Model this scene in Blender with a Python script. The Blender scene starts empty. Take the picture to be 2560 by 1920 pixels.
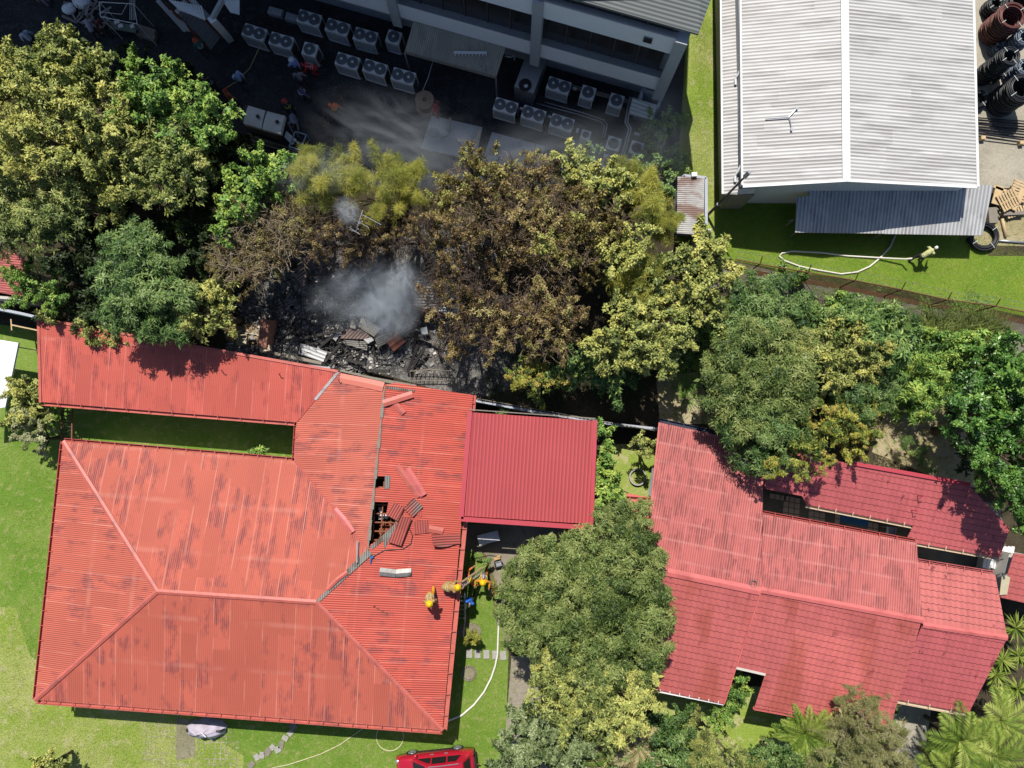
import bpy, math, random
import numpy as np
from mathutils import Vector, Matrix

# ---------------------------------------------------------------- camera, sky, sun, exposure
SC = bpy.context.scene
CAMH, FPX, CX, CY = 40.0, 1775.0, 1280.0, 960.0
TILT = math.atan(125.0 / FPX)
cam_d = bpy.data.cameras.new("camera")
cam = bpy.data.objects.new("camera", cam_d)
SC.collection.objects.link(cam)
cam.location = (0, 0, CAMH)
cam.rotation_euler = (TILT, 0, 0)
cam_d.sensor_width = 36.0
cam_d.lens = 36.0 * FPX / 2560.0
cam_d.clip_end = 2000
SC.camera = cam
_c, _s = math.cos(TILT), math.sin(TILT)


def ray(px, py):
    dx, dy, dz = (px - CX) / FPX, -(py - CY) / FPX, -1.0
    return Vector((dx, _c * dy - _s * dz, _s * dy + _c * dz))


def P(px, py, z=0.0):
    d = ray(px, py)
    t = (z - CAMH) / d.z
    return Vector((d.x * t, d.y * t, z))


def PP(pts):
    return [P(*p) for p in pts]


def mpp(z=0.0):
    return (CAMH - z) / FPX


SUN = ray(1525, 2230).normalized()       # the way the light travels
sun_d = bpy.data.lights.new("sun", "SUN")
sun_d.energy = 4.9
sun_d.angle = math.radians(0.53)
sun_d.color = (1.0, 0.955, 0.88)
sun_o = bpy.data.objects.new("sun", sun_d)
SC.collection.objects.link(sun_o)
sun_o.rotation_euler = SUN.to_track_quat('-Z', 'Y').to_euler()
sun_o.location = (0, 0, 60)
W = bpy.data.worlds.new("World")
SC.world = W
W.use_nodes = True
_nt = W.node_tree
_sky = _nt.nodes.new("ShaderNodeTexSky")
_sky.sky_type = 'NISHITA'
_sky.sun_disc = False
_sky.ozone_density = 2.5
_sky.sun_elevation = math.asin(-SUN.z)
_sky.sun_rotation = math.atan2(-SUN.x, -SUN.y)
_bg = _nt.nodes["Background"]
_bg.inputs[1].default_value = 0.083
_nt.links.new(_sky.outputs[0], _bg.inputs[0])
SC.view_settings.view_transform = 'Standard'
SC.view_settings.look = 'None'
SC.view_settings.gamma = 1.0
SC.view_settings.exposure = 0.06
SC.cycles.max_bounces = 6
SC.cycles.diffuse_bounces = 1
SC.cycles.glossy_bounces = 2
SC.cycles.transmission_bounces = 3
SC.cycles.volume_bounces = 1
SC.cycles.transparent_max_bounces = 6
SC.cycles.use_denoising = True

# ---------------------------------------------------------------- objects, parts, labels
COL = SC.collection


def tag(o, label=None, cat=None, group=None, kind=None):
    if label: o["label"] = label
    if cat: o["category"] = cat
    if group: o["group"] = group
    if kind: o["kind"] = kind
    return o


def root(name, label, cat, loc=(0, 0, 0), group=None, rz=0.0):
    o = bpy.data.objects.new(name, None)
    COL.objects.link(o)
    o.empty_display_size = 0.3
    o.location = loc
    o.rotation_euler = (0, 0, rz)
    return tag(o, label, cat, group)


def dup(o, loc=None, rz=None, label=None, group=None, parent=None):
    c = o.copy()
    COL.objects.link(c)
    if parent is not None: c.parent = parent
    if loc is not None: c.location = loc
    if rz is not None: c.rotation_euler = (0, 0, rz)
    if label: c["label"] = label
    if group: c["group"] = group
    for ch in list(o.children):
        dup(ch, parent=c)
    return c


class MB:
    """collects shapes that become one mesh object"""
    def __init__(s):
        s.v, s.f, s.uv = [], [], None

    def add(s, verts, faces):
        b = len(s.v)
        s.v += [Vector(x) for x in verts]
        s.f += [tuple(i + b for i in f) for f in faces]
        return s

    def box(s, c, size, rz=0.0, rot=None):
        x, y, z = (k * .5 for k in size)
        m = rot if rot is not None else Matrix.Rotation(rz, 3, 'Z')
        c = Vector(c)
        vs = [c + m @ Vector((a * x, b * y, d * z)) for a in (-1, 1) for b in (-1, 1) for d in (-1, 1)]
        return s.add(vs, [(0, 1, 3, 2), (4, 6, 7, 5), (0, 4, 5, 1), (2, 3, 7, 6), (0, 2, 6, 4), (1, 5, 7, 3)])

    def bar(s, a, b, w, h, up=(0, 0, 1)):
        a, b = Vector(a), Vector(b)
        d = b - a
        if d.length < 1e-6: return s
        y = d.normalized()
        x = y.cross(Vector(up))
        if x.length < 1e-4: x = y.cross(Vector((1, 0, 0)))
        x.normalize()
        z = x.cross(y)
        m = Matrix((x, y, z)).transposed()
        return s.box((a + b) / 2, (w, d.length, h), rot=m)

    def slab(s, pts, t):
        """polygon of 3-D points with a thickness going down"""
        n = len(pts)
        pts = [Vector(p) for p in pts]
        lo = [p - Vector((0, 0, t)) for p in pts]
        nr = sum((pts[i].cross(pts[(i + 1) % n]) for i in range(n)), Vector())
        top, bot = tuple(range(n)), tuple(reversed(range(n, 2 * n)))
        if nr.z < 0: top, bot = tuple(reversed(top)), tuple(reversed(bot))
        sd = [(i, i + n, (i + 1) % n + n, (i + 1) % n) if nr.z > 0 else (i, (i + 1) % n, (i + 1) % n + n, i + n) for i in range(n)]
        return s.add(pts + lo, [top, bot] + sd)

    def sheet(s, pts):
        n = len(pts)
        pts = [Vector(p) for p in pts]
        nr = sum((pts[i].cross(pts[(i + 1) % n]) for i in range(n)), Vector())
        f = tuple(range(n))
        return s.add(pts, [f if nr.z > 0 else tuple(reversed(f))])

    def prism(s, pts, z0, z1):
        return s.slab([Vector((p[0], p[1], z1)) for p in pts], z1 - z0)

    def tube(s, path, r, n=6, r2=None, cap=True):
        path = [Vector(p) for p in path]
        k = len(path)
        rs = r if isinstance(r, (list, tuple)) else [r + ((r2 if r2 is not None else r) - r) * i / max(1, k - 1) for i in range(k)]
        vs, fs = [], []
        ref = None
        for i, p in enumerate(path):
            d = (path[min(i + 1, k - 1)] - path[max(i - 1, 0)])
            d = d.normalized() if d.length > 1e-9 else Vector((0, 0, 1))
            if ref is None:
                ref = d.cross(Vector((0, 0, 1)))
                if ref.length < 1e-3: ref = d.cross(Vector((1, 0, 0)))
            x = (ref - d * ref.dot(d)).normalized()
            ref = x
            y = d.cross(x)
            for j in range(n):
                a = 2 * math.pi * j / n
                vs.append(p + (x * math.cos(a) + y * math.sin(a)) * rs[i])
        for i in range(k - 1):
            for j in range(n):
                fs.append((i * n + j, i * n + (j + 1) % n, (i + 1) * n + (j + 1) % n, (i + 1) * n + j))
        if cap:
            fs.append(tuple(reversed(range(n))))
            fs.append(tuple(range((k - 1) * n, k * n)))
        return s.add(vs, fs)

    def lathe(s, prof, c=(0, 0, 0), n=20, rot=None, cap=False):
        c = Vector(c)
        vs, fs = [], []
        for r, z in prof:
            for j in range(n):
                a = 2 * math.pi * j / n
                q = Vector((r * math.cos(a), r * math.sin(a), z))
                vs.append(c + (rot @ q if rot is not None else q))
        for i in range(len(prof) - 1):
            for j in range(n):
                fs.append((i * n + j, i * n + (j + 1) % n, (i + 1) * n + (j + 1) % n, (i + 1) * n + j))
        if cap and prof[0][0] > 1e-5: fs.append(tuple(reversed(range(n))))
        if cap and prof[-1][0] > 1e-5: fs.append(tuple(range((len(prof) - 1) * n, len(prof) * n)))
        return s.add(vs, fs)

    def ball(s, c, r, n=10, m=7, rot=None):
        rr = r if isinstance(r, (tuple, list)) else (r, r, r)
        c = Vector(c)
        vs, fs = [], []
        for i in range(m + 1):
            t = math.pi * i / m
            for j in range(n):
                a = 2 * math.pi * j / n
                q = Vector((rr[0] * math.sin(t) * math.cos(a), rr[1] * math.sin(t) * math.sin(a), -rr[2] * math.cos(t)))
                vs.append(c + (rot @ q if rot is not None else q))
        for i in range(m):
            for j in range(n):
                fs.append((i * n + j, i * n + (j + 1) % n, (i + 1) * n + (j + 1) % n, (i + 1) * n + j))
        return s.add(vs, fs)

    def ring(s, c, R, r, n=28, m=6, rot=None):
        c = Vector(c)
        vs, fs = [], []
        for i in range(n):
            a = 2 * math.pi * i / n
            for j in range(m):
                b = 2 * math.pi * j / m
                q = Vector(((R + r * math.cos(b)) * math.cos(a), (R + r * math.cos(b)) * math.sin(a), r * math.sin(b)))
                vs.append(c + (rot @ q if rot is not None else q))
        for i in range(n):
            for j in range(m):
                fs.append((i * m + j, ((i + 1) % n) * m + j, ((i + 1) % n) * m + (j + 1) % m, i * m + (j + 1) % m))
        return s.add(vs, fs)

    def build(s, name, mat, parent=None, label=None, cat=None, group=None, kind=None, smooth=False, bevel=0.0, uv=None, local=False):
        me = bpy.data.meshes.new(name)
        off = Vector((0, 0, 0))
        if parent is None and not local and kind not in ("structure",):
            n = len(s.v)
            off = Vector((sum(p.x for p in s.v) / n, sum(p.y for p in s.v) / n, min(p.z for p in s.v)))
        me.from_pydata([tuple(p - off) for p in s.v], [], s.f)
        if uv is not None:
            L = me.uv_layers.new(name="UVMap")
            vi = [0] * len(me.loops)
            me.loops.foreach_get("vertex_index", vi)
            o0, ud, vd = uv
            for k, i in enumerate(vi):
                q = s.v[i] - o0
                L.data[k].uv = (q.dot(ud), q.dot(vd))
        if mat is not None: me.materials.append(mat)
        if smooth:
            me.polygons.foreach_set("use_smooth", [True] * len(me.polygons))
        me.update()
        o = bpy.data.objects.new(name, me)
        COL.objects.link(o)
        o.location = off
        if parent is not None:
            o.parent = parent
            if parent.type == 'EMPTY' and not local:
                o.matrix_parent_inverse = Matrix.Translation(-Vector(parent.location))
        if bevel > 0:
            b = o.modifiers.new("bevel", 'BEVEL')
            b.width = bevel
            b.segments = 2
            b.limit_method = 'ANGLE'
        return tag(o, label, cat, group, kind)


def raw_mesh(name, V, F4, mat, parent, attr=None, smooth=False):
    """a large mesh of quads straight from arrays"""
    me = bpy.data.meshes.new(name)
    n, k = len(V), len(F4)
    me.vertices.add(n)
    me.vertices.foreach_set("co", np.asarray(V, np.float32).ravel())
    me.loops.add(4 * k)
    me.loops.foreach_set("vertex_index", np.asarray(F4, np.int32).ravel())
    me.polygons.add(k)
    me.polygons.foreach_set("loop_start", np.arange(0, 4 * k, 4, dtype=np.int32))
    if attr is not None:
        a = me.attributes.new("tint", 'FLOAT', 'FACE')
        a.data.foreach_set("value", np.asarray(attr, np.float32))
    me.update(calc_edges=True)
    me.materials.append(mat)
    if smooth: me.polygons.foreach_set("use_smooth", [True] * k)
    o = bpy.data.objects.new(name, me)
    COL.objects.link(o)
    if parent is not None:
        o.parent = parent
        o.matrix_parent_inverse = Matrix.Translation(-Vector(parent.location))
    return o


# ---------------------------------------------------------------- materials
class NT:
    def __init__(s, name):
        s.m = bpy.data.materials.new(name)
        s.m.use_nodes = True
        s.t = s.m.node_tree
        s.b = s.t.nodes["Principled BSDF"]
        s.out = s.t.nodes["Material Output"]

    def n(s, typ, **kw):
        x = s.t.nodes.new("ShaderNode" + typ)
        for k, v in kw.items():
            if k.startswith("i_"):
                x.inputs[int(k[2:])].default_value = v
            else:
                setattr(x, k, v)
        return x

    def l(s, a, b):
        s.t.links.new(a, b)

    def put(s, x, inp):
        if isinstance(x, (int, float)): inp.default_value = x
        elif isinstance(x, tuple): inp.default_value = x if len(x) == 4 else x + (1,)
        else: s.l(x, inp)

    def math(s, op, a, b=0.0, c=None):
        x = s.n("Math", operation=op)
        s.put(a, x.inputs[0]); s.put(b, x.inputs[1])
        if c is not None: s.put(c, x.inputs[2])
        return x.outputs[0]

    def mix(s, f, a, b, mode='MIX'):
        x = s.n("Mix", data_type='RGBA', blend_type=mode)
        s.put(f, x.inputs[0]); s.put(a, x.inputs[6]); s.put(b, x.inputs[7])
        return x.outputs[2]

    def noise(s, vec, scale, detail=3.0, rough=.55):
        x = s.n("TexNoise")
        if vec is not None: s.l(vec, x.inputs["Vector"])
        x.inputs["Scale"].default_value = scale
        x.inputs["Detail"].default_value = detail
        x.inputs["Roughness"].default_value = rough
        return x.outputs[0]

    def step(s, x, lo, hi):
        r = s.n("MapRange", interpolation_type='SMOOTHSTEP')
        s.put(x, r.inputs[0])
        r.inputs[1].default_value = lo; r.inputs[2].default_value = hi
        return r.outputs[0]

    def scale(s, vec, sc):
        x = s.n("Mapping")
        s.l(vec, x.inputs[0])
        x.inputs["Scale"].default_value = sc
        return x.outputs[0]

    def bump(s, h, strength=.5, dist=.02):
        x = s.n("Bump")
        x.inputs["Strength"].default_value = strength
        x.inputs["Distance"].default_value = dist
        s.put(h, x.inputs["Height"])
        s.l(x.outputs[0], s.b.inputs["Normal"])

    def done(s, col, rough=.6, metal=0.0, spec=.4):
        s.put(col, s.b.inputs["Base Color"])
        s.put(rough, s.b.inputs["Roughness"])
        s.b.inputs["Metallic"].default_value = metal
        s.b.inputs["Specular IOR Level"].default_value = spec
        return s.m


_mc = {}


def simple(name, col, rough=.6, metal=0.0, var=.12, sc=6.0, dirt=None, spec=.4):
    """a plain surface with blotchy wear"""
    if name in _mc: return _mc[name]
    t = NT(name)
    tc = t.n("TexCoord").outputs["Object"]
    a = t.noise(tc, sc, 4)
    b = t.noise(tc, sc * 6, 2)
    f = t.math('MULTIPLY_ADD', t.math('ADD', a, b), var * 2, 1 - 2 * var)
    x = t.n("VectorMath", operation='SCALE')
    x.inputs[0].default_value = col
    t.l(f, x.inputs[3])
    c = x.outputs[0]
    if dirt:
        c = t.mix(t.step(t.noise(tc, sc * .6, 5), .5, .75), c, dirt)
    t.bump(b, .15, .01)
    _mc[name] = t.done(c, rough, metal, spec)
    return _mc[name]


def corrugated(name, base, dark, pale=None, pitch=.11, amp=.9, sheetw=.82, sheetl=2.5, stain=.55, seam=.0, lines=.35, rough=.5, metal=0.0, rust=None, streak=1.0, cellvar=.12, lap=.455, lapk=.22, thr=.49):
    """ribbed metal sheet: ribs along v, sheets of their own weathering, stains, pale lap lines"""
    t = NT(name)
    uv = t.n("UVMap").outputs[0]
    sp = t.n("SeparateXYZ"); t.l(uv, sp.inputs[0])
    u, v = sp.outputs[0], sp.outputs[1]
    wob = t.noise(uv, .6, 2)
    w = t.math('SINE', t.math('MULTIPLY', u, 2 * math.pi / pitch))
    # one value per sheet
    cu = t.math('FLOOR', t.math('DIVIDE', u, sheetw))
    cv = t.math('FLOOR', t.math('DIVIDE', t.math('MULTIPLY_ADD', cu, .37, v), sheetl))
    cb = t.n("CombineXYZ"); t.l(cu, cb.inputs[0]); t.l(cv, cb.inputs[1])
    wn = t.n("TexWhiteNoise", noise_dimensions='2D'); t.l(cb.outputs[0], wn.inputs[0])
    cell = wn.outputs[0]
    big = t.noise(uv, .22, 3)
    fine = t.noise(t.scale(uv, (3.2, .55 * streak, 1)), 1.6, 4, .65)
    med = t.noise(t.scale(uv, (1.0, .55 * streak, 1)), 1.25, 4, .6)
    br = t.math('ADD', t.math('MULTIPLY_ADD', cell, cellvar * 2, 1 - cellvar), t.math('MULTIPLY', t.math('SUBTRACT', big, .5), .35))
    x = t.n("VectorMath", operation='SCALE'); x.inputs[0].default_value = base; t.l(br, x.inputs[3])
    c = x.outputs[0]
    # stains sit on some sheets more than on others
    colv = t.n("TexWhiteNoise", noise_dimensions='1D'); t.l(t.math('FLOOR', t.math('DIVIDE', u, pitch * 2)), colv.inputs[1])
    sm = t.step(t.math('ADD', t.math('ADD', med, t.math('MULTIPLY', t.math('SUBTRACT', cell, .5), .22)), t.math('ADD', t.math('MULTIPLY', t.math('SUBTRACT', big, .5), .34), t.math('MULTIPLY', t.math('SUBTRACT', colv.outputs[0], .5), .10))), thr, thr + .18)
    st = t.math('MULTIPLY', t.math('MULTIPLY', sm, t.math('MULTIPLY_ADD', t.step(fine, .34, .60), .65, .35)), t.math('MULTIPLY', t.step(w, 2.0, -.8), stain))
    c = t.mix(st, c, dark)
    if rust: c = t.mix(t.math('MULTIPLY', t.step(t.noise(t.scale(uv, (.6, .35, 1)), 1.3, 4), .5, .66), .8), c, rust)
    # dark colour mixed into the valleys of the ribs
    val = t.step(w, -.1, -.95)
    c = t.mix(t.math('MULTIPLY', val, lines), c, dark)
    if pale:
        fu = t.math('ABSOLUTE', t.math('SUBTRACT', t.math('FRACT', t.math('DIVIDE', u, sheetw)), .5))
        ed = t.math('MULTIPLY', t.math('GREATER_THAN', fu, .47), t.step(t.math('ADD', t.noise(uv, .5, 2), t.math('MULTIPLY', cell, .25)), .56, .7))
        c = t.mix(t.math('MULTIPLY', ed, .45), c, pale)
        fv = t.math('ABSOLUTE', t.math('SUBTRACT', t.math('FRACT', t.math('DIVIDE', t.math('ADD', v, t.math('MULTIPLY', wob, .12)), sheetl)), .5))
        c = t.mix(t.math('MULTIPLY', t.math('MULTIPLY', t.step(fv, lap, .49), t.step(t.noise(uv, .45, 3), .40, .62)), lapk), c, pale)
    if seam:
        fv = t.math('FRACT', t.math('DIVIDE', v, seam))
        c = t.mix(t.math('MULTIPLY', t.math('LESS_THAN', fv, .03), .5), c, dark)
    t.bump(w, amp, pitch * .16)
    return t.done(c, rough, metal, .35)


def tiled(name, base, dark, other=None, row=.37, amp=1.0, spots=.5):
    """pressed metal tile: wavy course lines across the slope"""
    t = NT(name)
    uv = t.n("UVMap").outputs[0]
    sp = t.n("SeparateXYZ"); t.l(uv, sp.inputs[0])
    u, v = sp.outputs[0], sp.outputs[1]
    wv = t.math('SINE', t.math('MULTIPLY', u, 2 * math.pi / .30))
    vv = t.math('FRACT', t.math('DIVIDE', t.math('MULTIPLY_ADD', wv, .02, v), row))
    big = t.noise(uv, .25, 3)
    med = t.noise(t.scale(uv, (1, .3, 1)), 1.4, 4)
    x = t.n("VectorMath", operation='SCALE'); x.inputs[0].default_value = base
    t.l(t.math('MULTIPLY_ADD', t.math('ADD', big, med), .5, .5), x.inputs[3])
    c = x.outputs[0]
    if other: c = t.mix(t.math('MULTIPLY', t.step(t.noise(t.scale(uv, (1, .35, 1)), .55, 2), .48, .62), .6), c, other)
    sp2 = t.step(t.noise(t.scale(uv, (1, .6, 1)), 1.9, 5, .7), .57, .70)
    c = t.mix(t.math('MULTIPLY', sp2, spots), c, dark)
    ln = t.math('LESS_THAN', vv, .10)
    c = t.mix(t.math('MULTIPLY', ln, .8), c, dark)
    t.bump(t.math('ADD', vv, t.math('MULTIPLY', wv, .18)), amp, .03)
    return t.done(c, .5, 0, .35)


def ground_mat(name, cols, scale=1.0, spots=None, bump=.4, rough=.95, grain=.55):
    """mix of colours by noise at two scales"""
    t = NT(name)
    tc = t.n("TexCoord").outputs["Object"]
    a = t.noise(tc, .35 * scale, 4, .6)
    b = t.noise(tc, 2.2 * scale, 4, .6)
    d = t.noise(tc, 13 * scale, 3, .7)
    c = t.mix(t.step(a, .38, .62), cols[0], cols[1])
    if len(cols) > 2: c = t.mix(t.step(b, .5, .68), c, cols[2])
    if len(cols) > 3: c = t.mix(t.step(d, .5, .72), c, cols[3])
    if spots:
        vo = t.n("TexVoronoi"); t.l(tc, vo.inputs["Vector"]); vo.inputs["Scale"].default_value = spots[0]
        sel = t.math('MULTIPLY', t.math('LESS_THAN', vo.outputs["Distance"], spots[2]), t.step(t.noise(tc, .8, 3), .45, .6))
        c = t.mix(sel, c, spots[1])
    x = t.n("Mix", data_type='RGBA', blend_type='MULTIPLY')
    x.inputs[0].default_value = 1.0
    t.l(c, x.inputs[6])
    e_ = t.noise(tc, 34 * scale, 2, .7)
    g = t.math('MULTIPLY_ADD', t.math('ADD', d, e_), grain, 1.0 - grain)
    cb = t.n("CombineColor"); [t.l(g, cb.inputs[i]) for i in range(3)]
    t.l(cb.outputs[0], x.inputs[7])
    t.bump(t.math('ADD', d, b), bump, .06)
    return t.done(x.outputs[2], rough, 0, .15)


def leaf_mat(name, cols, trans=.12, rough=.5, spec=.3, yscale=None):
    t = NT(name)
    at = t.n("Attribute", attribute_name="tint")
    cr = t.n("ValToRGB")
    e = cr.color_ramp.elements
    while len(e) < len(cols): e.new(.5)
    for i, c in enumerate(cols):
        e[i].position = i / (len(cols) - 1)
        e[i].color = c + (1,)
    t.l(at.outputs["Fac"], cr.inputs[0])
    c = cr.outputs[0]
    t.done(c, rough, 0, spec)
    tr = t.n("BsdfTranslucent")
    x = t.n("VectorMath", operation='MULTIPLY'); t.l(c, x.inputs[0]); x.inputs[1].default_value = (1.25, 1.3, .7)
    t.l(x.outputs[0], tr.inputs[0])
    ms = t.n("MixShader"); ms.inputs[0].default_value = trans
    t.l(t.b.outputs[0], ms.inputs[1]); t.l(tr.outputs[0], ms.inputs[2])
    t.l(ms.outputs[0], t.out.inputs[0])
    return t.m

# ---------------------------------------------------------------- ground sheets
R = random.Random(7)
M = {}
M['dirt'] = ground_mat("dirt", [(.045, .036, .024), (.07, .055, .035), (.03, .035, .015), (.10, .08, .05)], 1)
M['lawn'] = ground_mat("lawn_grass", [(.15, .27, .035), (.22, .32, .06), (.32, .35, .12), (.11, .21, .028)], 1.3, bump=.9, grain=1.0)
M['lawn_dry'] = ground_mat("dry_lawn_grass", [(.25, .34, .05), (.38, .40, .13), (.45, .42, .21), (.19, .27, .06)], .8, bump=.9, grain=1.0)
M['lawn_deep'] = ground_mat("deep_lawn_grass", [(.17, .29, .03), (.22, .32, .04), (.28, .32, .07), (.12, .22, .02)], 1.3, bump=1, grain=1.0)
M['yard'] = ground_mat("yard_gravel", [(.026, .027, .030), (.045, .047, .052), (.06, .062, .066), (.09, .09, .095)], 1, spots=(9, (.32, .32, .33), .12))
M['ash'] = ground_mat("ash_ground", [(.08, .076, .072), (.18, .17, .16), (.30, .285, .27), (.42, .40, .37)], 2.0, spots=(7, (.42, .40, .37), .13), bump=1)
M['rubble_bank'] = ground_mat("rubble_bank", [(.20, .165, .14), (.27, .23, .2), (.16, .19, .06), (.11, .09, .08)], 1.4, bump=1.2)
M['straw'] = ground_mat("straw_ground", [(.40, .34, .19), (.52, .44, .28), (.22, .26, .07), (.26, .2, .11)], 1.5, bump=1)
M['concrete'] = ground_mat("yard_concrete", [(.34, .31, .24), (.42, .38, .30), (.30, .28, .22), (.40, .37, .3)], .6, bump=.1)
M['patio'] = ground_mat("patio_concrete", [(.26, .22, .17), (.33, .28, .22), (.22, .19, .14)], 1, bump=.15)
M['slab'] = ground_mat("slab_concrete", [(.40, .41, .42), (.46, .47, .48), (.32, .33, .34)], .7, bump=.1)


def ground(name, pix, mat, z, label=None):
    o = MB().sheet([P(x, y, z) for x, y in pix]).build(name, mat, kind="structure")
    return o


MB().sheet([(-250, -250, 0), (250, -250, 0), (250, 250, 0), (-250, 250, 0)]).build("ground", M['dirt'], kind="structure")
ground("lawn", [(-250, 780), (700, 900), (1100, 1080), (1280, 1360), (1250, 2300), (-250, 2300)], M['lawn'], .004)
ground("dry_lawn", [(-250, 1500), (40, 1520), (75, 1640), (170, 1700), (420, 1760), (520, 1790), (545, 1850), (610, 1890), (600, 2050), (-250, 2150)], M['lawn_dry'], .008)
ground("lawn", [(1690, 600), (1700, 330), (1730, -100), (2470, -100), (2470, 640), (2760, 640), (2760, 840), (2560, 790), (2148, 702), (1986, 680), (1814, 648), (1770, 600)], M['lawn_deep'], .006)
ground("lawn", [(1640, 1700), (2260, 1740), (2150, 2100), (1600, 2100)], M['lawn_dry'], .006)
ground("lawn", [(1500, 1110), (1640, 1110), (1640, 1300), (1500, 1300)], M['lawn_dry'], .006)
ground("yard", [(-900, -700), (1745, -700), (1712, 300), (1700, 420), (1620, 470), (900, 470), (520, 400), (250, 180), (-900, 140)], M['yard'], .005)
ground("burnt_ground", [(560, 880), (640, 690), (700, 600), (900, 560), (1200, 560), (1330, 800), (1330, 960), (1180, 1000), (940, 930), (700, 905)], M['ash'], .008)
ground("bank", [(1780, 640), (1986, 690), (2240, 745), (2560, 808), (2760, 850), (2760, 980), (2560, 900), (2300, 830), (1900, 740), (1760, 720)], M['rubble_bank'], .010)
ground("straw_ground", [(2180, 1130), (2220, 1000), (2350, 980), (2420, 1080), (2440, 1220), (2330, 1190)], M['straw'], .006)
ground("straw_ground", [(1640, 940), (1740, 930), (1800, 1060), (1650, 1060)], M['straw'], .006)
ground("straw_ground", [(2450, 520), (2760, 520), (2760, 620), (2420, 612)], M['straw'], .012)
ground("concrete_yard", [(2400, -200), (2760, -200), (2760, 470), (2400, 470)], M['concrete'], .012)
ground("patio", [(1160, 1310), (1420, 1310), (1330, 1480), (1262, 1640), (1248, 1480), (1215, 1385), (1160, 1375)], M['patio'], .012)
ground("grass_strip", [(1738, -80), (1788, -80), (1788, 610), (1690, 610), (1700, 340)], M['lawn_dry'], .010)
# brick path along the big mango tree
t = NT("brick_paving")
tc = t.n("TexCoord").outputs["Object"]
bk = t.n("TexBrick"); t.l(tc, bk.inputs[0])
bk.inputs["Scale"].default_value = 4
for k, c in (("Color1", (.30, .26, .2, 1)), ("Color2", (.38, .33, .26, 1)), ("Mortar", (.14, .13, .09, 1))): bk.inputs[k].default_value = c
x = t.noise(tc, 3, 4)
M['brick'] = t.done(t.mix(t.step(x, .55, .72), bk.outputs[0], (.14, .17, .05)), .9)
ground("path", [(1279, 1640), (1400, 1640), (1380, 2000), (1250, 2000)], M['brick'], .010)
t = NT("grass_pavers")
tc = t.n("TexCoord").outputs["Object"]
bk = t.n("TexBrick"); t.l(tc, bk.inputs[0]); bk.offset = 0
bk.inputs["Scale"].default_value = 1.7; bk.inputs["Mortar Size"].default_value = .05; bk.inputs["Row Height"].default_value = .5
for k, c in (("Color1", (.17, .24, .04, 1)), ("Color2", (.22, .26, .06, 1)), ("Mortar", (.36, .32, .22, 1))): bk.inputs[k].default_value = c
nz = t.step(t.noise(tc, 1.1, 3), .40, .62)
t.l(t.math('MULTIPLY', t.step(bk.outputs['Fac'], .3, .9), t.math('MULTIPLY', nz, t.step(t.noise(tc, 5, 3), .3, .5))), t.b.inputs['Alpha'])
M['pavers'] = t.done(t.mix(t.noise(tc, 30, 2), (.36, .32, .22), (.45, .41, .3)), .95)
ground("paver_strip", [(360, 1800), (600, 1815), (590, 2000), (350, 1990)], M['pavers'], .012)
ground("concrete_patch", [(441, 1795), (488, 1800), (487, 1893), (440, 1900)], M['patio'], .016)
ground("gravel_path", [(2226, 1740), (2330, 1760), (2300, 1960), (2240, 1960)], M['concrete'], .010)
ground("courtyard", [(1900, 1170), (2500, 1260), (2530, 1480), (1900, 1400)], ground_mat("courtyard_floor", [(.12, .115, .10), (.17, .16, .14), (.10, .11, .09)], 1.2), .012)
ground("garden_bed", [(1205, 1375), (1248, 1390), (1275, 1470), (1290, 1560), (1240, 1560), (1228, 1470), (1210, 1420)], ground_mat("bed_soil", [(.13, .10, .06), (.18, .15, .08), (.12, .17, .03)], 1.6), .008)

# ---------------------------------------------------------------- building helpers
M['red'] = corrugated("red_roof_sheet", (.56, .135, .088), (.17, .055, .06), pale=(.76, .36, .28), pitch=.1, amp=.7, stain=.92, lap=.42, lapk=.2, lines=.22, cellvar=.10)
M['red_wet'] = corrugated("wet_red_roof_sheet", (.58, .095, .062), (.15, .05, .055), pale=(.78, .30, .22), pitch=.11, amp=.7, stain=.9, lines=.26, cellvar=.10)
M['red_long'] = corrugated("red_long_roof_sheet", (.60, .125, .092), (.14, .035, .04), pale=(.75, .30, .25), pitch=.1, amp=.7, stain=.8, lines=.24, sheetw=.85, sheetl=3.4)
M['crimson'] = corrugated("crimson_sheet", (.50, .088, .092), (.22, .035, .045), pitch=.19, amp=.8, stain=.0, lines=.5, cellvar=.03)
M['pink'] = corrugated("faded_red_sheet", (.52, .135, .122), (.22, .06, .055), pale=(.62, .25, .22), pitch=.12, amp=.6, stain=1.0, lines=.22, sheetw=.75, sheetl=.95, cellvar=.13, lap=.38, lapk=.42, thr=.42)
M['tile_n'] = tiled("faded_red_tile", (.51, .145, .132), (.12, .03, .03), row=.33, spots=.85)
M['tile_s'] = tiled("red_tile", (.52, .132, .122), (.14, .028, .03), other=(.36, .085, .055), row=.33)
M['tile_b'] = tiled("dusty_crimson_tile", (.50, .118, .122), (.11, .022, .028), row=.33, spots=.8)
M['white_roof'] = corrugated("weathered_white_sheet", (.60, .585, .57), (.17, .155, .145), pitch=.19, amp=.6, stain=.65, thr=.44, lines=.42, sheetw=.9, sheetl=5.5, streak=.35, cellvar=.08)
M['lean_roof'] = corrugated("grey_white_sheet", (.60, .60, .60), (.16, .15, .15), pitch=.2, amp=.9, stain=.6, lines=.5, sheetw=.9, sheetl=3)
M['grey_roof'] = corrugated("grey_green_sheet", (.15, .168, .165), (.03, .035, .04), pitch=.2, amp=.5, stain=.1, lines=.8, sheetw=2, sheetl=9, cellvar=.03)
M['beige_roof'] = corrugated("beige_sheet", (.40, .36, .29), (.10, .09, .07), pitch=.11, amp=.6, stain=.6, lines=.35)
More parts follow.
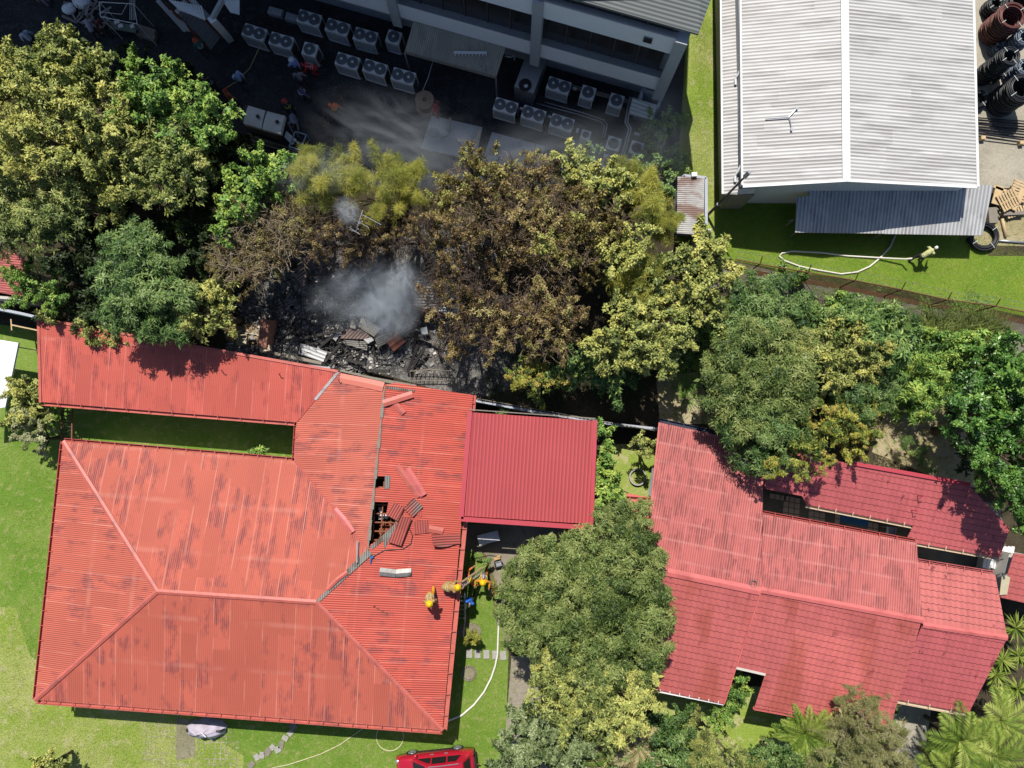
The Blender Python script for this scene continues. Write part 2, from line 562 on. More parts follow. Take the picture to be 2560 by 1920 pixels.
M['rust_roof'] = corrugated("rusty_zinc_sheet", (.55, .54, .52), (.2, .17, .15), pitch=.11, amp=1.0, stain=.3, lines=.5, rust=(.20, .075, .04), rough=.5)
M['burnt_tin'] = corrugated("burnt_tin", (.30, .28, .25), (.05, .045, .04), pitch=.11, amp=1.0, stain=.7, lines=.55, rust=(.16, .09, .05), sheetl=1.2)
M['rust_tin'] = corrugated("rust_red_tin", (.33, .24, .21), (.09, .06, .05), pitch=.16, amp=1.0, stain=.5, lines=.6, rust=(.36, .09, .06))
M['scorched'] = corrugated("scorched_red_sheet", (.46, .10, .08), (.07, .055, .05), pitch=.13, amp=1.0, stain=.9, lines=.55, rust=(.22, .2, .18), sheetl=.8)
M['red_trim'] = simple("red_trim", (.52, .13, .10), .5, var=.25, sc=2, dirt=(.3, .09, .08))
M['red_gutter'] = simple("red_gutter", (.46, .085, .07), .45, var=.12, sc=2)
M['pink_trim'] = simple("pink_trim", (.60, .15, .14), .5, var=.15, sc=2, dirt=(.42, .1, .09))
M['crimson_trim'] = simple("crimson_trim", (.46, .06, .08), .45, var=.06, sc=2)
M['wall'] = simple("plaster_wall", (.55, .52, .46), .85, var=.1, sc=1.5)
M['wall_white'] = simple("white_wall", (.86, .89, .92), .7, var=.05, sc=1)
M['wall_grey'] = simple("grey_wall", (.42, .45, .50), .8, var=.12, sc=1)
M['column'] = simple("column_grey", (.40, .42, .44), .8, var=.1, sc=1)
M['dark_wall'] = simple("dark_wall", (.07, .065, .06), .9)
M['timber'] = simple("timber", (.25, .09, .045), .7, var=.3, sc=4)
M['pale_wood'] = simple("pale_wood", (.55, .40, .22), .75, var=.25, sc=3)
M['grey_wood'] = simple("grey_wood", (.24, .21, .17), .85, var=.3, sc=5)
M['char'] = simple("charred_wood", (.035, .032, .03), .75, var=.4, sc=7, dirt=(.09, .085, .08))
M['steel'] = simple("galvanised_steel", (.45, .46, .48), .4, .6, var=.15)
M['zinc'] = simple("bare_zinc", (.62, .60, .57), .35, .5, var=.2, sc=3, dirt=(.2, .19, .18))
M['white'] = simple("white_paint", (.78, .78, .77), .5, var=.05)
M['offwhite'] = simple("unit_casing", (.72, .73, .74), .5, var=.08, sc=2)
M['black'] = simple("black_plastic", (.02, .02, .022), .5)
M['rust'] = simple("rusted_iron", (.17, .075, .045), .8, var=.3, sc=5)
M['conc'] = simple("concrete", (.38, .36, .33), .9, var=.15, sc=3)
M['cream'] = simple("cream_trim", (.62, .48, .34), .6, var=.12)
M['glass'] = simple("dark_window_glass", (.018, .016, .015), .12, var=.2, sc=.8, spec=.6)
M['blue'] = simple("blue_plastic", (.03, .13, .32), .5)


def roof(name, pts, mat, parent, e=(0, 1), t=.05, label=None, cat=None, group=None):
    """a roof plane: 3-D outline, ribs run square to the edge e"""
    n = len(pts)
    ud = (pts[e[1]] - pts[e[0]]).normalized()
    nr = sum(((pts[i] - pts[0]).cross(pts[(i + 1) % n] - pts[0]) for i in range(n)), Vector()).normalized()
    if nr.z < 0: nr = -nr
    vd = nr.cross(ud).normalized()
    m = MB().slab(pts, t)
    return m.build(name, mat, parent, label, cat, group, uv=(pts[e[0]], ud, vd))


def onplane(a, b, c, px, py, up=0.0):
    n = (b - a).cross(c - a)
    d = ray(px, py)
    o = Vector((0, 0, CAMH))
    t = (a - o).dot(n) / d.dot(n)
    q = o + d * t
    return q + Vector((0, 0, up))


def gutter(parent, a, b, w=.16, h=.14, mat=None, straps=.75, side=1, drop=.03, name="gutter"):
    """an eave gutter with its straps lying back over the sheet"""
    m = MB()
    d = (b - a).normalized()
    nrm = Vector((d.y, -d.x, 0)) * side
    o = nrm * (w / 2) - Vector((0, 0, drop))
    # trough: bottom, outer lip, inner lip
    m.bar(a + o - Vector((0, 0, h)), b + o - Vector((0, 0, h)), w, .02)
    m.bar(a + o + nrm * w / 2 - Vector((0, 0, h / 2)), b + o + nrm * w / 2 - Vector((0, 0, h / 2)), .025, h)
    k = int((b - a).length / straps)
    for i in range(1, k + 1):
        q = a + d * (i * straps - .3)
        m.bar(q - nrm * .12 + Vector((0, 0, .03)), q + nrm * (w + .01) + Vector((0, 0, -.01)), .035, .02)
    return m.build(name, mat or M['red_gutter'], parent)


def ridge(parent, a, b, w=.125, mat=None, name="ridge_cap"):
    m = MB()
    d = (b - a).normalized()
    s = d.cross(Vector((0, 0, 1))).normalized()
    L = (b - a).length
    k = max(1, round(L / 2.2))
    for i in range(k):
        p = a + d * (L * i / k)
        q = a + d * min(L, L * (i + 1) / k + .08)
        z = Vector((0, 0, .012 + .006 * (i % 2)))
        for sg in (-1, 1):
            o = s * sg * w
            up = Vector((0, 0, .065))
            dn = Vector((0, 0, .018))
            m.slab([p + up + z, q + up + z, q + o + dn + z, p + o + dn + z], .012)
    return m.build(name, mat or M['red_trim'], parent)


def walls(name, parent, pts, z0, z1, mat, t=.15):
    m = MB()
    n = len(pts)
    for i in range(n):
        a, b = Vector(pts[i]), Vector(pts[(i + 1) % n])
        a.z = b.z = 0
        m.bar(a + Vector((0, 0, (z0 + z1) / 2)), b + Vector((0, 0, (z0 + z1) / 2)), t + .004 * i, z1 - z0)
    return m.build(name, mat, parent)


def inset(pts, k):
    c = sum((Vector((p.x, p.y, 0)) for p in pts), Vector()) / len(pts)
    out = []
    for p in pts:
        q = Vector((p.x, p.y, 0))
        d = (c - q).normalized()
        out.append(q + d * k)
    return out


# ---------------------------------------------------------------- the burnt-edge red house
Wn, En = P(393, 1478, 3.95), P(791, 1505, 3.95)
SW, SE = P(88, 1750, 2.8), P(1106, 1826, 2.8)
NW, NE = P(158, 1103, 2.8), P(735, 1152, 2.8)
J, RN = P(921, 1374, 3.52), P(963, 962, 3.52)
VN, VS = P(846, 930, 3.13), P(741, 1056, 2.8)
EN = P(1183, 988, 2.8)
LNW, LSW = P(97, 798, 3.13), P(103, 1005, 2.8)
house = root("hip_roof_house", "large house under a weathered red hip roof with holes torn along its wing's ridge", "house", P(590, 1450, 0))
roof("roof_slope", [NW, NE, J, En, Wn], M['red'], house, (0, 1))
roof("roof_slope", [SW, NW, Wn], M['red'], house, (1, 0))
roof("roof_slope", [SW, SE, En, Wn], M['red'], house, (0, 1))
pl = (J, RN, SE)
ep = lambda x, y, up=0: onplane(*pl, x, y, up)
hole = [(926, 1362), (961, 1338), (991, 1303), (965, 1288), (971, 1255), (934, 1255), (937.6, 1220), (962, 1219), (962, 1191), (940.3, 1191)]
east = [En, J] + [ep(x, y) for x, y in hole] + [RN, ep(991, 957), ep(1183, 988), SE]
roof("roof_slope", east, M['red_wet'], house, (len(east) - 1, len(east) - 2), label="wet bright red slope with sheets torn open along the ridge")
roof("roof_slope", [NE, J, RN, VN, VS], M['red'], house, (4, 0))
roof("roof_slope", [LSW, VS, VN, LNW], M['red_long'], house, (0, 1))
for a, b in ((Wn, En), (Wn, SW), (Wn, NW), (En, SE)): ridge(house, a, b)
m = MB()      # the bare valley where caps were pulled off
up = Vector((0, 0, .03))
for a, b, w in ((En, J, .30), ):
    s = (b - a).cross(Vector((0, 0, 1))).normalized()
    m.slab([a + up - s * .06, b + up - s * .06, b + up + s * w, a + up + s * .1], .02)
a, b = ep(926, 1366, .03), ep(998, 1300, .03)
m.slab([a, b, ep(962, 1372, .03), ep(958, 1352, .03), ep(930, 1374, .03)], .02)
m.slab([ep(962, 1189, .025), ep(977, 1189, .025), ep(974, 1222, .025), ep(961, 1222, .025)], .02)
m.slab([ep(964, 965, .025), ep(1038, 975, .025), ep(1036, 980, .025), ep(966, 972, .025)], .02)
v0 = m
m.build("bare_flashing", M['burnt_tin'], house, uv=(En, Vector((1, 0, 0)), Vector((0, 1, 0))))
m = MB()     # the dark open ridge slit
for i in range(16):
    y0 = 968 + i * 25.5
    x0 = 962.5 - i * 2.62
    if 1188 < y0 < 1222 or y0 > 1250: pass
    a, b = P(x0 - 1, y0, 3.56), P(x0 - 3.6, y0 + 25, 3.555 + .01 * (i % 2))
    m.bar(a, b, .07 + .05 * ((i * 7) % 3), .03)
m.build("ridge_batten", M['grey_wood'], house)
m = MB()     # long valley between the wings
m.bar(VN + up, VN.lerp(VS, .55) + up, .14, .015)
m.build("valley_flashing", M['zinc'], house)
MB().bar(NE + up, J + up, .05, .012).bar(VS.lerp(VN, .0) + up, VS.lerp(VN, .5) + up, .05, .012).build("valley_strip", M['red_gutter'], house)
gutter(house, NW, NE, .15, side=-1)
gutter(house, SW, SE, .20, side=1, mat=M['red_trim'])
gutter(house, NW, SW, .16, side=1)
gutter(house, SE, ep(1158, 1300), .22, side=1, mat=M['red_trim'], straps=1.05)
gutter(house, ep(1180, 1027), EN, .15, side=1)
gutter(house, NE, VS, .12, side=-1)
gutter(house, LSW, VS, .17, side=1, mat=M['red_trim'], straps=1.2)
m = MB()
m.bar(LNW + Vector((0, .03, .02)), VN + Vector((0, .03, .02)), .14, .06)
m.bar(P(96, 797, 3.14), P(101, 1006, 2.83), .14, .05)
m.build("verge_trim", M['red_trim'], house)
Q = lambda x, y: P(x, y, 2.7)
walls("wall", house, [Q(130, 1700), Q(1060, 1760), Q(1128, 1010), Q(960, 1005), Q(775, 1010), Q(750, 1185), Q(185, 1135)], 0, 2.72, M['wall'])
walls("wall", house, [Q(135, 830), Q(760, 945), Q(700, 1030), Q(138, 985)], 0, 2.7, M['wall'])
m = MB()     # trusses and ceiling boards seen through the hole
for k in range(9):
    y = 1195 + k * 22
    m.bar(P(915, y, 3.0), P(1010, y + 2, 3.0), .06, .14)
for x in (942, 962, 985): m.bar(P(x, 1180, 2.95), P(x - 12, 1380, 2.95), .06, .1)
m.build("roof_timber", M['timber'], house)
m = MB()
for k in range(5): m.box(P(952 + k * 9, 1335 - (k % 2) * 6, 2.5), (.17, .9 + .2 * (k % 2), .03), .05 * k)
m.build("ceiling_board", simple("red_brown_board", (.28, .07, .03), .7, var=.3), house)
m = MB(); m.box(P(958, 1292, 2.6), (.5, .22, .02), .1); m.box(P(951, 1280, 2.55), (.12, .5, .02), .2)
m.build("loose_panel", M['white'], house)
m = MB()
for (x, y, x2, y2) in ((120, 885, 106, 812), (548, 903, 553, 925), (689, 912, 697, 934), (841, 938, 846, 950)):
    a = P(x, y, 3.3)
    m.tube([P(x2, y2, 3.05), P(x2, y2, 3.42), P(x2 + 4, y2 - 2, 3.46)], .025, 5)
m.build("vent_pipe", M['red_gutter'], house)

carport = root("carport", "flat crimson ribbed carport roof joined to the house's side", "carport", P(1320, 1170, 0))
cz = 3.3
cp = [P(1153, 1297, cz), P(1478, 1319, cz), P(1488, 1051, cz), P(1175, 1029, cz)]
roof("roof_sheet", [P(1161, 1290, cz), P(1474, 1310, cz), P(1485, 1052, cz), P(1181, 1031, cz)], M['crimson'], carport, (0, 1), t=.08)
m = MB()
for a, b, w in ((cp[0], cp[1], .24), (cp[1], cp[2], .2), (cp[3], cp[0], .24)): m.bar(a + Vector((0, 0, .045)), b + Vector((0, 0, .045)), w, .10)
m.build("fascia", M['crimson_trim'], carport)
MB().bar(cp[3] + Vector((0, .1, .06)), cp[2] + Vector((0, .1, .06)), .05, .05).build("zinc_edge", M['grey_wood'], carport)
for x, y in ((1462, 1290), (1470, 1075), (1330, 1062)):
    q = P(x, y, cz); MB().tube([(q.x, q.y, 0), (q.x, q.y, cz - .1)], .05, 8).build("post", M['crimson_trim'], carport)

# ---------------------------------------------------------------- the neighbour's faded house
nb = root("faded_house", "long neighbouring house with faded pink sheets and red tile slopes", "house", P(2050, 1480, 0))
z1, z2 = 3.0, 3.9
A = [P(1647, 1056, z1), P(1909, 1112, z1), P(1908, 1283, 3.6), P(1902, 1478, z2), P(1661, 1428, z2), P(1616, 1400, 4.2)]
roof("roof_slope", [P(1647, 1056, z1), P(1910, 1112, z1), P(1902, 1478, z2), P(1610, 1417, z2)], M['pink'], nb, (0, 1))
Bz = 3.3
roof("roof_slope", [P(1908, 1285, Bz), P(2292, 1357, Bz), P(2306, 1549, 3.85), P(1902, 1472, 3.85)], M['pink'], nb, (0, 1))
roof("roof_slope", [P(2294, 1404, 3.15), P(2488, 1436, 3.15), P(2518, 1592, 3.75), P(2306, 1560, 3.75)], M['tile_n'], nb, (0, 1), label="dirty pink tile slope with dark stains")
zs = 2.9
roof("roof_slope", [P(1625, 1722, zs), P(1810, 1761, zs), P(1901, 1480, 3.88), P(1612, 1419, 3.88)], M['tile_s'], nb, (0, 1))
roof("roof_slope", [P(1839, 1669, 3.22), P(1913, 1686, 3.22), P(1886, 1769, 2.93), P(2222, 1830, 2.75), P(2304, 1551, 3.83), P(1901, 1476, 3.83)], M['tile_s'], nb, (0, 1))
roof("roof_slope", [P(2231, 1748, 2.9), P(2421, 1784, 2.9), P(2518, 1596, 3.73), P(2305, 1564, 3.73)], M['tile_b'], nb, (0, 1), label="crimson tile slope speckled with dark moss")
ridge(nb, P(1612, 1418, z2), P(1902, 1478, z2), .2, M['pink_trim'])
ridge(nb, P(1902, 1474, 3.85), P(2306, 1550, 3.85), .16, M['pink_trim'])
ridge(nb, P(2306, 1562, 3.75), P(2518, 1594, 3.75), .14, M['pink_trim'])
gutter(nb, P(1908, 1284, Bz), P(2292, 1356, Bz), .14, side=-1, mat=M['red_gutter'], straps=.9)
gutter(nb, P(2294, 1403, 3.2), P(2488, 1435, 3.2), .12, side=-1, mat=M['pink_trim'], straps=.9)
gutter(nb, P(1647, 1055, z1), P(1790, 1086, z1), .2, side=-1, mat=simple("navy_gutter", (.03, .035, .06), .5), straps=.8)
gutter(nb, P(2231, 1748, 2.9), P(2421, 1784, 2.9), .16, side=1, mat=M['cream'], straps=1.1)
gutter(nb, P(1886, 1769, 2.95), P(2222, 1830, 2.75), .12, side=1, mat=M['pink_trim'], straps=1.1)
gutter(nb, P(1640, 1727, zs), P(1810, 1761, zs), .05, side=1, mat=M['white'], straps=.5, h=.05)
MB().bar(P(1839, 1669, 3.18), P(1913, 1686, 3.18), .12, .1).build("eave_board", M['wall'], nb)
MB().bar(P(1648, 1056, z1 + .03), P(1611, 1417, z2 + .03), .06, .05).bar(P(1810, 1761, 2.93), P(1901, 1482, 3.91), .05, .05).build("verge_trim", M['pink_trim'], nb)
walls("wall", nb, [Q(1690, 1110), Q(1885, 1140), Q(1880, 1315), Q(2275, 1405), Q(2460, 1455), Q(2455, 1590), Q(2380, 1660), Q(1680, 1600)], 0, 2.85, M['wall'])
ring = MB().ring(onplane(P(1647, 1056, z1), P(1910, 1112, z1), P(1902, 1478, z2), 1883, 1459, .06), .17, .03).build("roof_ring", None)
ring.data.materials.append(simple("faded_rubber_ring", (.2, .13, .12), .8))
ring["label"], ring["category"] = "thin round rubber ring lying on the pink roof beside the ridge", "ring"

bk = root("tiled_outbuilding", "long narrow outbuilding with a single dusty crimson tile slope behind the courtyard", "outbuilding", P(2250, 1270, 0))
b1, b2 = P(2018, 1262, 2.7), P(2283, 1315, 2.7)
top1, top2 = P(1912, 1112, 3.2), P(2425, 1213, 3.2)
bpl = (b1, b2, top1)
bp = lambda x, y, up=0: onplane(*bpl, x, y, up)
roof("roof_slope", [bp(1912, 1222), bp(2005, 1240), bp(2018, 1263), bp(2283, 1315), bp(2268, 1345), bp(2293, 1358), bp(2499, 1395), bp(2525, 1322), bp(2420, 1211), bp(2128, 1160), bp(1912, 1112)], M['tile_b'], bk, (2, 3))
MB().bar(bp(2125, 1157, .04), bp(2424, 1211, .04), .2, .08).build("ridge_board", M['crimson_trim'], bk)
gutter(bk, bp(2018, 1263), bp(2283, 1315), .13, side=1, mat=M['cream'], straps=.9)
gutter(bk, bp(2293, 1358), bp(2499, 1395), .13, side=1, mat=M['cream'], straps=.9)
walls("wall", bk, [Q(1930, 1150), Q(2400, 1230), Q(2450, 1340), Q(2270, 1310), Q(2035, 1240), Q(1935, 1195)], 0, 2.55, M['wall'])
for k, (x, y, x2, y2) in enumerate(((2293, 1239, 2290, 1214), (2279, 1275, 2276, 1250))):
    q = bp(x, y, .0)
    o = MB().tube([q, q + Vector((0, 0, .55)), q + Vector((.16, .02, .55))], .022, 6).build("vent_pipe", M['crimson_trim'], bk)
rt = root("tile_roof_hut", "red tiled hut roof at the right frame edge below the glossy tree", "hut", P(2570, 1450, 0))
rp = (P(2535, 1383, 2.8), P(2501, 1494, 2.4), P(2600, 1500, 2.5))
roof("roof_slope", [onplane(*rp, 2501, 1494), onplane(*rp, 2660, 1530), onplane(*rp, 2660, 1400), onplane(*rp, 2535, 1383)], M['tile_s'], rt, (0, 1))
walls("wall", rt, [Q(2520, 1480), Q(2650, 1500), Q(2650, 1410), Q(2540, 1390)], 0, 2.3, M['wall'])
MB().slab([P(2499, 1488, 2.55), P(2518, 1486, 2.55), P(2527, 1437, 2.6), P(2506, 1432, 2.6)], .04).build("canopy", simple("yellowed_polycarbonate", (.5, .44, .3), .4, var=.15), rt)
m = MB()
for k in range(8):
    m.bar(P(2460 + k * 9, 1420 + (k % 2) * 2, 1.5), P(2470 + k * 9, 1366, 1.5), .17, .02)
m.build("slatted_cover", M['white'], label="white board cover between the outbuilding and the tiled hut", cat="cover")
m = MB()
q = [P(2101, 1283, .03), P(2172, 1300, .03), P(2170, 1314, .03), P(2100, 1300, .03)]
m.slab([P(2101, 1278, .05), P(2172, 1293, .05), P(2170, 1318, .05), P(2100, 1304, .05)], .03).build("mat", M['blue'], label="plain blue mat lying on the courtyard floor", cat="mat")
m = MB()
for (x0, y0, nx, ny) in ((1966, 1246, 3, 4), (2029, 1270, 3, 4), (1930, 1240, 3, 1), (2094, 1290, 1, 4), (2175, 1312, 2, 3)):
    for i in range(nx):
        for j in range(ny):
            m.box(P(x0 + i * 14 - j * 1, y0 + j * 14 + i * 2.6, .03), (.27, .27, .03), -.18)
m.build("courtyard_tile", simple("pinkish_tile", (.42, .34, .3), .7, var=.1), kind="structure")
ws = root("wash_tub", "white laundry tub standing by the gutter at the courtyard's end", "tub", P(2226, 1326, 0))
m = MB(); c0 = P(2226, 1326, .8)
m.box(c0, (.42, .38, .03), -.17)
for s in (-1, 1): m.box(c0 + Vector((.2 * s, 0, .1)), (.02, .36, .2), -.17); m.box(c0 + Vector((0, .18 * s, .1)), (.4, .02, .2), -.17)
m.build("basin", M['white'], ws)
m = MB()
for a in (-1, 1):
    for b in (-1, 1): m.box(c0 + Vector((.17 * a, .14 * b, -.42)), (.04, .04, .78))
m.build("stand", M['steel'], ws)

aw = root("awning", "small ribbed red awning beside the faded house's left wall", "awning", P(1596, 1266, 0))
ap = [P(1560, 1286, 2.3), P(1629, 1300, 2.35), P(1633, 1246, 2.55), P(1568, 1233, 2.5)]
roof("sheet", ap, corrugated("scarlet_sheet", (.55, .11, .09), (.2, .03, .03), pitch=.28, amp=1, stain=0, lines=.35), aw, (1, 2))
for q in (ap[0], ap[3]):
    MB().tube([(q.x + .06, q.y, 0), (q.x + .06, q.y, q.z - .04)], .03, 6).build("post", M['rust'], aw)
m = MB(); m.slab([P(1621, 1238, .1), P(1629, 1243, .1), P(1634, 1170, 1.6), P(1630, 1170, 1.6)], .02)
m.build("panel", simple("pale_blue_sheet", (.62, .70, .74), .4), label="pale blue sheet leaning on the faded house's wall", cat="panel")
rg = MB(); rg.lathe([(.40, 0), (.48, 0), (.48, .2), (.40, .2), (.40, 0)], P(1593, 1192, 0), 32, cap=False)
rg.build("concrete_ring", M['conc'], label="round concrete well ring standing on the small lawn", cat="ring")

# ---------------------------------------------------------------- boundary walls, left edge
def wall_line(name, pts, h, t, mat, label):
    m = MB()
    for a, b in zip(pts, pts[1:]):
        a, b = P(*a), P(*b)
        m.bar(a + Vector((0, 0, h / 2)), b + Vector((0, 0, h / 2)), t, h)
    return m.build(name, mat, label=label, cat="wall")


wall_line("boundary_wall", [(-150, 745), (120, 800), (500, 890), (850, 930)], 2.2, .14, M['wall_grey'], "grey boundary wall running behind the long red roof")
wall_line("boundary_wall", [(1190, 1005), (1350, 1035), (1510, 1060), (1650, 1075)], 2.0, .12, M['wall_grey'], "thin grey wall between the carport and the faded house")
m = MB()
for k in range(46): 
    a = P(1195 + k * 9.8, 998 + k * 1.75, 2.06); m.ball(a, (.05, .05, .03), 6, 4)
m.tube([P(1195 + k * 20, 997 + k * 3.6, 2.1 + .02 * (k % 2)) for k in range(23)], .02, 4)
m.build("barbed_coil", M['grey_wood'], label="rusty wire coil along the thin grey wall's top", cat="wire")
cn = root("canopy_tent", "plain white flat canopy at the left frame edge", "canopy", P(-20, 930, 0))
roof("cover", [P(-90, 1034, 2.6), P(13, 1018, 2.6), P(46, 857, 2.6), P(-80, 836, 2.6)], simple("white_fabric", (.8, .8, .8), .6, var=.02), cn, t=.12)
for x, y in ((8, 1010), (36, 866)):
    q = P(x, y, 2.5); MB().tube([(q.x, q.y, 0), (q.x, q.y, 2.5)], .03, 6).build("pole", M['steel'], cn)
hl = root("tile_roof_shed", "faded red corrugated shed roof half hidden by trees at the left edge", "shed", P(0, 690, 0))
roof("roof_sheet", [P(-90, 716, 2.6), P(58, 742, 2.6), P(60, 640, 3), P(-90, 600, 3)], M['pink'], hl, (1, 2))
walls("wall", hl, [Q(-80, 735), Q(48, 745), Q(50, 670), Q(-80, 650)], 0, 2.4, M['wall'])
m = MB(); m.bar(P(28, 798, 1.8), P(30, 826, 1.8), .06, .06).bar(P(28, 812, 1.8), P(95, 826, 1.8), .07, .07)
q = P(28, 812, 1.8); m.tube([(q.x, q.y, 0), (q.x, q.y, 1.8)], .04, 6)
m.build("clothes_post", M['pale_wood'], label="wooden clothes post with a crossbar beside the long red roof", cat="post")
gt = root("garden_fence", "dark slatted wooden fence between the long roof and the main roof's corner", "fence", P(165, 1060, 0))
m = MB()
for k in range(14): m.bar(P(153, 1012 + k * 9, 1.3), P(183, 1013 + k * 9, 1.3), .05, .04)
m.build("slat", M['char'], gt)
for x in (155, 181): MB().bar(P(x, 1010, 1.33), P(x - 2, 1134, 1.33), .06, .05).build("rail", M['timber'], gt)

# ---------------------------------------------------------------- the two-storey building beyond the yard
C0 = P(1613, 287, 0)
U = (P(1164, 159, 0) - C0).normalized()          # along the facade, away from the corner
N = Vector((U.y, -U.x, 0))
if N.y > 0: N = -N                                # outwards, towards the yard


def F(s, d, z): return C0 + U * s + N * d + Vector((0, 0, z))


bl = root("office_building", "two-storey building with white bands, dark windows and grey ribbed roof above the yard", "building", F(9, -6, 0))
frot = Matrix((U, N, Vector((0, 0, 1)))).transposed()


def fbox(m, s0, s1, d0, d1, z0, z1):
    return m.box(F((s0 + s1) / 2, (d0 + d1) / 2, (z0 + z1) / 2), (abs(s1 - s0), abs(d1 - d0), abs(z1 - z0)), rot=frot)


LEN = 46
cols = [0.0, 6.75, 14.6, 22.5, 30.4, 38.3]
for z0, z1 in ((3.02, 4.28), (6.60, 7.87)):
    for i in range(len(cols)):
        a = cols[i] + .45 if i else .0
        b = cols[i + 1] - .0 if i + 1 < len(cols) else LEN
        b = b - .003
        fbox(MB(), a - (.45 if i else 0) + .003, b, -.3, 0, z0, z1).build("spandrel", M['wall_white'], bl)
fbox(MB(), 0, LEN, -.32, -.02, 7.874, 7.92).build("sill", M['steel'], bl)
fbox(MB(), 0, LEN, -.34, .03, 4.285, 4.33).build("sill", M['steel'], bl)
M['win2'] = simple("dark_curtained_glass", (.030, .026, .024), .15, var=.35, sc=2.5, spec=.6)
for z0, z1 in ((4.33, 6.6), (7.92, 8.3)):
    k = 0
    for i in range(len(cols)):
        a = cols[i] + .25
        b = cols[i + 1] - .25 if i + 1 < len(cols) else LEN
        n = 5 if i == 0 else 6
        for j in range(n):
            s0, s1 = a + (b - a) * j / n, a + (b - a) * (j + 1) / n
            w = fbox(MB(), s0 + .06, s1 - .003, -.40, -.35, z0, z1).build("window", M['win2'], bl)
            if s0 < 16: fbox(MB(), s0 - .01, s0 + .05, -.42, -.28, z0, z1).build("mullion", M['dark_wall'], w)
            if j % 2 == 0 and z0 < 5: fbox(MB(), s0 + .05, s1, -.36, -.28, z1 - .30, z1 - .22).build("awning_rail", M['column'], w)
for i, s in enumerate(cols):
    m = MB()
    w = .26 if i != 0 else .30
    z0 = 2.2
    if i == 0: fbox(m, -.55, .02, -.5, .12, z0, 7.87)
    else: fbox(m, s - w, s + w, -.25, .15, z0, 7.87)
    m.build("column", M['column'], bl)
m = MB(); fbox(m, .4, LEN, -1.5, -1.2, 0, 3.0); m.build("ground_wall", M['wall_grey'], bl)
m = MB(); fbox(m, -.3, LEN, -5, -1.55, 0, 3.0); fbox(m, -.3, LEN, -5, -.45, 3.05, 8.2); m.build("body", M['wall_grey'], bl)
m = MB(); fbox(m, -.2, LEN, -1.5, -.02, 2.9, 3.0); m.build("soffit", M['wall_grey'], bl)
rz_ = 8.4
rpts = [P(1746, 85, rz_), P(-700, -603, rz_), P(-700, -1400, 9.5), P(1800, -1000, 9.5), P(1766, -250, 9.0), P(1784, -20, rz_ + .1)]
roof("roof", rpts, M['grey_roof'], bl, (0, 1), t=.12)
# ribs run along the eave on this roof
_r = bpy.data.objects
for o in bl.children:
    if o.name.startswith("roof"):
        for l in o.data.uv_layers[0].data: l.uv = (l.uv[1], l.uv[0])
m = MB(); m.slab([P(x, y, 0) - SUN * (13.5 / -SUN.z) for x, y in ((-500, 60), (100, 185), (450, 300), (620, 405), (1000, 430), (1500, 440), (1712, 440), (1716, 150))] + [P(1800, -1000, 13.5), P(-900, -1500, 13.5)], 4.9); m.build("unseen_shade_block", M['wall_grey'], bl)  # added block beyond the frame, outlined to cast the yard's shadow
m = MB(); fbox(m, 1.05, 1.5, .003, .05, 7.05, 7.5)
m.build("vent_hood", M['steel'], bl)
for k in range(3): fbox(MB(), 1.08, 1.47, .055, .09, 7.10 + k * .14, 7.16 + k * .14).build("louvre", M['black'], bl)
# lean-to deck at its foot
dk = root("deck_roof", "stained beige corrugated lean-to roof at the foot of the white-banded building", "lean-to", P(1130, 110, 0))
zz = 2.4
dp = [P(1011, 131, zz), P(1240, 194, zz), P(1266, 112, 2.95), P(1034, 52, 2.95)]
roof("sheet", dp, M['beige_roof'], dk, (0, 1), t=.06)
MB().bar(dp[0], dp[1], .1, .1).build("edge_beam", M['grey_wood'], dk)
for q in (dp[0], dp[1]): MB().tube([(q.x, q.y, 0), (q.x, q.y, zz - .1)], .05, 6).build("post", M['steel'], dk)
m = MB()
dpl = (dp[0], dp[1], dp[3])
dq = lambda x, y, up: onplane(*dpl, x, y, up)
m.bar(dq(1135, 134, .12), dq(1217, 135, .12), .14, .05)
for k in range(10): m.bar(dq(1138 + k * 8.6, 134, .12), dq(1139 + k * 8.6, 143, .12), .04, .04)
m.build("hook_rack", M['white'], label="white toothed rack lying on the beige lean-to roof", cat="rack")
m = MB()
m.tube([dq(1188, 164, .04), dq(1200, 170, .05), dq(1212, 175, .05)], .03, 5); m.tube([dq(1209, 163, .05), dq(1211, 172, .05)], .05, 6); m.tube([dq(1224, 150, .04), dq(1230, 165, .04), dq(1216, 176, .04)], .015, 4)
m.build("bent_pipe", M['steel'], label="bent pipe lying at the beige lean-to roof's far end", cat="pipe")

# ---------------------------------------------------------------- warehouse
wh = root("warehouse", "long white corrugated gable warehouse with grey weathering streaks", "warehouse", P(2120, 200, 0))
ze, zr, zl = 3.6, 4.55, 2.7
wr = [P(2111, -160, zr), P(2116, 449, zr)]
roof("roof_slope", [P(1857, 464, ze), P(2116, 449, zr), P(2109, -260, zr), P(1849, -260, ze)], M['white_roof'], wh, (0, 3))
roof("roof_slope", [P(2442, 466, ze), P(2425, -260, ze), P(2109, -260, zr), P(2116, 449, zr)], M['white_roof'], wh, (0, 1))
ridge(wh, P(2109, -260, zr), P(2116, 451, zr), .2, simple("white_ridge", (.78, .77, .76), .5, var=.15, sc=2))
roof("side_roof", [P(1807, 485, zl), P(1846, 486, 2.95), P(1839, -260, 2.95), P(1799, -260, zl)], M['white_roof'], wh, (0, 3))
MB().bar(P(1855, 463, ze - .05), P(1848, -260, ze - .05), .09, .12).build("gutter", M['white'], wh)
MB().bar(P(1806, 485, zl), P(1799, -260, zl), .09, .1).build("gutter", M['white'], wh)
MB().bar(P(2444, 467, ze - .05), P(2427, -260, ze - .05), .13, .10).build("gutter", M['white'], wh)
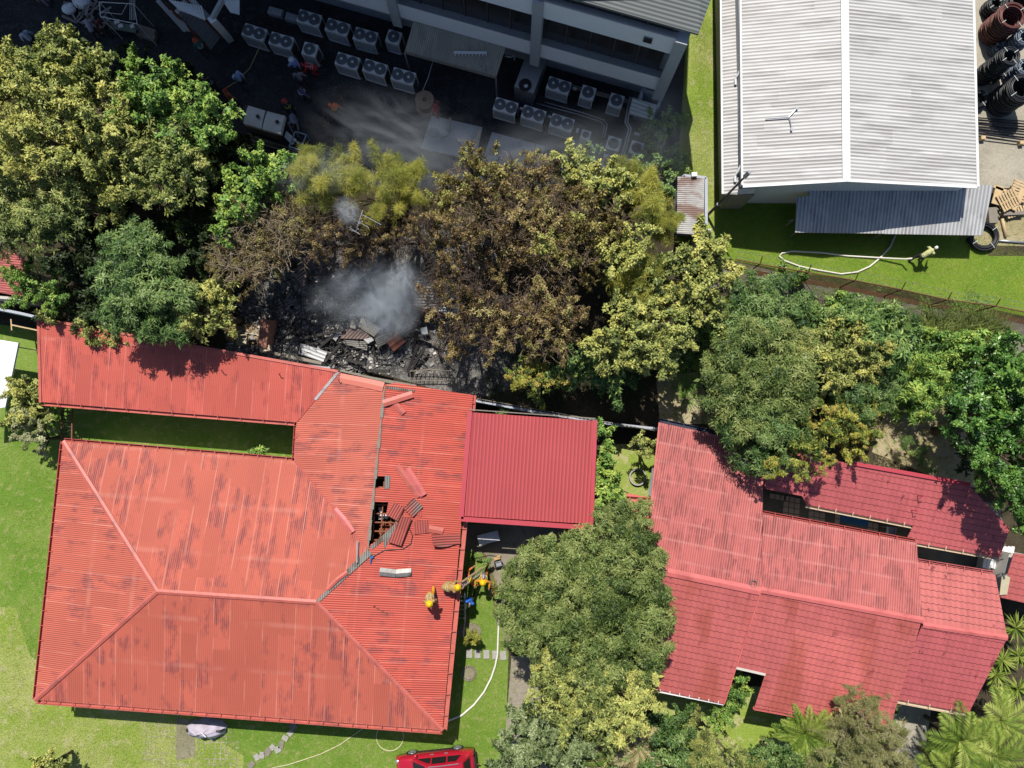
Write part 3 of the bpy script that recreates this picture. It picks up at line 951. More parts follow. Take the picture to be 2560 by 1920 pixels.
MB().bar(P(1857, 466, ze + .02), P(2116, 451, zr + .03), .14, .06).bar(P(2116, 451, zr + .03), P(2442, 468, ze + .02), .14, .06).build("verge_trim", M['white'], wh)
m = MB()
a, b, c = P(1862, 452, ze), P(2116, 438, zr), P(2436, 454, ze)
lo = [Vector((q.x, q.y, 0)) for q in (a, b, c)]
g = [lo[0], lo[2], Vector((c.x, c.y, ze - .1)), Vector((b.x, a.y, zr - .1)), Vector((a.x, a.y, ze - .1))]
off = Vector((0, .12, 0))
m.add(g + [p + off for p in g], [(0, 1, 2, 3, 4), (9, 8, 7, 6, 5), (0, 5, 6, 1), (1, 6, 7, 2), (2, 7, 8, 3), (3, 8, 9, 4), (4, 9, 5, 0)])
m.build("gable_wall", M['wall_white'], wh)
m = MB()
q = P(1857, 464, ze); q2 = P(1849, -260, ze)
m.box((q.x + .1, (q.y + q2.y) / 2, 1.75), (.12, abs(q2.y - q.y) - .2, 3.5))
m.build("clerestory_wall", M['column'], wh)
m = MB(); q = P(1812, 480, zl); q2 = P(1806, -260, zl)
m.box((q.x + .55, (q.y + q2.y) / 2, 1.2), (.15, abs(q2.y - q.y), 2.4)); m.box((q.x + .7 + .4, q.y - .0, 1.2), (1.2, .12, 2.4))
m.build("side_wall", simple("stained_block_wall", (.33, .30, .25), .9, var=.2, sc=1), wh)
q = P(2436, 454, ze); q2 = P(2420, -260, ze)
MB().box((q.x - .4, (q.y + q2.y) / 2, 1.6), (.15, abs(q2.y - q.y) - .3, 3.2)).build("side_wall", M['conc'], wh)
for x, y in ((1842, 190), (1841, 433)):
    MB().tube([P(x + 12, y - 20, 3.4), P(x + 4, y - 4, 3.2), P(x - 3, y + 6, 3.05), P(x - 3, y + 22, 3.0)], .07, 7).build("downpipe", M['offwhite'], wh)
MB().slab([P(1843, 486, 2.9), P(1886, 483, 2.9), P(1887, 471, 3.3), P(1846, 472, 3.3)], .03).build("plate", M['white'], wh)
lt = root("lean_to", "grey corrugated lean-to roof against the warehouse's end wall", "lean-to", P(2230, 530, 0))
lz1, lz2 = 1.5, 2.2
lpl = (P(1988, 581, lz1), P(2455, 588, lz1), P(2024, 463, lz2))
lq = lambda x, y, up=0: onplane(*lpl, x, y, up)
roof("sheet", [lq(1988, 581), lq(2213, 584), lq(2230, 463), lq(2024, 463), lq(2022, 490), lq(1992, 492)], M['lean_roof'], lt, (0, 1))
roof("sheet", [lq(2211, 585, .03), lq(2455, 589, .03), lq(2482, 463, .03), lq(2229, 463, .03)], M['lean_roof'], lt, (0, 1))
for x, y in ((1998, 575), (2215, 578), (2445, 580)):
    q = lq(x, y); MB().tube([(q.x, q.y, 0), (q.x, q.y, q.z - .05)], .05, 6).build("post", M['grey_wood'], lt)
m = MB(); q = lq(2190, 568, .05)
m.tube([lq(1975, 548, -.3), lq(1990, 545, -.3), lq(1976, 556, -.6)], .02, 5); m.build("bracket", M['steel'], lt)
br = MB()
wp = (P(1857, 464, ze), P(2116, 449, zr), P(1849, -260, ze))
wq = lambda x, y, up=0.09: onplane(*wp, x, y, up)
br.tube([wq(1912, 299), wq(1969, 295)], .035, 5).tube([wq(1969, 295), wq(1990, 273)], .022, 5).tube([wq(1969, 295), wq(1973, 300), wq(1977, 325)], .022, 5)
br.box(wq(1990, 273, .1), (.12, .12, .06)).box(wq(1977, 325, .1), (.1, .16, .06))
br.build("forked_rod", M['steel'], label="thin forked metal rod lying on the white warehouse roof", cat="rod")
# leaning lamp pole at the corner
lp = root("lamp_pole", "tall thin lamp pole leaning over the warehouse's near corner", "lamp pole", P(1767, 540, 0))
a, b = P(1767, 540, 0), P(1864, 440, 4.9)
MB().tube([a, a.lerp(b, .5), b], .085, 8, .05).build("pole", simple("dark_pole", (.10, .10, .11), .6), lp)
MB().bar(b - (b - a).normalized() * .1, b + (b - a).normalized() * .42, .22, .12).build("lamp_head", M['steel'], lp)
MB().ball(a.lerp(b, .32), (.1, .1, .1), 8, 6).build("clamp", M['white'], lp)
MB().tube([a + Vector((-.3, .15, .1)), a + Vector((0, 0, .5))], .05, 6).build("stay", M['rust'], lp)
# rusty little roof on the grass strip and its white block
sh = root("zinc_shed", "narrow zinc shed roof striped with rust beside the grass strip", "shed", P(1728, 510, 0))
sp_ = (P(1690, 560, 2.1), P(1760, 586, 2.1), P(1700, 440, 2.2))
sq = lambda x, y: onplane(*sp_, x, y)
roof("sheet", [sq(1694, 440), sq(1761, 445), sq(1759, 587), sq(1692, 583)], M['rust_roof'], sh, (1, 2))
walls("wall", sh, [P(1688, 470), P(1742, 475), P(1742, 588), P(1690, 585)], 0, 2.0, M['wall_grey'])
MB().box(P(1753, 596, .9), (.65, .55, 1.8), .05).build("white_block", simple("peeling_white_block", (.62, .60, .55), .9, var=.25, sc=4, dirt=(.25, .2, .12)), label="peeling white block at the foot of the rusty shed roof", cat="block")
MB().box(P(1735, 437, 2.32), (.3, .22, .2), .05).build("roof_box", M['white'], sh)
s2 = root("white_shelter", "small white corrugated shelter roof under the building's corner column", "shelter", P(1606, 272, 0))
s2p = [P(1572, 284, 1.9), P(1630, 300, 1.9), P(1644, 263, 2.1), P(1582, 244, 2.1)]
roof("sheet", s2p, corrugated("chalky_white_sheet", (.66, .66, .62), (.22, .2, .16), pitch=.2, stain=.5, lines=.35), s2, (1, 2))
walls("wall", s2, [P(1585, 296), P(1628, 306), P(1638, 276), P(1592, 262)], 0, 1.85, M['wall_grey'])

# ---------------------------------------------------------------- air-conditioning units
ARZ = math.atan2(U.y, U.x) + math.pi             # unit length runs along the facade
M['coil'] = simple("dark_coil_panel", (.075, .075, .08), .6, var=.3, sc=8)
M['fan'] = simple("fan_guard_grey", (.21, .225, .25), .5, .3, var=.1)


def ac_unit(fans, w, d, h):
    r = root("condenser", None, None)
    z0 = .12
    m = MB()
    m.box((0, 0, z0 + h - .10), (w, d, .20))                          # top hood
    for sx in (-1, 1):
        for sy in (-1, 1): m.box((sx * (w / 2 - .03), sy * (d / 2 - .03), z0 + (h - .2) / 2), (.06, .06, h - .2))
    m.box((0, 0, z0 + .06), (w - .13, d - .002, .12))
    m.build("casing", M['offwhite'], r, local=True, bevel=.008)
    for sy in (-1, 1):
        m = MB()
        hh = h - .34
        m.box((0, sy * (d / 2 - .045), z0 + .12 + hh / 2), (w - .14, .03, hh))
        m.build("coil_panel", M['coil'], r, local=True)
        m = MB()
        for k in range(6): m.box((0, sy * (d / 2 - .018), z0 + .18 + k * hh / 6), (w - .16, .02, .013))
        m.build("guard_bar", M['offwhite'], r, local=True)
    for sx in (-1, 1):
        m = MB(); hh = h - .34
        m.box((sx * (w / 2 - .045), 0, z0 + .12 + hh / 2), (.03, d - .14, hh)); m.build("coil_panel", M['coil'], r, local=True)
    m = MB(); m.box((0, -d * .32, .06), (w + .12, .08, .12)); m.box((0, d * .32, .06), (w + .12, .08, .12)); m.build("base_rail", M['grey_wood'], r, local=True)
    R_ = (w / fans - .06) / 2 if fans == 2 else min(w, d) / 2 - .07
    R_ = min(R_, d / 2 - .05)
    for k in range(fans):
        x = (k - (fans - 1) / 2) * (w / fans)
        zt = z0 + h
        m = MB()
        m.lathe([(R_, 0), (R_ + .03, .0), (R_ + .03, .05), (R_, .05), (R_, 0)], (x, 0, zt), 28)
        m.lathe([(R_, .012), (.02, .012)], (x, 0, zt), 28)
        for q in range(1, 5): m.ring((x, 0, zt + .05 + .012 * (4 - q)), R_ * q / 4.4, .008, 24, 4)
        for q in range(12):
            a = q * math.pi / 6
            m.bar((x + math.cos(a) * R_ * .2, math.sin(a) * R_ * .2, zt + .085), (x + math.cos(a) * R_, math.sin(a) * R_, zt + .05), .012, .012)
        g = m.build("fan_guard", M['fan'], r, local=True)
        h_ = MB().lathe([(.07, .06), (.075, .10), (.0, .11)], (x, 0, zt), 14).build("hub", M['offwhite'], g, local=True)
    return r


def single_fan(w, dark):
    """a low square condenser seen from above: open fan with blades under a guard"""
    r = root("condenser", None, None)
    m = MB()
    h = .75
    n = 28
    Ri = w / 2 - .07
    m.box((0, -w / 2 + .02, h / 2), (w, .04, h)); m.box((0, w / 2 - .02, h / 2), (w, .04, h))
    m.box((-w / 2 + .02, 0, h / 2), (.04, w - .085, h)); m.box((w / 2 - .02, 0, h / 2), (.04, w - .085, h))
    vs, fs = [], []
    for j in range(n):
        a = 2 * math.pi * j / n + math.pi / 4
        cx, sy = math.cos(a), math.sin(a)
        k = (w / 2) / max(abs(cx), abs(sy))
        vs += [(cx * k, sy * k, h + .003), (cx * Ri, sy * Ri, h + .02), (cx * Ri, sy * Ri, h - .3)]
    for j in range(n):
        b, c = 3 * j, 3 * ((j + 1) % n)
        fs += [(b, c, c + 1, b + 1), (b + 1, c + 1, c + 2, b + 2)]
    m.add(vs, fs)
    m.build("casing", M['offwhite'], r, local=True)
    MB().lathe([(Ri, h - .29), (0, h - .29)], (0, 0, 0), n).build("well", M['black'], r, local=True)
    m = MB()
    for k in range(3):
        a = k * 2.094 + .4
        m.slab([(math.cos(a) * .07, math.sin(a) * .07, h - .1), (math.cos(a - .35) * Ri * .92, math.sin(a - .35) * Ri * .92, h - .14), (math.cos(a + .45) * Ri * .92, math.sin(a + .45) * Ri * .92, h - .07)], .02)
    m.lathe([(.09, h - .2), (.09, h - .05), (0, h - .04)], (0, 0, 0), 14)
    m.build("fan", M['fan'] if not dark else M['coil'], r, local=True)
    m = MB()
    for q in range(1, 4): m.ring((0, 0, h + .03), Ri * q / 3.2, .007, 24, 4)
    for q in range(4):
        a = q * math.pi / 4
        m.bar((-math.cos(a) * Ri, -math.sin(a) * Ri, h + .03), (math.cos(a) * Ri, math.sin(a) * Ri, h + .03), .012, .01)
    m.build("fan_guard", M['fan'], r, local=True)
    return r


twin = ac_unit(2, 1.30, .74, 1.12)
solo = ac_unit(1, .80, .74, 1.12)
zt_ = 1.25
k2 = .2893
rowA, rowB, rowC, rowD = "units in the row nearest the building", "units in the front row of the yard", "units in the right cluster's back row", "units in the right cluster's front row"
tw = [(772, 45, "twin-fan condenser at the left end of the row nearest the building", rowA),
      (843, 67, "second twin-fan condenser in the row nearest the building", rowA),
      (913, 89, "twin-fan condenser beside the single-fan one in the building row", rowA),
      (635, 80, "twin-fan condenser at the far left end of the front row", rowB),
      (702, 101, "second twin-fan condenser of the front row, left of a single-fan one", rowB),
      (868, 152, "twin-fan condenser in the front row, just right of the person in red", rowB),
      (937, 169, "middle twin-fan condenser of the three beside the cable drum", rowB),
      (1008, 190, "twin-fan condenser in the front row nearest the cable drum", rowB),
      (1397, 213, "twin-fan condenser under the overhang beside the steel duct box", rowC),
      (1264, 265, "leftmost twin-fan condenser behind the two pale concrete slabs", rowD),
      (1334, 285, "middle twin-fan condenser behind the two pale concrete slabs", rowD),
      (1405, 306, "right twin-fan condenser beside the smallest fan box", rowD)]
for i, (x, y, lb, gp) in enumerate(tw):
    q = P(x, y, zt_)
    o = twin if i == 0 else dup(twin)
    o.location = (q.x, q.y, 0); o.rotation_euler = (0, 0, ARZ + R.uniform(-.03, .03))
    tag(o, lb, "condenser", gp)
for i, (x, y, lb, gp) in enumerate([(984, 92, "single-fan condenser beside the beige lean-to roof", rowA), (774, 123, "single-fan condenser in the front row behind the person in red", rowB),
                                    (1470, 231, "single-fan condenser between the twin-fan unit and the white shelter", rowC), (1541, 251, "single-fan condenser with a broken fan guard, nearest the white shelter", rowC)]):
    q = P(x, y, zt_)
    o = solo if i == 0 else dup(solo)
    o.location = (q.x, q.y, 0); o.rotation_euler = (0, 0, ARZ + R.uniform(-.03, .03))
    tag(o, lb, "condenser", gp)
low = single_fan(.78, False); lowd = single_fan(.76, True)
for i, (x, y, o, lb, rz) in enumerate([(1534, 359, low, "square low condenser left of the pair of white pipes", ARZ), (1523, 404, None, "square low condenser half under the trees' edge, left of the pipes", ARZ + .05),
                                       (1578, 414, None, "square low condenser with bright fan blades nearest the hedge", ARZ + .12), (1592, 370, lowd, "square low condenser with a dark fan right of the white pipes", ARZ)]):
    q = P(x, y, .75)
    if o is None: o = dup(low)
    o.location = (q.x, q.y, 0); o.rotation_euler = (0, 0, rz)
    tag(o, lb, "condenser", "low square condensers by the white pipes")
sm = single_fan(.54, True); q = P(1464, 338, .6); sm.location = (q.x, q.y, -.1); sm.rotation_euler = (0, 0, ARZ)
tag(sm, "smallest square condenser with one dark fan, near the tree edge", "condenser")
du = root("duct_box", "long dull steel duct box with one dark round fan below the overhang", "duct", P(1330, 200, 0))
dr = Matrix.Rotation(ARZ - .05, 3, 'Z')
dc = P(1326, 195, .75)
MB().box(dc, (1.15, 2.3, 1.5), ARZ - .06).build("casing", M['steel'], du, bevel=.01)
q = P(1313, 213, 1.51); MB().lathe([(.31, 0), (.33, .05), (.36, .05), (.36, 0)], q, 24).lathe([(.31, .008), (0, .008)], q, 24).build("fan_opening", M['black'], du)
MB().box(P(1315, 215, 1.53), (.2, .16, .03), .3).build("motor_plate", M['offwhite'], du)
m = MB()
for a, b in (((1297, 238), (1330, 250)), ((1300, 236), (1332, 247))): m.bar(P(*a, .1), P(*b, .1), .05, .2)
m.build("foot_rail", M['offwhite'], du)


def pipe(name, pts, r, mat, label, cat="pipe", z=.12, grp=None):
    q = [P(p[0], p[1], p[2] if len(p) > 2 else z) for p in pts]
    return MB().tube(q, r, 6).build(name, mat, label=label, cat=cat, group=grp, smooth=True)


pipe("white_pipe", [(1575, 243), (1568, 275), (1563, 306), (1572, 322), (1562, 360), (1552, 397)], .05, M['offwhite'], "white pipe with a kink, nearer the low condensers' left pair")
pipe("white_pipe", [(1581, 244), (1574, 276), (1569, 305), (1578, 321), (1568, 361), (1558, 398)], .05, M['offwhite'], "white pipe with a kink, on the hedge side of its twin")
pipe("steel_pipe", [(1360, 255), (1450, 280), (1510, 300), (1518, 312), (1511, 345)], .04, M['steel'], "steel pipe running past the right cluster to the low condensers")
pipe("steel_pipe", [(1340, 258), (1448, 287), (1503, 305), (1511, 316), (1505, 346)], .04, M['steel'], "steel pipe bent beside the longer one near the low condensers")
pipe("wall_pipe", [(1262, 140, .8), (1278, 143, .8), (1286, 138, .8), (1286, 150, .5)], .05, M['offwhite'], "short white drain pipe at the building's ground wall")
m = MB()
for k in range(7): m.tube([P(1258 + k * 7, 180, .1), P(1250 + k * 5, 235, .1), P(1262 + k * 6, 246 + k, .1), P(1560, 330 + k * 3, .1)], .02, 4)
m.build("copper_lines", simple("dark_insulation", (.06, .055, .065), .7), label="bundle of dark insulated lines laid between the right condensers", cat="pipe")
m = MB()
for k in range(5): m.tube([P(640 + k * 3, 50 - k * 4, .1), P(840, 120 - k * 3, .1), P(960, 158 - k * 3, .1)], .03, 4)
m.build("copper_lines", M['char'], label="dark insulated lines laid between the left condenser rows", cat="pipe")
m = MB()
for k in range(3): m.tube([P(1380, 200 + k * 4, .1), P(1480, 226 + k * 4, .1), P(1580, 252 + k * 4, .1)], .025, 4)
m.build("copper_lines", M['steel'], label="steel lines along the wall behind the right back row", cat="pipe")
for x, y, w, d, lb in ((1304, 273, .2, .12, "small white isolator box right of the leftmost slab condenser"), (1374, 293, .2, .12, "small white isolator box between two front right condensers"),
                       (1437, 222, .22, .12, "small white isolator box between the back-row condensers"), (1443, 328, .12, .3, "white narrow isolator box left of the smallest condenser"),
                       (1480, 366, .2, .12, "white isolator box just above the tree edge"), (1592, 336, .32, .12, "white flat isolator box above the dark-fan condenser"), (1434, 357, .12, .2, "white isolator box at the slab's far corner")):
    m = MB(); m.box(P(x, y, .5), (w, d, .18), ARZ); m.box(P(x, y, .2), (.05, .05, .42), ARZ); m.build("isolator_box", M['white'], label=lb, cat="switch box", group="isolator boxes among the condensers")
for x, y, lb in ((690, 32, "pale low plinth nearest the stair, left of the building row"), (733, 47, "pale low plinth beside the building row's first unit")):
    m = MB(); m.box(P(x, y, .15), (.85, .42, .3), ARZ); m.box(P(x, y, .33), (.7, .3, .06), ARZ); m.build("plinth", M['slab'], label=lb, cat="plinth", group="low plinths by the building row")

# slabs with manholes
for pts, mh, lb, lb2 in (([(1079, 289), (1206, 318), (1188, 400), (1052, 371)], (1085, 333), "left pale concrete tank slab, next to the cable drum", "round manhole lid in the slab by the cable drum"),
                         ([(1230, 330), (1363, 366), (1345, 420), (1200, 420)], (1237, 377), "right pale concrete tank slab, half hidden by scorched trees", "round manhole lid in the slab by the scorched trees")):
    s_ = root("tank_slab", lb, "slab", P(pts[0][0], pts[0][1], 0))
    MB().slab([P(x, y, .22) for x, y in pts], .22).build("slab", M['slab'], s_)
    MB().lathe([(.31, 0), (.31, .05), (.27, .06), (.26, .03), (.0, .03)], P(mh[0], mh[1], .22), 28).build("manhole_lid", simple("slab_grey_lid", (.27, .28, .29), .9), s_)
m = MB(); m.tube([P(1126, 295, .28), P(1118, 338, .28), P(1108, 341, .28)], .07, 6)
m.build("slab_pipe", M['conc'], label="bent grey pipe lying on the left tank slab", cat="pipe")
# cable drum
cd = root("cable_drum", "wooden cable drum standing on its flange by the haze", "cable drum", P(1068, 273, 0))
q = P(1066, 268, 0)
M['drum'] = simple("drum_board", (.32, .22, .16), .8, var=.25, sc=5)
MB().lathe([(.60, 0), (.60, .08), (0, .08)], q, 28).build("flange", M['drum'], cd)
MB().lathe([(.40, .07), (.40, .86)], q, 24).build("barrel", simple("drum_brown", (.2, .09, .055), .8, var=.2), cd)
m = MB().lathe([(.0, .86), (.54, .86), (.54, .94), (.1, .94), (.1, .92), (0, .92)], q, 28)
f = m.build("flange", M['drum'], cd)
m = MB(); m.lathe([(.13, .93), (.13, .97), (.05, .97), (.05, .93)], q, 14)
for k in range(6): m.lathe([(.025, .94), (.025, .965), (0, .965)], q + Vector((math.cos(k * 1.05) * .27, math.sin(k * 1.05) * .27, 0)), 6)
m.build("hub_plate", M['rust'], f)
# white twin-lid tank + frame cart
tk = root("lidded_bin", "pair of white curved-lid bins on a dark trailer in the shaded yard", "bin", P(655, 310, 0))
for k, qd in enumerate(([(621, 264), (664, 277), (654, 322), (608, 309)], [(669, 278), (713, 290), (702, 335), (656, 323)])):
    m = MB()
    n = 7
    a, b, c, d = [P(x, y, 1.75) for x, y in qd]
    top, base = [], []
    for i in range(n + 1):
        f_ = i / n
        zc = .09 * math.sin(math.pi * min(1, f_ * .9 + .05))
        top += [a.lerp(d, f_) + Vector((0, 0, zc)), b.lerp(c, f_) + Vector((0, 0, zc))]
    fs = [(2 * i, 2 * i + 2, 2 * i + 3, 2 * i + 1) for i in range(n)]
    m.add(top, fs)
    m.slab([a, b, c, d], .25)
    m.build("lid", simple("bin_white", (.60, .62, .60), .5, var=.12, sc=2, dirt=(.35, .36, .35)), tk)
    MB().lathe([(.10, 0), (.10, .08), (.06, .1), (0, .1)], a.lerp(c, .62) + Vector((.15, .1, .2)), 12).build("cap", M['black'], tk)
ctr = (P(660, 300, 0))
MB().box(P(658, 308, .8), (1.95, 1.0, 1.35), ARZ).build("tank", M['dark_wall'], tk)
fc = root("frame_cart", "blue-grey steel frame cart beside the lidded bins", "cart", P(745, 345, 0))
m = MB()
fp = [P(738, 329, .9), P(766, 337, .9), P(751, 375, .9), P(723, 366, .9)]
for i in range(4):
    m.bar(fp[i], fp[(i + 1) % 4], .06, .06)
    m.tube([fp[i], Vector((fp[i].x, fp[i].y, .05))], .035, 6)
m.bar(fp[0].lerp(fp[3], .6), fp[1].lerp(fp[2], .6), .05, .05)
m.build("frame", simple("blue_grey_paint", (.22, .32, .40), .5), fc)
MB().slab([P(716, 327, .8), P(742, 350, .8), P(730, 362, .8), P(710, 342, .8)], .04).build("panel", M['offwhite'], fc)
m = MB()
for (a, b) in (((608, 345), (790, 398)), ((635, 342), (720, 372)), ((640, 352), (790, 392))): m.bar(P(*a, .2), P(*b, .2), .14, .1)
m.build("timber_beam", M['grey_wood'], label="long grey timbers lying between the bins and the dark trees", cat="timber")

# ---------------------------------------------------------------- top-left stair, pergola, clutter
st = root("fire_stair", "steel outside stair with rust-red stringers at the building's end", "stair", P(500, 70, 0))
a0, a1 = P(448, 14, 3.0), P(538, 108, .3)
d_ = (a1 - a0); sd_ = d_.cross(Vector((0, 0, 1))).normalized()
m = MB()
for sg in (-1, 1): m.bar(a0 + sd_ * .5 * sg, a1 + sd_ * .5 * sg, .06, .25)
m.build("stringer", M['rust'], st)
m = MB()
for k in range(13): m.box(a0 + d_ * (k + .5) / 13, (.9, .26, .04), math.atan2(sd_.y, sd_.x))
m.build("tread", M['steel'], st)
for sg in (-1, 1):
    m = MB()
    hh = Vector((0, 0, .9))
    m.tube([a0 + sd_ * .5 * sg + hh, a1 + sd_ * .5 * sg + hh], .03, 6)
    for k in range(8): 
        q = a0 + d_ * (k / 7) + sd_ * .5 * sg; m.tube([q, q + hh], .02, 5)
    m.build("handrail", simple("red_lead_paint", (.24, .07, .045), .7, var=.2), st)
pg = root("pergola", "white-framed slatted pergola with slanting columns over the stair", "pergola", P(520, 40, 0))
m = MB()
pa, pb, pc, pd = P(430, -20, 5.0), P(540, 25, 5.0), P(515, 48, 5.0), P(425, 0, 5.0)
m.bar(P(475, -5, 4.6), P(538, 62, 3.2), .22, .3); m.bar(P(556, 0, 4.6), P(531, 46, 4.2), .18, .25); m.bar(P(395, 2, 4.5), P(462, 76, 2.8), .2, .25)
m.build("beam", M['column'], pg)
m = MB()
for k in range(13): m.bar(P(424 + k * 6.5, 0 + k * 1.2, 4.4), P(452 + k * 5, 26 + k * 2, 4.3), .08, .05)
m.build("slat", M['offwhite'], pg)
m = MB(); q = P(568, 100, 0); m.bar(P(576, 100, 0), P(530, 48, 4.2), .35, .3)
m.build("column", M['wall_white'], pg)
MB().slab([P(555, 0, 3.2), P(598, 0, 3.2), P(598, 36, 2.8), P(575, 30, 2.8)], .06).build("white_panel", M['wall_white'], pg)
MB().slab([P(420, 24, 2.6), P(445, 30, 2.6), P(475, 78, 2.6), P(455, 76, 2.6)], .06).build("landing", M['column'], pg)
fr = root("steel_rack", "thin pale steel rack frame above the work table at top left", "rack", P(300, 30, 0))
m = MB()
fpt = [P(248, 5, 2.2), P(335, 10, 2.2), P(343, 60, 2.2), P(252, 42, 2.2)]
for i in range(4):
    m.tube([fpt[i], fpt[(i + 1) % 4]], .025, 5); m.tube([fpt[i], (fpt[i].x, fpt[i].y, 0)], .025, 5)
for k in range(4): m.tube([P(325 + k * 4, 0, 2), P(325 + k * 4, 50, 2)], .018, 5)
m.tube([P(252, 30, 1.6), P(304, 36, 1.6), P(318, 10, 1.6)], .02, 5)
m.build("frame", M['offwhite'], fr)
tb = root("work_table", "low green work table with white parcels at top left", "table", P(310, 65, 0))
tp = [P(270, 52, .75), P(343, 64, .75), P(338, 82, .75), P(272, 70, .75)]
MB().slab(tp, .05).build("tabletop", simple("green_top", (.14, .18, .15), .6), tb)
for q in tp: MB().tube([(q.x, q.y, 0), (q.x, q.y, .72)], .03, 5).build("leg", M['steel'], tb)
for x, y, w, d, lb in ((293, 55, .3, .2, "white folded parcel at the green table's left end"), (302, 65, .28, .22, "white crumpled parcel near the green table's middle"), (331, 66, .25, .2, "square white parcel at the green table's right end")):
    MB().box(P(x, y, .81), (w, d, .1), .3).build("parcel", M['white'], label=lb, cat="parcel", group="parcels on the green table", bevel=.02)
for i, (x, y, s, lb) in enumerate(((212, 12, .55, "large pale sack at the top of the scrap pile"), (178, 28, .42, "pale blue sack at the scrap pile's left edge"), (268, 58, .3, "grey tyre-like roll standing beside the green table"), (158, 80, .25, "white bucket on its own near the treetops"))):
    q = P(x, y, 0)
    rr = random.Random(i)
    m = MB()
    if i < 2: 
        m.ball(q + Vector((0, 0, s * .5)), (s, s * .8, s * .6), 10, 7); m.ball(q + Vector((s * .5, s * .3, s * .9)), (s * .4, s * .3, s * .35), 8, 5)
    else: m.lathe([(s * .9, 0), (s, s * .8), (s * .8, s * 1.2), (s * .5, s * 1.2), (s * .45, .1), (0, .1)], q, 14)
    m.build("sack" if i < 2 else "bucket", (M['wall_white'] if i != 2 else M['column']), label=lb, cat="sack" if i < 2 else "bucket", smooth=i < 2)
m = MB(); rr = random.Random(3)
for k in range(46):
    a = P(rr.uniform(185, 260), rr.uniform(5, 75), rr.uniform(.05, .5)); an = rr.uniform(0, 3.14)
    m.bar(a, a + Vector((math.cos(an), math.sin(an), rr.uniform(-.1, .3))) * rr.uniform(.3, 1.1), rr.uniform(.03, .14), .03)
m.build("scrap_pile", simple("pale_scrap", (.3, .28, .26), .8, var=.4, sc=3), label="tangled scrap heap beside the steel rack", cat="scrap heap")
m = MB()
for y0 in (70, 84): m.bar(P(348, y0, .15), P(390, y0 + 14, .15), .32, .3)
m.build("concrete_steps", M['grey_wood'], label="two worn grey steps beside the green table", cat="steps")
pipe("hose_line", [(653, 108, .9), (625, 170, .1), (590, 205, .05), (556, 226, .05)], .03, simple("yellow_hose", (.42, .36, .16), .6), "yellow hose running from the far left condenser towards the trees", "hose")
pipe("lead_pipe", [(1083, 150, .5), (1070, 195, .3), (1056, 228, .1)], .025, M['offwhite'], "thin white pole leaning beside the cable drum", "pole")

# ---------------------------------------------------------------- right yard: coils, pipes, pallets
M['coil_black'] = simple("black_hose", (.03, .03, .034), .4, var=.2)
M['coil_red'] = simple("red_brown_hose", (.16, .06, .05), .45, var=.2)
M['coil_blue'] = simple("blue_grey_hose", (.14, .17, .22), .4, var=.2)


def coil(x, y, z, Rm, n, rows, mat, label, r=.035):
    o = root("hose_coil", label, "hose coil", None or (0, 0, 0), "hose coils stacked in the warehouse yard")
    q = P(x, y, z)
    o.location = (q.x, q.y, 0)
    m = MB(); rr = random.Random(int(x))
    for j in range(rows):
        for i in range(n):
            m.ring((q.x + rr.uniform(-.05, .05), q.y + rr.uniform(-.05, .05), z - r - j * (z - .05) / rows), Rm - i * r * 2.1, r, 30, 5)
    m.build("turns", mat, o, smooth=True)
    for k in range(4):
        m = MB()
        a = k * 1.57 + .6
        c = Vector((q.x + math.cos(a) * (Rm - n * r * .9), q.y + math.sin(a) * (Rm - n * r * .9), z + .0))
        m.bar(c - Vector((math.cos(a), math.sin(a), 0)) * n * r * 1.3, c + Vector((math.cos(a), math.sin(a), 0)) * n * r * 1.3, .035, .03)
        m.build("strap", simple("pale_strap", (.45, .52, .48), .5), o)
    return o


coil(2533, 38, 1.9, .74, 3, 22, M['coil_red'], "tall stack of red-brown hose at the right frame edge")
coil(2526, 138, 2.5, .50, 3, 26, M['coil_black'], "tall narrow stack of black hose, middle of the yard edge")
coil(2558, 219, 2.0, .78, 4, 22, M['coil_black'], "widest stack of black hose, at the frame's right edge")
coil(2449, 245, .5, .50, 3, 5, M['coil_black'], "low coil of black hose tucked against the warehouse gutter")
coil(2562, 90, 1.6, .45, 3, 16, M['coil_blue'], "blue-grey hose stack between the red and black stacks")
coil(2500, 118, .6, .28, 2, 5, M['coil_blue'], "small pale hose roll behind the narrow black stack")
coil(2554, 2, 1.0, .6, 3, 10, M['coil_black'], "dark hose stack at the top right corner")
coil(2562, 165, 1.3, .42, 3, 12, M['coil_blue'], "blue-grey hose stack between the narrow and the widest black stacks")
coil(2503, 175, .9, .40, 3, 8, M['coil_black'], "short black stack right under the narrow black stack")
coil(2492, 8, .8, .45, 3, 8, M['coil_black'], "short black stack left of the red-brown one")
coil(2463, 588, .35, .82, 3, 4, M['coil_black'], "black hose coil lying half under the grey lean-to", r=.045)
m = MB()
for k in range(9): m.tube([P(2438 + (k * 7) % 13, 294 + k * 5.6, .15 + .05 * (k % 3)), P(2600, 306 + k * 7.1, .15)], .04 + .012 * (k % 2), 6)
m.build("long_pipes", M['coil_black'], label="bundle of long dark pipes lying across the concrete yard", cat="pipe bundle")
for x, y, lb in ((2455, 346, "wooden chock left below the long pipes"), (2552, 358, "wooden chock at the frame edge below the long pipes")):
    MB().box(P(x, y, .15), (.26, .2, .3), .1).build("chock", M['pale_wood'], label=lb, cat="chock", bevel=.01)


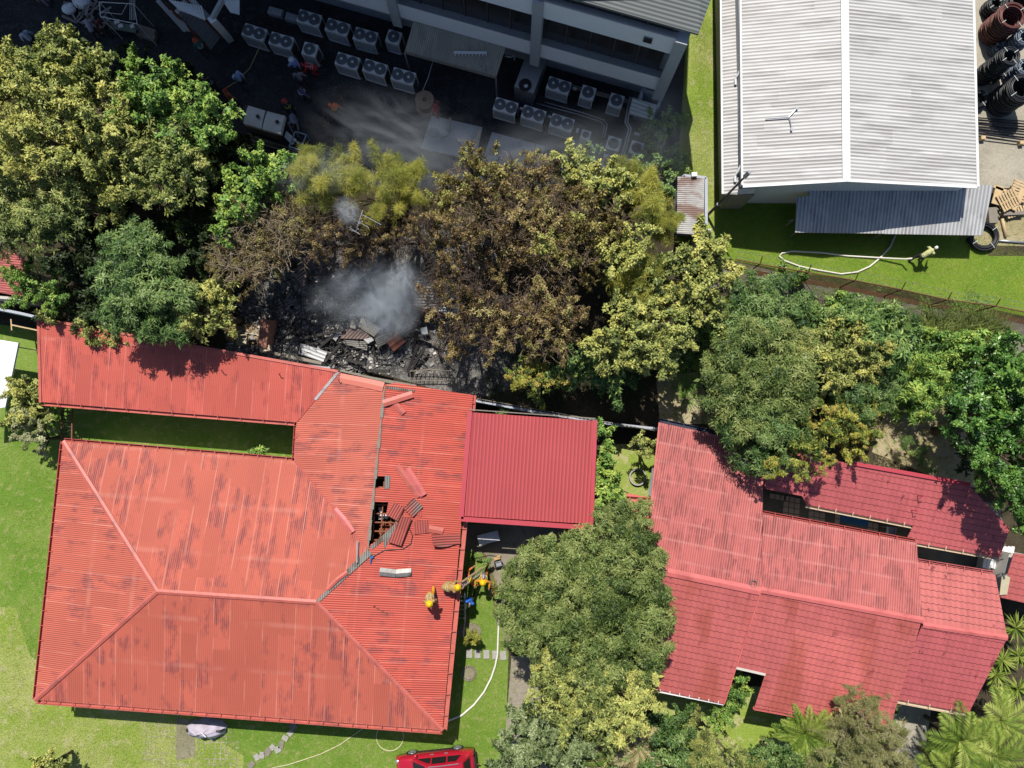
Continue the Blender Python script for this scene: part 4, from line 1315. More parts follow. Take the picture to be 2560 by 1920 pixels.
def pallet(x, y, z, rz, label, tilt=0.0):
    o = root("pallet", label, "pallet", (0, 0, 0), "pallets heaped beside the lean-to")
    q = P(x, y, z); o.location = (q.x, q.y, z); 
    rot = Matrix.Rotation(rz, 3, 'Z') @ Matrix.Rotation(tilt, 3, 'X')
    m = MB()
    for k in range(7): m.box(q + rot @ Vector(((k - 3) * .17, 0, .06)), (.11, 1.0, .022), rot=rot)
    m.build("deck_board", M['pale_wood'], o)
    m = MB()
    for k in (-1, 0, 1): m.box(q + rot @ Vector((0, k * .44, 0)), (1.12, .09, .09), rot=rot)
    m.build("bearer", M['pale_wood'], o)


pallet(2520, 500, .55, .5, "pallet with slats showing on top of the wood heap", .1)
pallet(2548, 478, .4, 1.2, "pallet lying at the frame's right edge behind the slatted one", .05)
pallet(2535, 520, .2, .3, "pallet lowest in the wood heap, towards the grass")
for i, (x, y, w, d, rz, lb) in enumerate(((2494, 488, .45, 1.1, -.3, "brown plank sheet at the wood heap's left end"), (2545, 500, .3, 1.3, -.5, "pale loose board across the wood heap"), (2500, 472, .15, .8, 1.2, "short pale board behind the brown plank sheet"), (2478, 540, .5, .9, .05, "grey-brown timber block beside the lean-to's right edge"), (2530, 535, 1.2, .2, .05, "weathered beam along the bottom of the wood heap"))):
    m = MB(); q = P(x, y, .5 if i < 3 else .2)
    m.box(q, (w, d, .05 if i < 3 else .35), rz); m.box(q + Vector((0, 0, -.12 if i < 3 else -.18)), (w * .3, d * .9, .12 if i < 3 else .03), rz)
    m.build("timber_board", M['pale_wood'] if i < 3 else M['grey_wood'], label=lb, cat="board", group="boards in the wood heap")
pipe("timber_post", [(2505, 545, .1), (2515, 592, .1)], .09, M['pale_wood'], "fallen round timber post on the straw", "post")
pipe("steel_pipe", [(2490, 601, .1), (2570, 607, .1)], .06, M['steel'], "straight grey pipe lying on the straw at the right edge")

# ---------------------------------------------------------------- fence on the bank
fe = root("wire_fence", "rust-red barbed wire fence with angled posts along the lawn's bank", "fence", P(2200, 742, 0))
base = [(1814, 669), (1871, 680), (1986, 700), (2098, 719), (2209, 741), (2318, 765), (2433, 780), (2560, 806), (2680, 832)]
hz_ = 1.9
ups = []
for i, (x, y) in enumerate(base):
    a = P(x, y, 0); b = Vector((a.x, a.y, hz_)); c = b + Vector((0, .34, .40))
    ups.append((a, b, c))
    if 0 < i: 
        p_ = MB().tube([a, b], .04, 6).build("post", M['rust'], fe)
        MB().tube([b, c], .03, 6).build("arm", M['rust'], p_)
M['mesh'] = None
t = NT("rusty_chainlink")
uvn = t.n("TexCoord").outputs["Object"]
sp = t.n("SeparateXYZ"); t.l(uvn, sp.inputs[0])
g1 = t.math('ABSOLUTE', t.math('SINE', t.math('MULTIPLY', t.math('ADD', sp.outputs[0], sp.outputs[2]), 52)))
g2 = t.math('ABSOLUTE', t.math('SINE', t.math('MULTIPLY', t.math('SUBTRACT', sp.outputs[0], sp.outputs[2]), 52)))
al = t.math('MAXIMUM', t.math('LESS_THAN', g1, .30), t.math('LESS_THAN', g2, .30))
t.l(al, t.b.inputs["Alpha"])
M['mesh'] = t.done((.22, .10, .05), .8)
for i in range(len(ups) - 1):
    m = MB(); a, b = ups[i], ups[i + 1]
    m.add([a[0] + Vector((0, 0, .05)), b[0] + Vector((0, 0, .05)), b[1], a[1]], [(0, 1, 2, 3)])
    m.build("wire_mesh", M['mesh'], fe)
m = MB(); m.tube([u[1] for u in ups], .035, 6); m.build("rail", M['rust'], fe)
m = MB(); m.tube([u[0] + Vector((0, 0, .06)) for u in ups], .045, 6); m.build("rail", M['rust'], fe)
m = MB()
for j in (.15, 1):
    pts = []
    for i in range(len(ups) - 1):
        for k in range(14): pts.append((ups[i][1].lerp(ups[i][2], .2 + .8 * j)).lerp(ups[i + 1][1].lerp(ups[i + 1][2], .2 + .8 * j), k / 14))
    m.tube(pts, .004, 3)
    for k, q in enumerate(pts):
        if k % 2 == 0: m.bar(q + Vector((0, -.05, -.06)), q + Vector((.03, .07, .06)), .022, .012)
m.build("barbed_wire", M['zinc'], fe)
MB().add([Vector((u[0].x - .02, u[0].y - .10, .02 + .0)) for u in ups] + [Vector((u[0].x + .02, u[0].y + .10, .22)) for u in ups], [(i, i + 1, len(ups) + i + 1, len(ups) + i) for i in range(len(ups) - 1)]).build("kerb_plinth", simple("rusty_plinth", (.30, .16, .09), .9, var=.3, sc=3), fe)

# ---------------------------------------------------------------- torn sheets on the red roof
k3 = .3345
Z2 = lambda x, y: (760 + x * k3, 880 + y * k3)     # coordinates read off an enlarged view


def rsheet(name, quad, mat, label, up=.1, e=(0, 1), curl=0.0, group="loose sheets on the red roof", cat="sheet", plane=None):
    f = plane or ep
    pts = []
    for i, q in enumerate(quad):
        x, y = Z2(*q)
        pts.append(f(x, y, up + (curl if i in (2, 3) else 0)))
    return roof(name, pts, mat, None, e, .015, label, cat, group)


sc, rd, zn = M['scorched'], M['red_wet'], M['burnt_tin']
rsheet("roof_sheet", [(620, 1215), (705, 1262), (755, 1158), (670, 1118)], sc, "square scorched sheet lying across the larger hole", .16)
rsheet("roof_sheet", [(815, 1235), (750, 1170), (820, 1085), (890, 1155)], sc, "diamond-set sheet of red and bare metal beyond the larger hole", .13)
rsheet("roof_sheet", [(632, 1415), (730, 1445), (810, 1240), (735, 1222)], sc, "longest torn sheet slanting down from the larger hole", .22)
rsheet("roof_sheet", [(825, 1362), (932, 1352), (925, 1253), (818, 1265)], sc, "blackened square sheet lying between the long torn sheet and eave", .06)
rsheet("roof_sheet", [(760, 1190), (878, 1232), (878, 1180), (800, 1170)], rd, "red sheet half under the diamond-set one", .05)
# curled sheet
m = MB(); q = [(957, 1360), (1170, 1358), (1172, 1438), (1005, 1452)]
pts = []
for i in range(9):
    f_ = i / 8
    a = Vector((*Z2(957 + 213 * f_, 1360 - 2 * f_), 0)); b = Vector((*Z2(970 + 200 * f_, 1432 + 20 * math.sin(3.1 * min(1, f_ * 1.1 + .1))), 0))
    h = .06 + .28 * (1 - f_) ** 2
    pts += [ep(a.x, a.y, h), ep(b.x, b.y, h + .06)]
m.add(pts, [(2 * i, 2 * i + 1, 2 * i + 3, 2 * i + 2) for i in range(8)])
m.build("roof_sheet", sc, label="curled-up blackened sheet at the red roof's eave", cat="sheet", group="loose sheets on the red roof", uv=(pts[0], Vector((0, 1, 0)), Vector((1, 0, 0))))


wpl = lambda x, y, up=0: onplane(NE, J, RN, x, y, up)
npl = lambda x, y, up=0: onplane(NW, En, Wn, x, y, up)


def strip(quadline, w, mat, label, up=.08, bend=None, cat="ridge cap", plane=None):
    """a ridge cap or plank lying on the roof, slightly V-shaped"""
    pts = [(plane or ep)(*Z2(*q), up) for q in quadline]
    m = MB()
    for a, b in zip(pts, pts[1:]):
        s = (b - a).cross(Vector((0, 0, 1))).normalized() * w / 2
        z = Vector((0, 0, .05))
        m.slab([a + z, b + z, b + s, a + s], .012)
        m.slab([a + z, a - s, b - s, b + z], .012)
    return m.build("ridge_cap", mat, None, label, cat, "ridge caps pulled off the red roof")


strip([(595, 385), (690, 355), (815, 315)], .36, M['red_trim'], "orange-red cap strip near the roof's burnt top edge", .12)
strip([(672, 378), (710, 420), (745, 462)], .34, M['red_trim'], "shorter red cap strip touching the longer one near the burnt edge", .05)
strip([(692, 850), (780, 965), (865, 1080)], .36, M['red_trim'], "long red cap strip beside the small square hole", .05)
strip([(772, 870), (830, 960), (898, 1070)], .34, M['pink_trim'], "grey-streaked cap strip overlapping the long red one", .12)
strip([(932, 1318), (1042, 1338)], .36, M['red_trim'], "short red cap strip above the curled sheet", .06)
strip([(232, 1172), (310, 1260), (368, 1345)], .30, M['pink_trim'], "curved pinkish cap strip on the roof's left side of the valley", .1, plane=wpl)
strip([(405, 1408), (400, 1570)], .10, M['zinc'], "narrow white strip standing in the roof valley", .16, plane=npl)
strip([(568, 1638), (690, 1652), (805, 1642)], .40, simple("crumpled_zinc", (.34, .32, .30), .4, .5, var=.5, sc=3, dirt=(.10, .09, .08)), "crumpled silver cap strip alone on the wet red slope", .1)
strip([(330, 1640), (248, 1700), (180, 1770)], .22, M['red_trim'], "red cap strip lying by the bare hip above the wet slope", .14)
strip([(270, 195), (380, 215), (500, 240), (595, 262)], .5, M['red_wet'], "lifted red cap row along the roof's burnt top edge", .04, plane=wpl)
m = MB(); m.tube([ep(*Z2(498, 1580), .05), ep(*Z2(505, 1535), .08), ep(*Z2(520, 1520), .08)], .035, 6).box(ep(*Z2(510, 1530), .09), (.16, .12, .08), .6)
m.build("hand_tool", M['blue'], label="small blue-headed tool on the wet red slope", cat="tool")
m = MB(); m.tube([ep(*Z2(520, 1525), .06), ep(*Z2(600, 1480), .06), ep(*Z2(740, 1470), .06), ep(*Z2(800, 1430), .06), ep(*Z2(812, 1370), .06), ep(*Z2(785, 1310), .06)], .02, 5)
m.build("cable", M['black'], label="thin black cable curling over the wet red slope", cat="cable")
m = MB(); m.tube([ep(934, 1516, .04), ep(969, 1534, .04)], .02, 5); m.tube([ep(934, 1516, .04), ep(938, 1513, .1)], .02, 5)
m.build("rod", M['rust'], label="thin bent rod lying on the lower red slope", cat="rod")

# ---------------------------------------------------------------- burnt site
k4 = .2893
Z4 = lambda x, y: (660 + x * k4, 480 + y * k4)


def tin(quad, z, mat, label, e=(0, 1), dz=(0, 0, 0, 0), cat="sheet"):
    pts = [P(*Z4(*q), z + d) for q, d in zip(quad, dz)]
    return roof("burnt_sheet", pts, mat, None, e, .02, label, cat, "burnt sheets in the ruin")


bt, rt_ = M['burnt_tin'], M['rust_tin']
tin([(660, 1265), (945, 1275), (850, 1185), (680, 1183)], .55, rt_, "dull red-brown corrugated sheet at the middle of the burnt ruin", (1, 2), (0, .1, .1, 0))
tin([(645, 1300), (890, 1370), (895, 1300), (760, 1262)], .45, bt, "ochre-grey sheet just below the red-brown one in the ruin", (1, 2))
tin([(815, 1165), (950, 1252), (1010, 1175), (840, 1078)], .75, M['beige_roof'], "tan corrugated sheet sloping below the smoke", (1, 2), (0, 0, .2, .2))
tin([(950, 1250), (985, 1350), (1065, 1300), (1118, 1205)], .6, bt, "creased grey sheet between the tan and rust-red ones", (0, 1))
tin([(1052, 1290), (1122, 1382), (1222, 1292), (1150, 1205)], .7, corrugated("rust_red_patch_tin", (.42, .15, .09), (.08, .05, .04), pitch=.3, amp=1, stain=.7, lines=.6, rust=(.28, .26, .24)), "bright rust-red square sheet in the burnt ruin", (0, 1))
tin([(295, 1395), (512, 1470), (548, 1380), (320, 1308)], .5, M['lean_roof'], "pale grey corrugated sheet near the long red roof", (1, 2))
tin([(860, 1275), (900, 1310), (950, 1280), (930, 1255)], .8, M['zinc'], "small bent bare-metal scrap amid the burnt sheets", (0, 1))
tin([(575, 1250), (620, 1290), (665, 1215), (610, 1205)], .4, M['zinc'], "crumpled pale scrap left of the red-brown sheet", (0, 1))
tin([(285, 750), (345, 830), (375, 700), (300, 612), (262, 630)], 1.0, rt_, "dark red corrugated scrap under the scorched bush", (0, 1))
tin([(420, 960), (445, 985), (545, 810), (520, 800)], .7, bt, "narrow grey sheet leaning at the ruin's left side", (0, 1))
tin([(735, 1060), (745, 1175), (795, 1180), (770, 1050)], .8, M['beige_roof'], "narrow tan board standing left of the smoke", (0, 1))
tin([(800, 1060), (950, 1040), (955, 1110), (810, 1110)], .5, bt, "pale bent sheet lying under the smoke plume", (0, 1))
tin([(1320, 1265), (1380, 1260), (1800, 1400), (1700, 1395)], .5, bt, "long buckled grey sheet at the ruin's right side", (1, 2))
br_ = root("burnt_roof", "whitish corrugated roof left over from the burnt building, under bare branches", "roof", P(1110, 750, 0))
roof("sheet", [P(*Z4(1300, 985), 1.5), P(*Z4(1800, 1110), 1.4), P(*Z4(1840, 860), 1.9), P(*Z4(1290, 720), 2.0)], corrugated("ashen_white_sheet", (.50, .49, .46), (.10, .09, .085), pitch=.16, amp=1, stain=.8, lines=.6), br_, (0, 3))
MB().bar(P(*Z4(1300, 1000), 1.3), P(*Z4(1700, 1090), 1.2), .2, .2).build("eave_beam", M['rust'], br_)
for a, b in ((1310, 800), (1310, 980), (1780, 1090)):
    q = P(*Z4(a, b), 1.6); MB().tube([(q.x, q.y, 0), (q.x, q.y, 1.5)], .06, 6).build("post", M['char'], br_)
beams = [((60, 1265), (350, 1200), "left"), ((200, 1290), (700, 1190), ""), ((480, 1340), (590, 1250), ""), ((510, 1480), (660, 1320), ""), ((800, 1460), (850, 1370), ""), ((1240, 1560), (1330, 1320), ""), ((1255, 1560), (1400, 1330), ""), ((1285, 1400), (1320, 1200), ""), ((900, 1545), (1085, 1550), ""), ((710, 1450), (880, 1490), ""), ((20, 1380), (500, 1480), ""), ((280, 1430), (490, 1490), "")]
bl_lab = ["charred beam at the ruin's far left, near the brick pier", "long charred beam leading to the red-brown sheet", "short charred beam left of the red-brown sheet", "charred beam crossing the pale grey sheet's end", "charred stub below the ochre-grey sheet", "left one of two charred beams standing together in the ruin", "right one of two charred beams standing together in the ruin", "charred beam beside the white-topped stub", "charred beam flat along the ruin's lower edge", "thin charred beam lying in pale rubble below the sheets", "grey plank along the top edge of the long red roof", "pale round log below the pale grey sheet"]
for (a, b, _), lb in zip(beams, bl_lab):
    m = MB(); m.bar(P(*Z4(*a), .3), P(*Z4(*b), .75), .16, .14)
    if "log" in lb: m = MB().tube([P(*Z4(*a), .35), P(*Z4(*b), .3)], .12, 8)
    m.build("charred_beam", M['grey_wood'] if "grey plank" in lb or "log" in lb else M['char'], label=lb, cat="beam", group="beams in the burnt ruin")
m = MB()     # planks hanging along the roof's burnt edge
for k in range(5): m.bar(P(850 + k * 3, 926 + k * 1.5, 3.2 - .1 * k), P(985 + k * 14, 958 + k * 1.6, 3.2 - .1 * k), .1, .05)
m.build("burnt_lath", M['grey_wood'], label="burnt laths peeled back along the red roof's top edge", cat="lath")
gr = MB(); gc = P(*Z4(1450, 1590), .3)
for k in range(11): gr.tube([gc + Vector((-1.2 + k * .24, -.3 + .1 * math.sin(k), 0)), gc + Vector((-1.2 + k * .24, .25, .15 + .03 * k)), gc + Vector((-1.0 + k * .2, .4, .1))], .02, 4)
gr.tube([gc + Vector((-1.25, -.3, 0)), gc + Vector((0, -.25, .02)), gc + Vector((1.25, -.3, 0))], .03, 5).tube([gc + Vector((-1.2, .25, .15)), gc + Vector((0, .34, .3)), gc + Vector((1.2, .25, .3))], .03, 5)
gr.build("window_grille", M['grey_wood'], label="curved iron grille lying at the ruin's lower right", cat="grille")
pr = root("brick_pier", "scorched reddish brick pier at the ruin's left edge", "pier", P(668, 860, 0))
MB().bar(P(673, 800, .9), P(664, 868, .7), .5, 1.2).build("shaft", simple("scorched_brick", (.28, .13, .09), .9, var=.35, sc=5, dirt=(.06, .05, .05)), pr)
MB().box(P(664, 872, 1.0), (.55, .3, .3), .2).build("cap", M['cream'], pr)
m = MB(); m.box(P(1063, 829, .5), (.35, .35, .9), .2); m.box(P(1063, 829, .98), (.26, .3, .05), .2)
m.build("masonry_stub", M['column'], label="white-topped masonry stub among the charred beams", cat="stub")
rr = random.Random(11)
m = MB()
for k in range(3600):
    x, y = rr.gauss(860, 110), rr.gauss(830, 70)
    if not (590 < x < 1200 and 660 < y < 935) or y > 905 + (x - 700) * .13: continue
    s = rr.choice((.03, .05, .07, .10, .16))
    m.box(P(x, y, s * .3), (s * rr.uniform(.6, 2.4), s * rr.uniform(.5, 1.4), s * .6), rr.uniform(0, 3.1))
m.build("rubble", simple("ashen_rubble", (.32, .305, .29), .9, var=.5, sc=2, dirt=(.03, .028, .026)), kind="stuff")
m = MB()
for k in range(900):
    x, y = rr.gauss(830, 110), rr.gauss(845, 55)
    if not (590 < x < 1180 and 690 < y < 930) or y > 905 + (x - 700) * .13: continue
    s = rr.choice((.03, .05, .08, .13))
    m.box(P(x, y, s * .4), (s * rr.uniform(.6, 2), s, s * .5), rr.uniform(0, 3.1))
m.build("pale_rubble", simple("pale_rubble", (.66, .62, .56), .9, var=.4, sc=2), kind="stuff")
m = MB()
for k in range(620):
    x, y = rr.gauss(860, 120), rr.gauss(820, 70)
    if not (590 < x < 1200 and 680 < y < 925) or y > 900 + (x - 700) * .13: continue
    a = P(x, y, rr.uniform(.05, .4)); an = rr.uniform(0, 6.3)
    m.bar(a, a + Vector((math.cos(an), math.sin(an), rr.uniform(-.1, .25))) * rr.uniform(.3, 1.3), rr.uniform(.02, .07), .03)
m.build("charred_debris", M['char'], kind="stuff")
MB().slab([P(*Z4(380, 1060), .05), P(*Z4(510, 1080), .05), P(*Z4(520, 1150), .05), P(*Z4(390, 1120), .05)], .05).build("ash_patch", M['conc'], label="pale ash-covered floor patch left of the smoke", cat="floor patch")
ground("clay_patch", [(555, 800), (640, 810), (665, 830), (655, 870), (600, 862), (565, 850)], ground_mat("clay_ground", [(.30, .21, .11), (.36, .27, .16), (.2, .15, .08)], 1.5), .012)
wbr = root("wheelbarrow", "pale empty wheelbarrow on the bare clay by the long red roof", "wheelbarrow", P(606, 850, 0))
m = MB(); c = P(606, 850, .45)
for s in (-1, 1): m.box(c + Vector((.27 * s, 0, 0)), (.04, .55, .25), .05); m.box(c + Vector((0, .27 * s, 0)), (.55, .04, .25), .05)
m.box(c - Vector((0, 0, .12)), (.52, .5, .03), .05); m.build("tray", simple("ochre_tray", (.48, .42, .28), .6, var=.2), wbr)
m = MB(); 
for s in (-1, 1): m.tube([c + Vector((-.5, .2 * s, .05)), c + Vector((-.9, .25 * s, .1))], .02, 5); m.tube([c + Vector((-.2, .2 * s, -.1)), c + Vector((-.25, .2 * s, -.42))], .02, 5)
m.build("handle", M['steel'], wbr)
MB().ring(c + Vector((.45, 0, -.25)), .16, .05, 16, 6, Matrix.Rotation(math.pi / 2, 3, 'X')).build("wheel", M['black'], wbr)
pipe("hose", [(565, 831, .1), (600, 832, .1), (640, 836, .1), (662, 850, .1), (668, 870, .1)], .035, simple("pale_hose", (.5, .46, .36), .6), "pale hose lying on the clay by the wheelbarrow", "hose")
an = root("roof_aerial", "white metal aerial frame with crossbars poking out of the trees", "aerial", P(895, 590, 0))
m = MB(); a, b = P(907, 525, 6.2), P(889, 580, 5.9)
m.tube([a, b], .02, 5)
for x0, y0, x1, y1 in ((868, 539, 922, 569), (873, 568, 899, 586), (905, 536, 953, 562), (873, 573, 897, 583), (897, 560, 906, 552)): m.tube([P(x0, y0, 6.1), P(x1, y1, 6.0)], .014, 5)
m.build("frame", M['column'], an)
q = P(895, 572, 6); MB().tube([(q.x, q.y, 0), (q.x, q.y, 6)], .03, 6).build("mast", M['steel'], an)

# ---------------------------------------------------------------- ladders and small things by the house
def ladder(name, a, b, w, label, mat, sep=.3, side=None, a2=None, b2=None):
    o = root(name, label, "ladder", (b.x, b.y, 0))
    d = (b - a); s = side or d.cross(Vector((0, 0, 1))).normalized()
    m = MB(); 
    for g in (-1, 1): 
        m = MB(); m.bar(a + s * w / 2 * g, b + s * w / 2 * g, .07, .10); m.build("rail", mat, o)
    m = MB(); k = int(d.length / sep)
    for i in range(1, k):
        q = a + d * i / k; m.tube([q - s * w / 2, q + s * w / 2], .022, 6)
    m.build("rungs", M['zinc'], o)
    return o


ladder("ladder", P(1149, 1467, 3.1), P(1213, 1421, .05), .62, "wooden-railed ladder leaning from the lawn onto the red roof's eave", M['pale_wood'], .33, Vector((.5, .86, 0)))
ladder("ladder", P(1152, 1480, 1.6), P(1153, 1556, .05), .45, "aluminium ladder standing in the shade against the house wall", M['steel'], .32)
tbx = root("generator_case", "black tool case open on the patio beside the firefighters", "case", P(1246, 1410, 0))
MB().box(P(1246, 1410, .16), (.42, .36, .3), .25).build("case", M['black'], tbx, bevel=.02)
m = MB(); m.bar(P(1238, 1406, .34), P(1256, 1402, .34), .03, .03); m.box(P(1247, 1411, .32), (.3, .2, .02), .25); m.build("lid", M['steel'], tbx)
m = MB(); c = P(1243, 1396, .1); m.box(c, (.35, .12, .15), .3).ball(c + Vector((.1, .1, .05)), (.1, .07, .07), 8, 6).tube([c + Vector((-.2, 0, .05)), c + Vector((.2, .2, .1))], .03, 5)
m.build("power_tool", simple("tan_tool", (.5, .32, .14), .5), label="tan power tool beside the black case on the patio", cat="tool")
pipe("cord", [(1172, 1402, .05), (1195, 1394, .05), (1225, 1388, .05), (1248, 1392, .05), (1258, 1410, .05), (1268, 1440, .05)], .018, M['black'], "black cord curving over the patio to the tool case", "cord")
tp_ = root("covered_table", "white tarp-covered table in the carport's shade", "table", P(1221, 1347, 0))
m = MB(); m.box(P(1221, 1345, .9), (1.15, .55, .05), .25); m.slab([P(1196, 1352, .92), P(1245, 1337, .95), P(1250, 1346, .7), P(1203, 1366, .7)], .02).slab([P(1196, 1352, .93), P(1225, 1338, .97), P(1248, 1336, .95), P(1235, 1332, 1.0)], .02)
m.build("tarp", simple("white_tarp", (.62, .62, .64), .5, var=.2, sc=3), tp_)
for dx in (-.45, .45): MB().tube([P(1221, 1345, 0) + Vector((dx, .1, 0)), P(1221, 1345, .9) + Vector((dx, .1, 0))], .03, 5).build("leg", M['steel'], tp_)

cano = [(1173, 1634), (1194, 1635), (1216, 1636), (1238, 1637), (1258, 1639)]
for i, (x, y) in enumerate(cano):
    MB().box(P(x, y, .03), (.34, .46, .06), .02 * i).build("stepping_stone", M['conc'], label=["stepping stone nearest the house wall in the short row", "second stepping stone from the house wall in the short row", "middle stepping stone of the short row of five", "stepping stone under the white hose", "stepping stone nearest the brick path, half grown over"][i], cat="stepping stone", group="stepping stones between house and path", bevel=.015)
sp2_ = [(733, 1816), (726, 1832), (713, 1845), (703, 1862), (694, 1874, .2), (681, 1868), (669, 1880), (655, 1888), (642, 1893), (628, 1912)]
nm = ["deepest in the house shadow", "second from the house in the curved row", "dark one, third from the house in the curved row", "large pale one, fourth in the curved row", "small one tucked beside the large pale one", "tilted dark one at the curve's middle", "squarish one after the curve's middle", "thin one between two squarish ones", "pale one near the frame's bottom edge", "last one at the frame's bottom edge"]
for i, q in enumerate(sp2_):
    MB().box(P(q[0], q[1], .03), (.40 - .06 * (i % 3), .34 - .05 * (i % 2), .06), .5 + .3 * (i % 4)).build("stepping_stone", M['conc'] if i % 3 else M['grey_wood'], label="curved-row stepping stone, " + nm[i], cat="stepping stone", group="curved row of stepping stones", bevel=.015)
for x, y, rx, ry, lb in ((1174, 1578, 26, 18, "round bare planting patch with stone edge by the house wall"), (1172, 1683, 16, 16, "round stone-edged bare patch lower along the house wall")):
    m = MB(); s = mpp()
    m.lathe([(1, .03), (0, .03)], (0, 0, 0), 24)
    m.v = [P(x, y, 0) + Vector((v.x * rx * s, v.y * ry * s, v.z)) for v in m.v]
    for k in range(18):
        a = k * .35; m.box(P(x, y, .04) + Vector((math.cos(a) * rx * s, math.sin(a) * ry * s, 0)), (.16, .1, .08), a + 1.57)
    m.build("planting_patch", M['patio'], label=lb, cat="planting patch")
M['firehose'] = simple("white_firehose", (.74, .71, .62), .7, var=.08)
pipe("fire_hose", [(1274, 1461, .06), (1262, 1490, .06), (1253, 1514, .06), (1247, 1550, .06), (1245, 1600, .08), (1244, 1635, .1), (1238, 1665, .08), (1228, 1695, .06), (1210, 1730, .06), (1185, 1762, .06), (1155, 1788, .06), (1120, 1802, .06), (1080, 1808, .06)], .055, M['firehose'], "white fire hose curving over the side lawn past the stepping stones", "hose")
pipe("fire_hose", [(2252, 560, .08), (2240, 584, .07), (2225, 618, .07), (2200, 645, .07), (2175, 666, .07), (2144, 680, .07), (2103, 685, .07), (2050, 676, .07), (2000, 666, .07), (1962, 652, .07), (1948, 640, .07), (1955, 633, .07), (1980, 628, .07), (2055, 632, .07), (2120, 640, .07), (2190, 644, .1), (2262, 648, .4), (2280, 646, .8)], .05, M['firehose'], "white fire hose looped on the warehouse lawn, pulled by a man", "hose")
M['ghose'] = simple("garden_hose", (.55, .52, .30), .6)
pipe("garden_hose", [(680, 1920, .04), (720, 1912, .04), (770, 1896, .04), (800, 1886, .04), (850, 1862, .04), (905, 1822, .04), (930, 1800, .04)], .03, M['ghose'], "yellow garden hose slanting over the lawn below the house", "hose")
m = MB(); q = P(975, 1842, .04); m.ring(q, .74, .03, 40, 6); m.build("garden_hose", M['ghose'], label="single loop of yellow garden hose beside the house shadow", cat="hose")
# covered motorbike
cb = root("covered_motorbike", "motorbike under a crumpled lilac-grey cover by the house's lower eave", "motorbike", P(520, 1815, 0))
m = MB(); c = P(520, 1818, .0)
n1, n2 = 28, 12
vs, fs = [], []
rr = random.Random(4)
for j in range(n2 + 1):
    t_ = j / n2
    for i in range(n1):
        a = 2 * math.pi * i / n1
        ra = 1 - .10 * math.cos(2 * a)
        px_ = 1.18 * math.cos(a) * (1 - .80 * t_ ** 1.6) * ra * (1 + .05 * math.sin(7 * a + 3 * t_))
        py_ = .52 * math.sin(a) * (1 - .85 * t_ ** 1.4) * (1 + .12 * math.sin(9 * a - 2 * t_))
        pz_ = .95 * t_ ** .8 * (1 - .12 * math.cos(a * 1.0) - .18 * math.sin(a * 2) * .5) + .05 * math.sin(5 * a + 9 * t_)
        vs.append(c + Vector((px_, py_, max(.01, pz_))))
for j in range(n2):
    for i in range(n1): fs.append((j * n1 + i, j * n1 + (i + 1) % n1, (j + 1) * n1 + (i + 1) % n1, (j + 1) * n1 + i))
fs.append(tuple(range(n2 * n1, (n2 + 1) * n1)))
m.add(vs, fs)
m.build("cover", simple("lilac_cover", (.52, .47, .56), .6, var=.12, sc=3), cb, smooth=True)
m = MB(); m.tube([c + Vector((.1, .1, 1.0)), c + Vector((.3, -.1, 1.0)), c + Vector((.35, -.4, .5)), c + Vector((.32, -.7, .05))], .03, 5)
m.build("strap", M['white'], cb)
for sx in (-1, 1): MB().ring(c + Vector((.75 * sx, 0, .3)), .24, .06, 18, 6, Matrix.Rotation(math.pi / 2, 3, 'X')).build("wheel", M['black'], cb)

# ---------------------------------------------------------------- red car at the bottom edge
car = root("parked_car", "shiny crimson estate car parked on the lawn at the bottom edge", "car", P(1085, 1905, 0))
M['carpaint'] = (lambda t: (t.done((.46, .012, .032), .25, .1, .6)))(NT("crimson_car_paint"))
M['carpaint'].node_tree.nodes["Principled BSDF"].inputs["Coat Weight"].default_value = .8
M['tyre'] = simple("tyre_rubber", (.02, .02, .02), .8)
M['rim'] = simple("alloy_rim", (.55, .56, .58), .3, .7, var=.05)
wf, wr_ = P(1031, 1882, .3), P(1144, 1870, .3)       # left flank wheels
cd_ = (wf - wr_); cd_.z = 0; wbase = cd_.length; cd_.normalize()      # points to the bonnet
cs_ = Vector((cd_.y, -cd_.x, 0))
if cs_.y > 0: cs_ = -cs_                             # from the visible flank to the far side
co = (wf + wr_) / 2; co.z = 0
hw = .92


def K(x, y, z): return co + cd_ * x + cs_ * (y + hw - .04) + Vector((0, 0, z))


hl_ = wbase / 2
X = lambda f_: f_ * hl_
prof = [(-1.72, .55), (-1.70, .92), (-1.62, 1.00), (-1.30, 1.08), (-.9, 1.06), (0, 1.02), (.55, 1.0), (1.0, .96), (1.42, .86), (1.66, .70), (1.72, .50)]
def shell(pr, half, zb, taper):
    m = MB(); vs = []
    for (fx, zt) in pr:
        tp = 1 - taper * max(0, abs(fx) - 1.15) ** 1.5
        w = half * tp
        vs += [K(X(fx), -w, zb), K(X(fx), -w * 1.0, zb + (zt - zb) * .55), K(X(fx), -w * .93, zt - .05), K(X(fx), -w * .80, zt), K(X(fx), w * .80, zt), K(X(fx), w * .93, zt - .05), K(X(fx), w, zb + (zt - zb) * .55), K(X(fx), w, zb)]
    n = len(pr); fs = []
    for i in range(n - 1):
        for j in range(8): fs.append((i * 8 + j, i * 8 + (j + 1) % 8, (i + 1) * 8 + (j + 1) % 8, (i + 1) * 8 + j))
    fs += [tuple(reversed(range(8))), tuple(range((n - 1) * 8, n * 8))]
    return m.add(vs, fs)
shell(prof, hw, .26, .25).build("body", M['carpaint'], car, smooth=True)
gh = MB(); sts = [(-1.58, 1.05, .80), (-1.25, 1.52, .66), (-.3, 1.60, .66), (.25, 1.56, .65), (.95, .98, .78)]
vs = []
for fx, z, w in sts: vs += [K(X(fx), -w, z), K(X(fx), w, z)]
vs2 = [K(X(fx), s * .84, 1.0) for fx, z, w in sts for s in (-1, 1)]
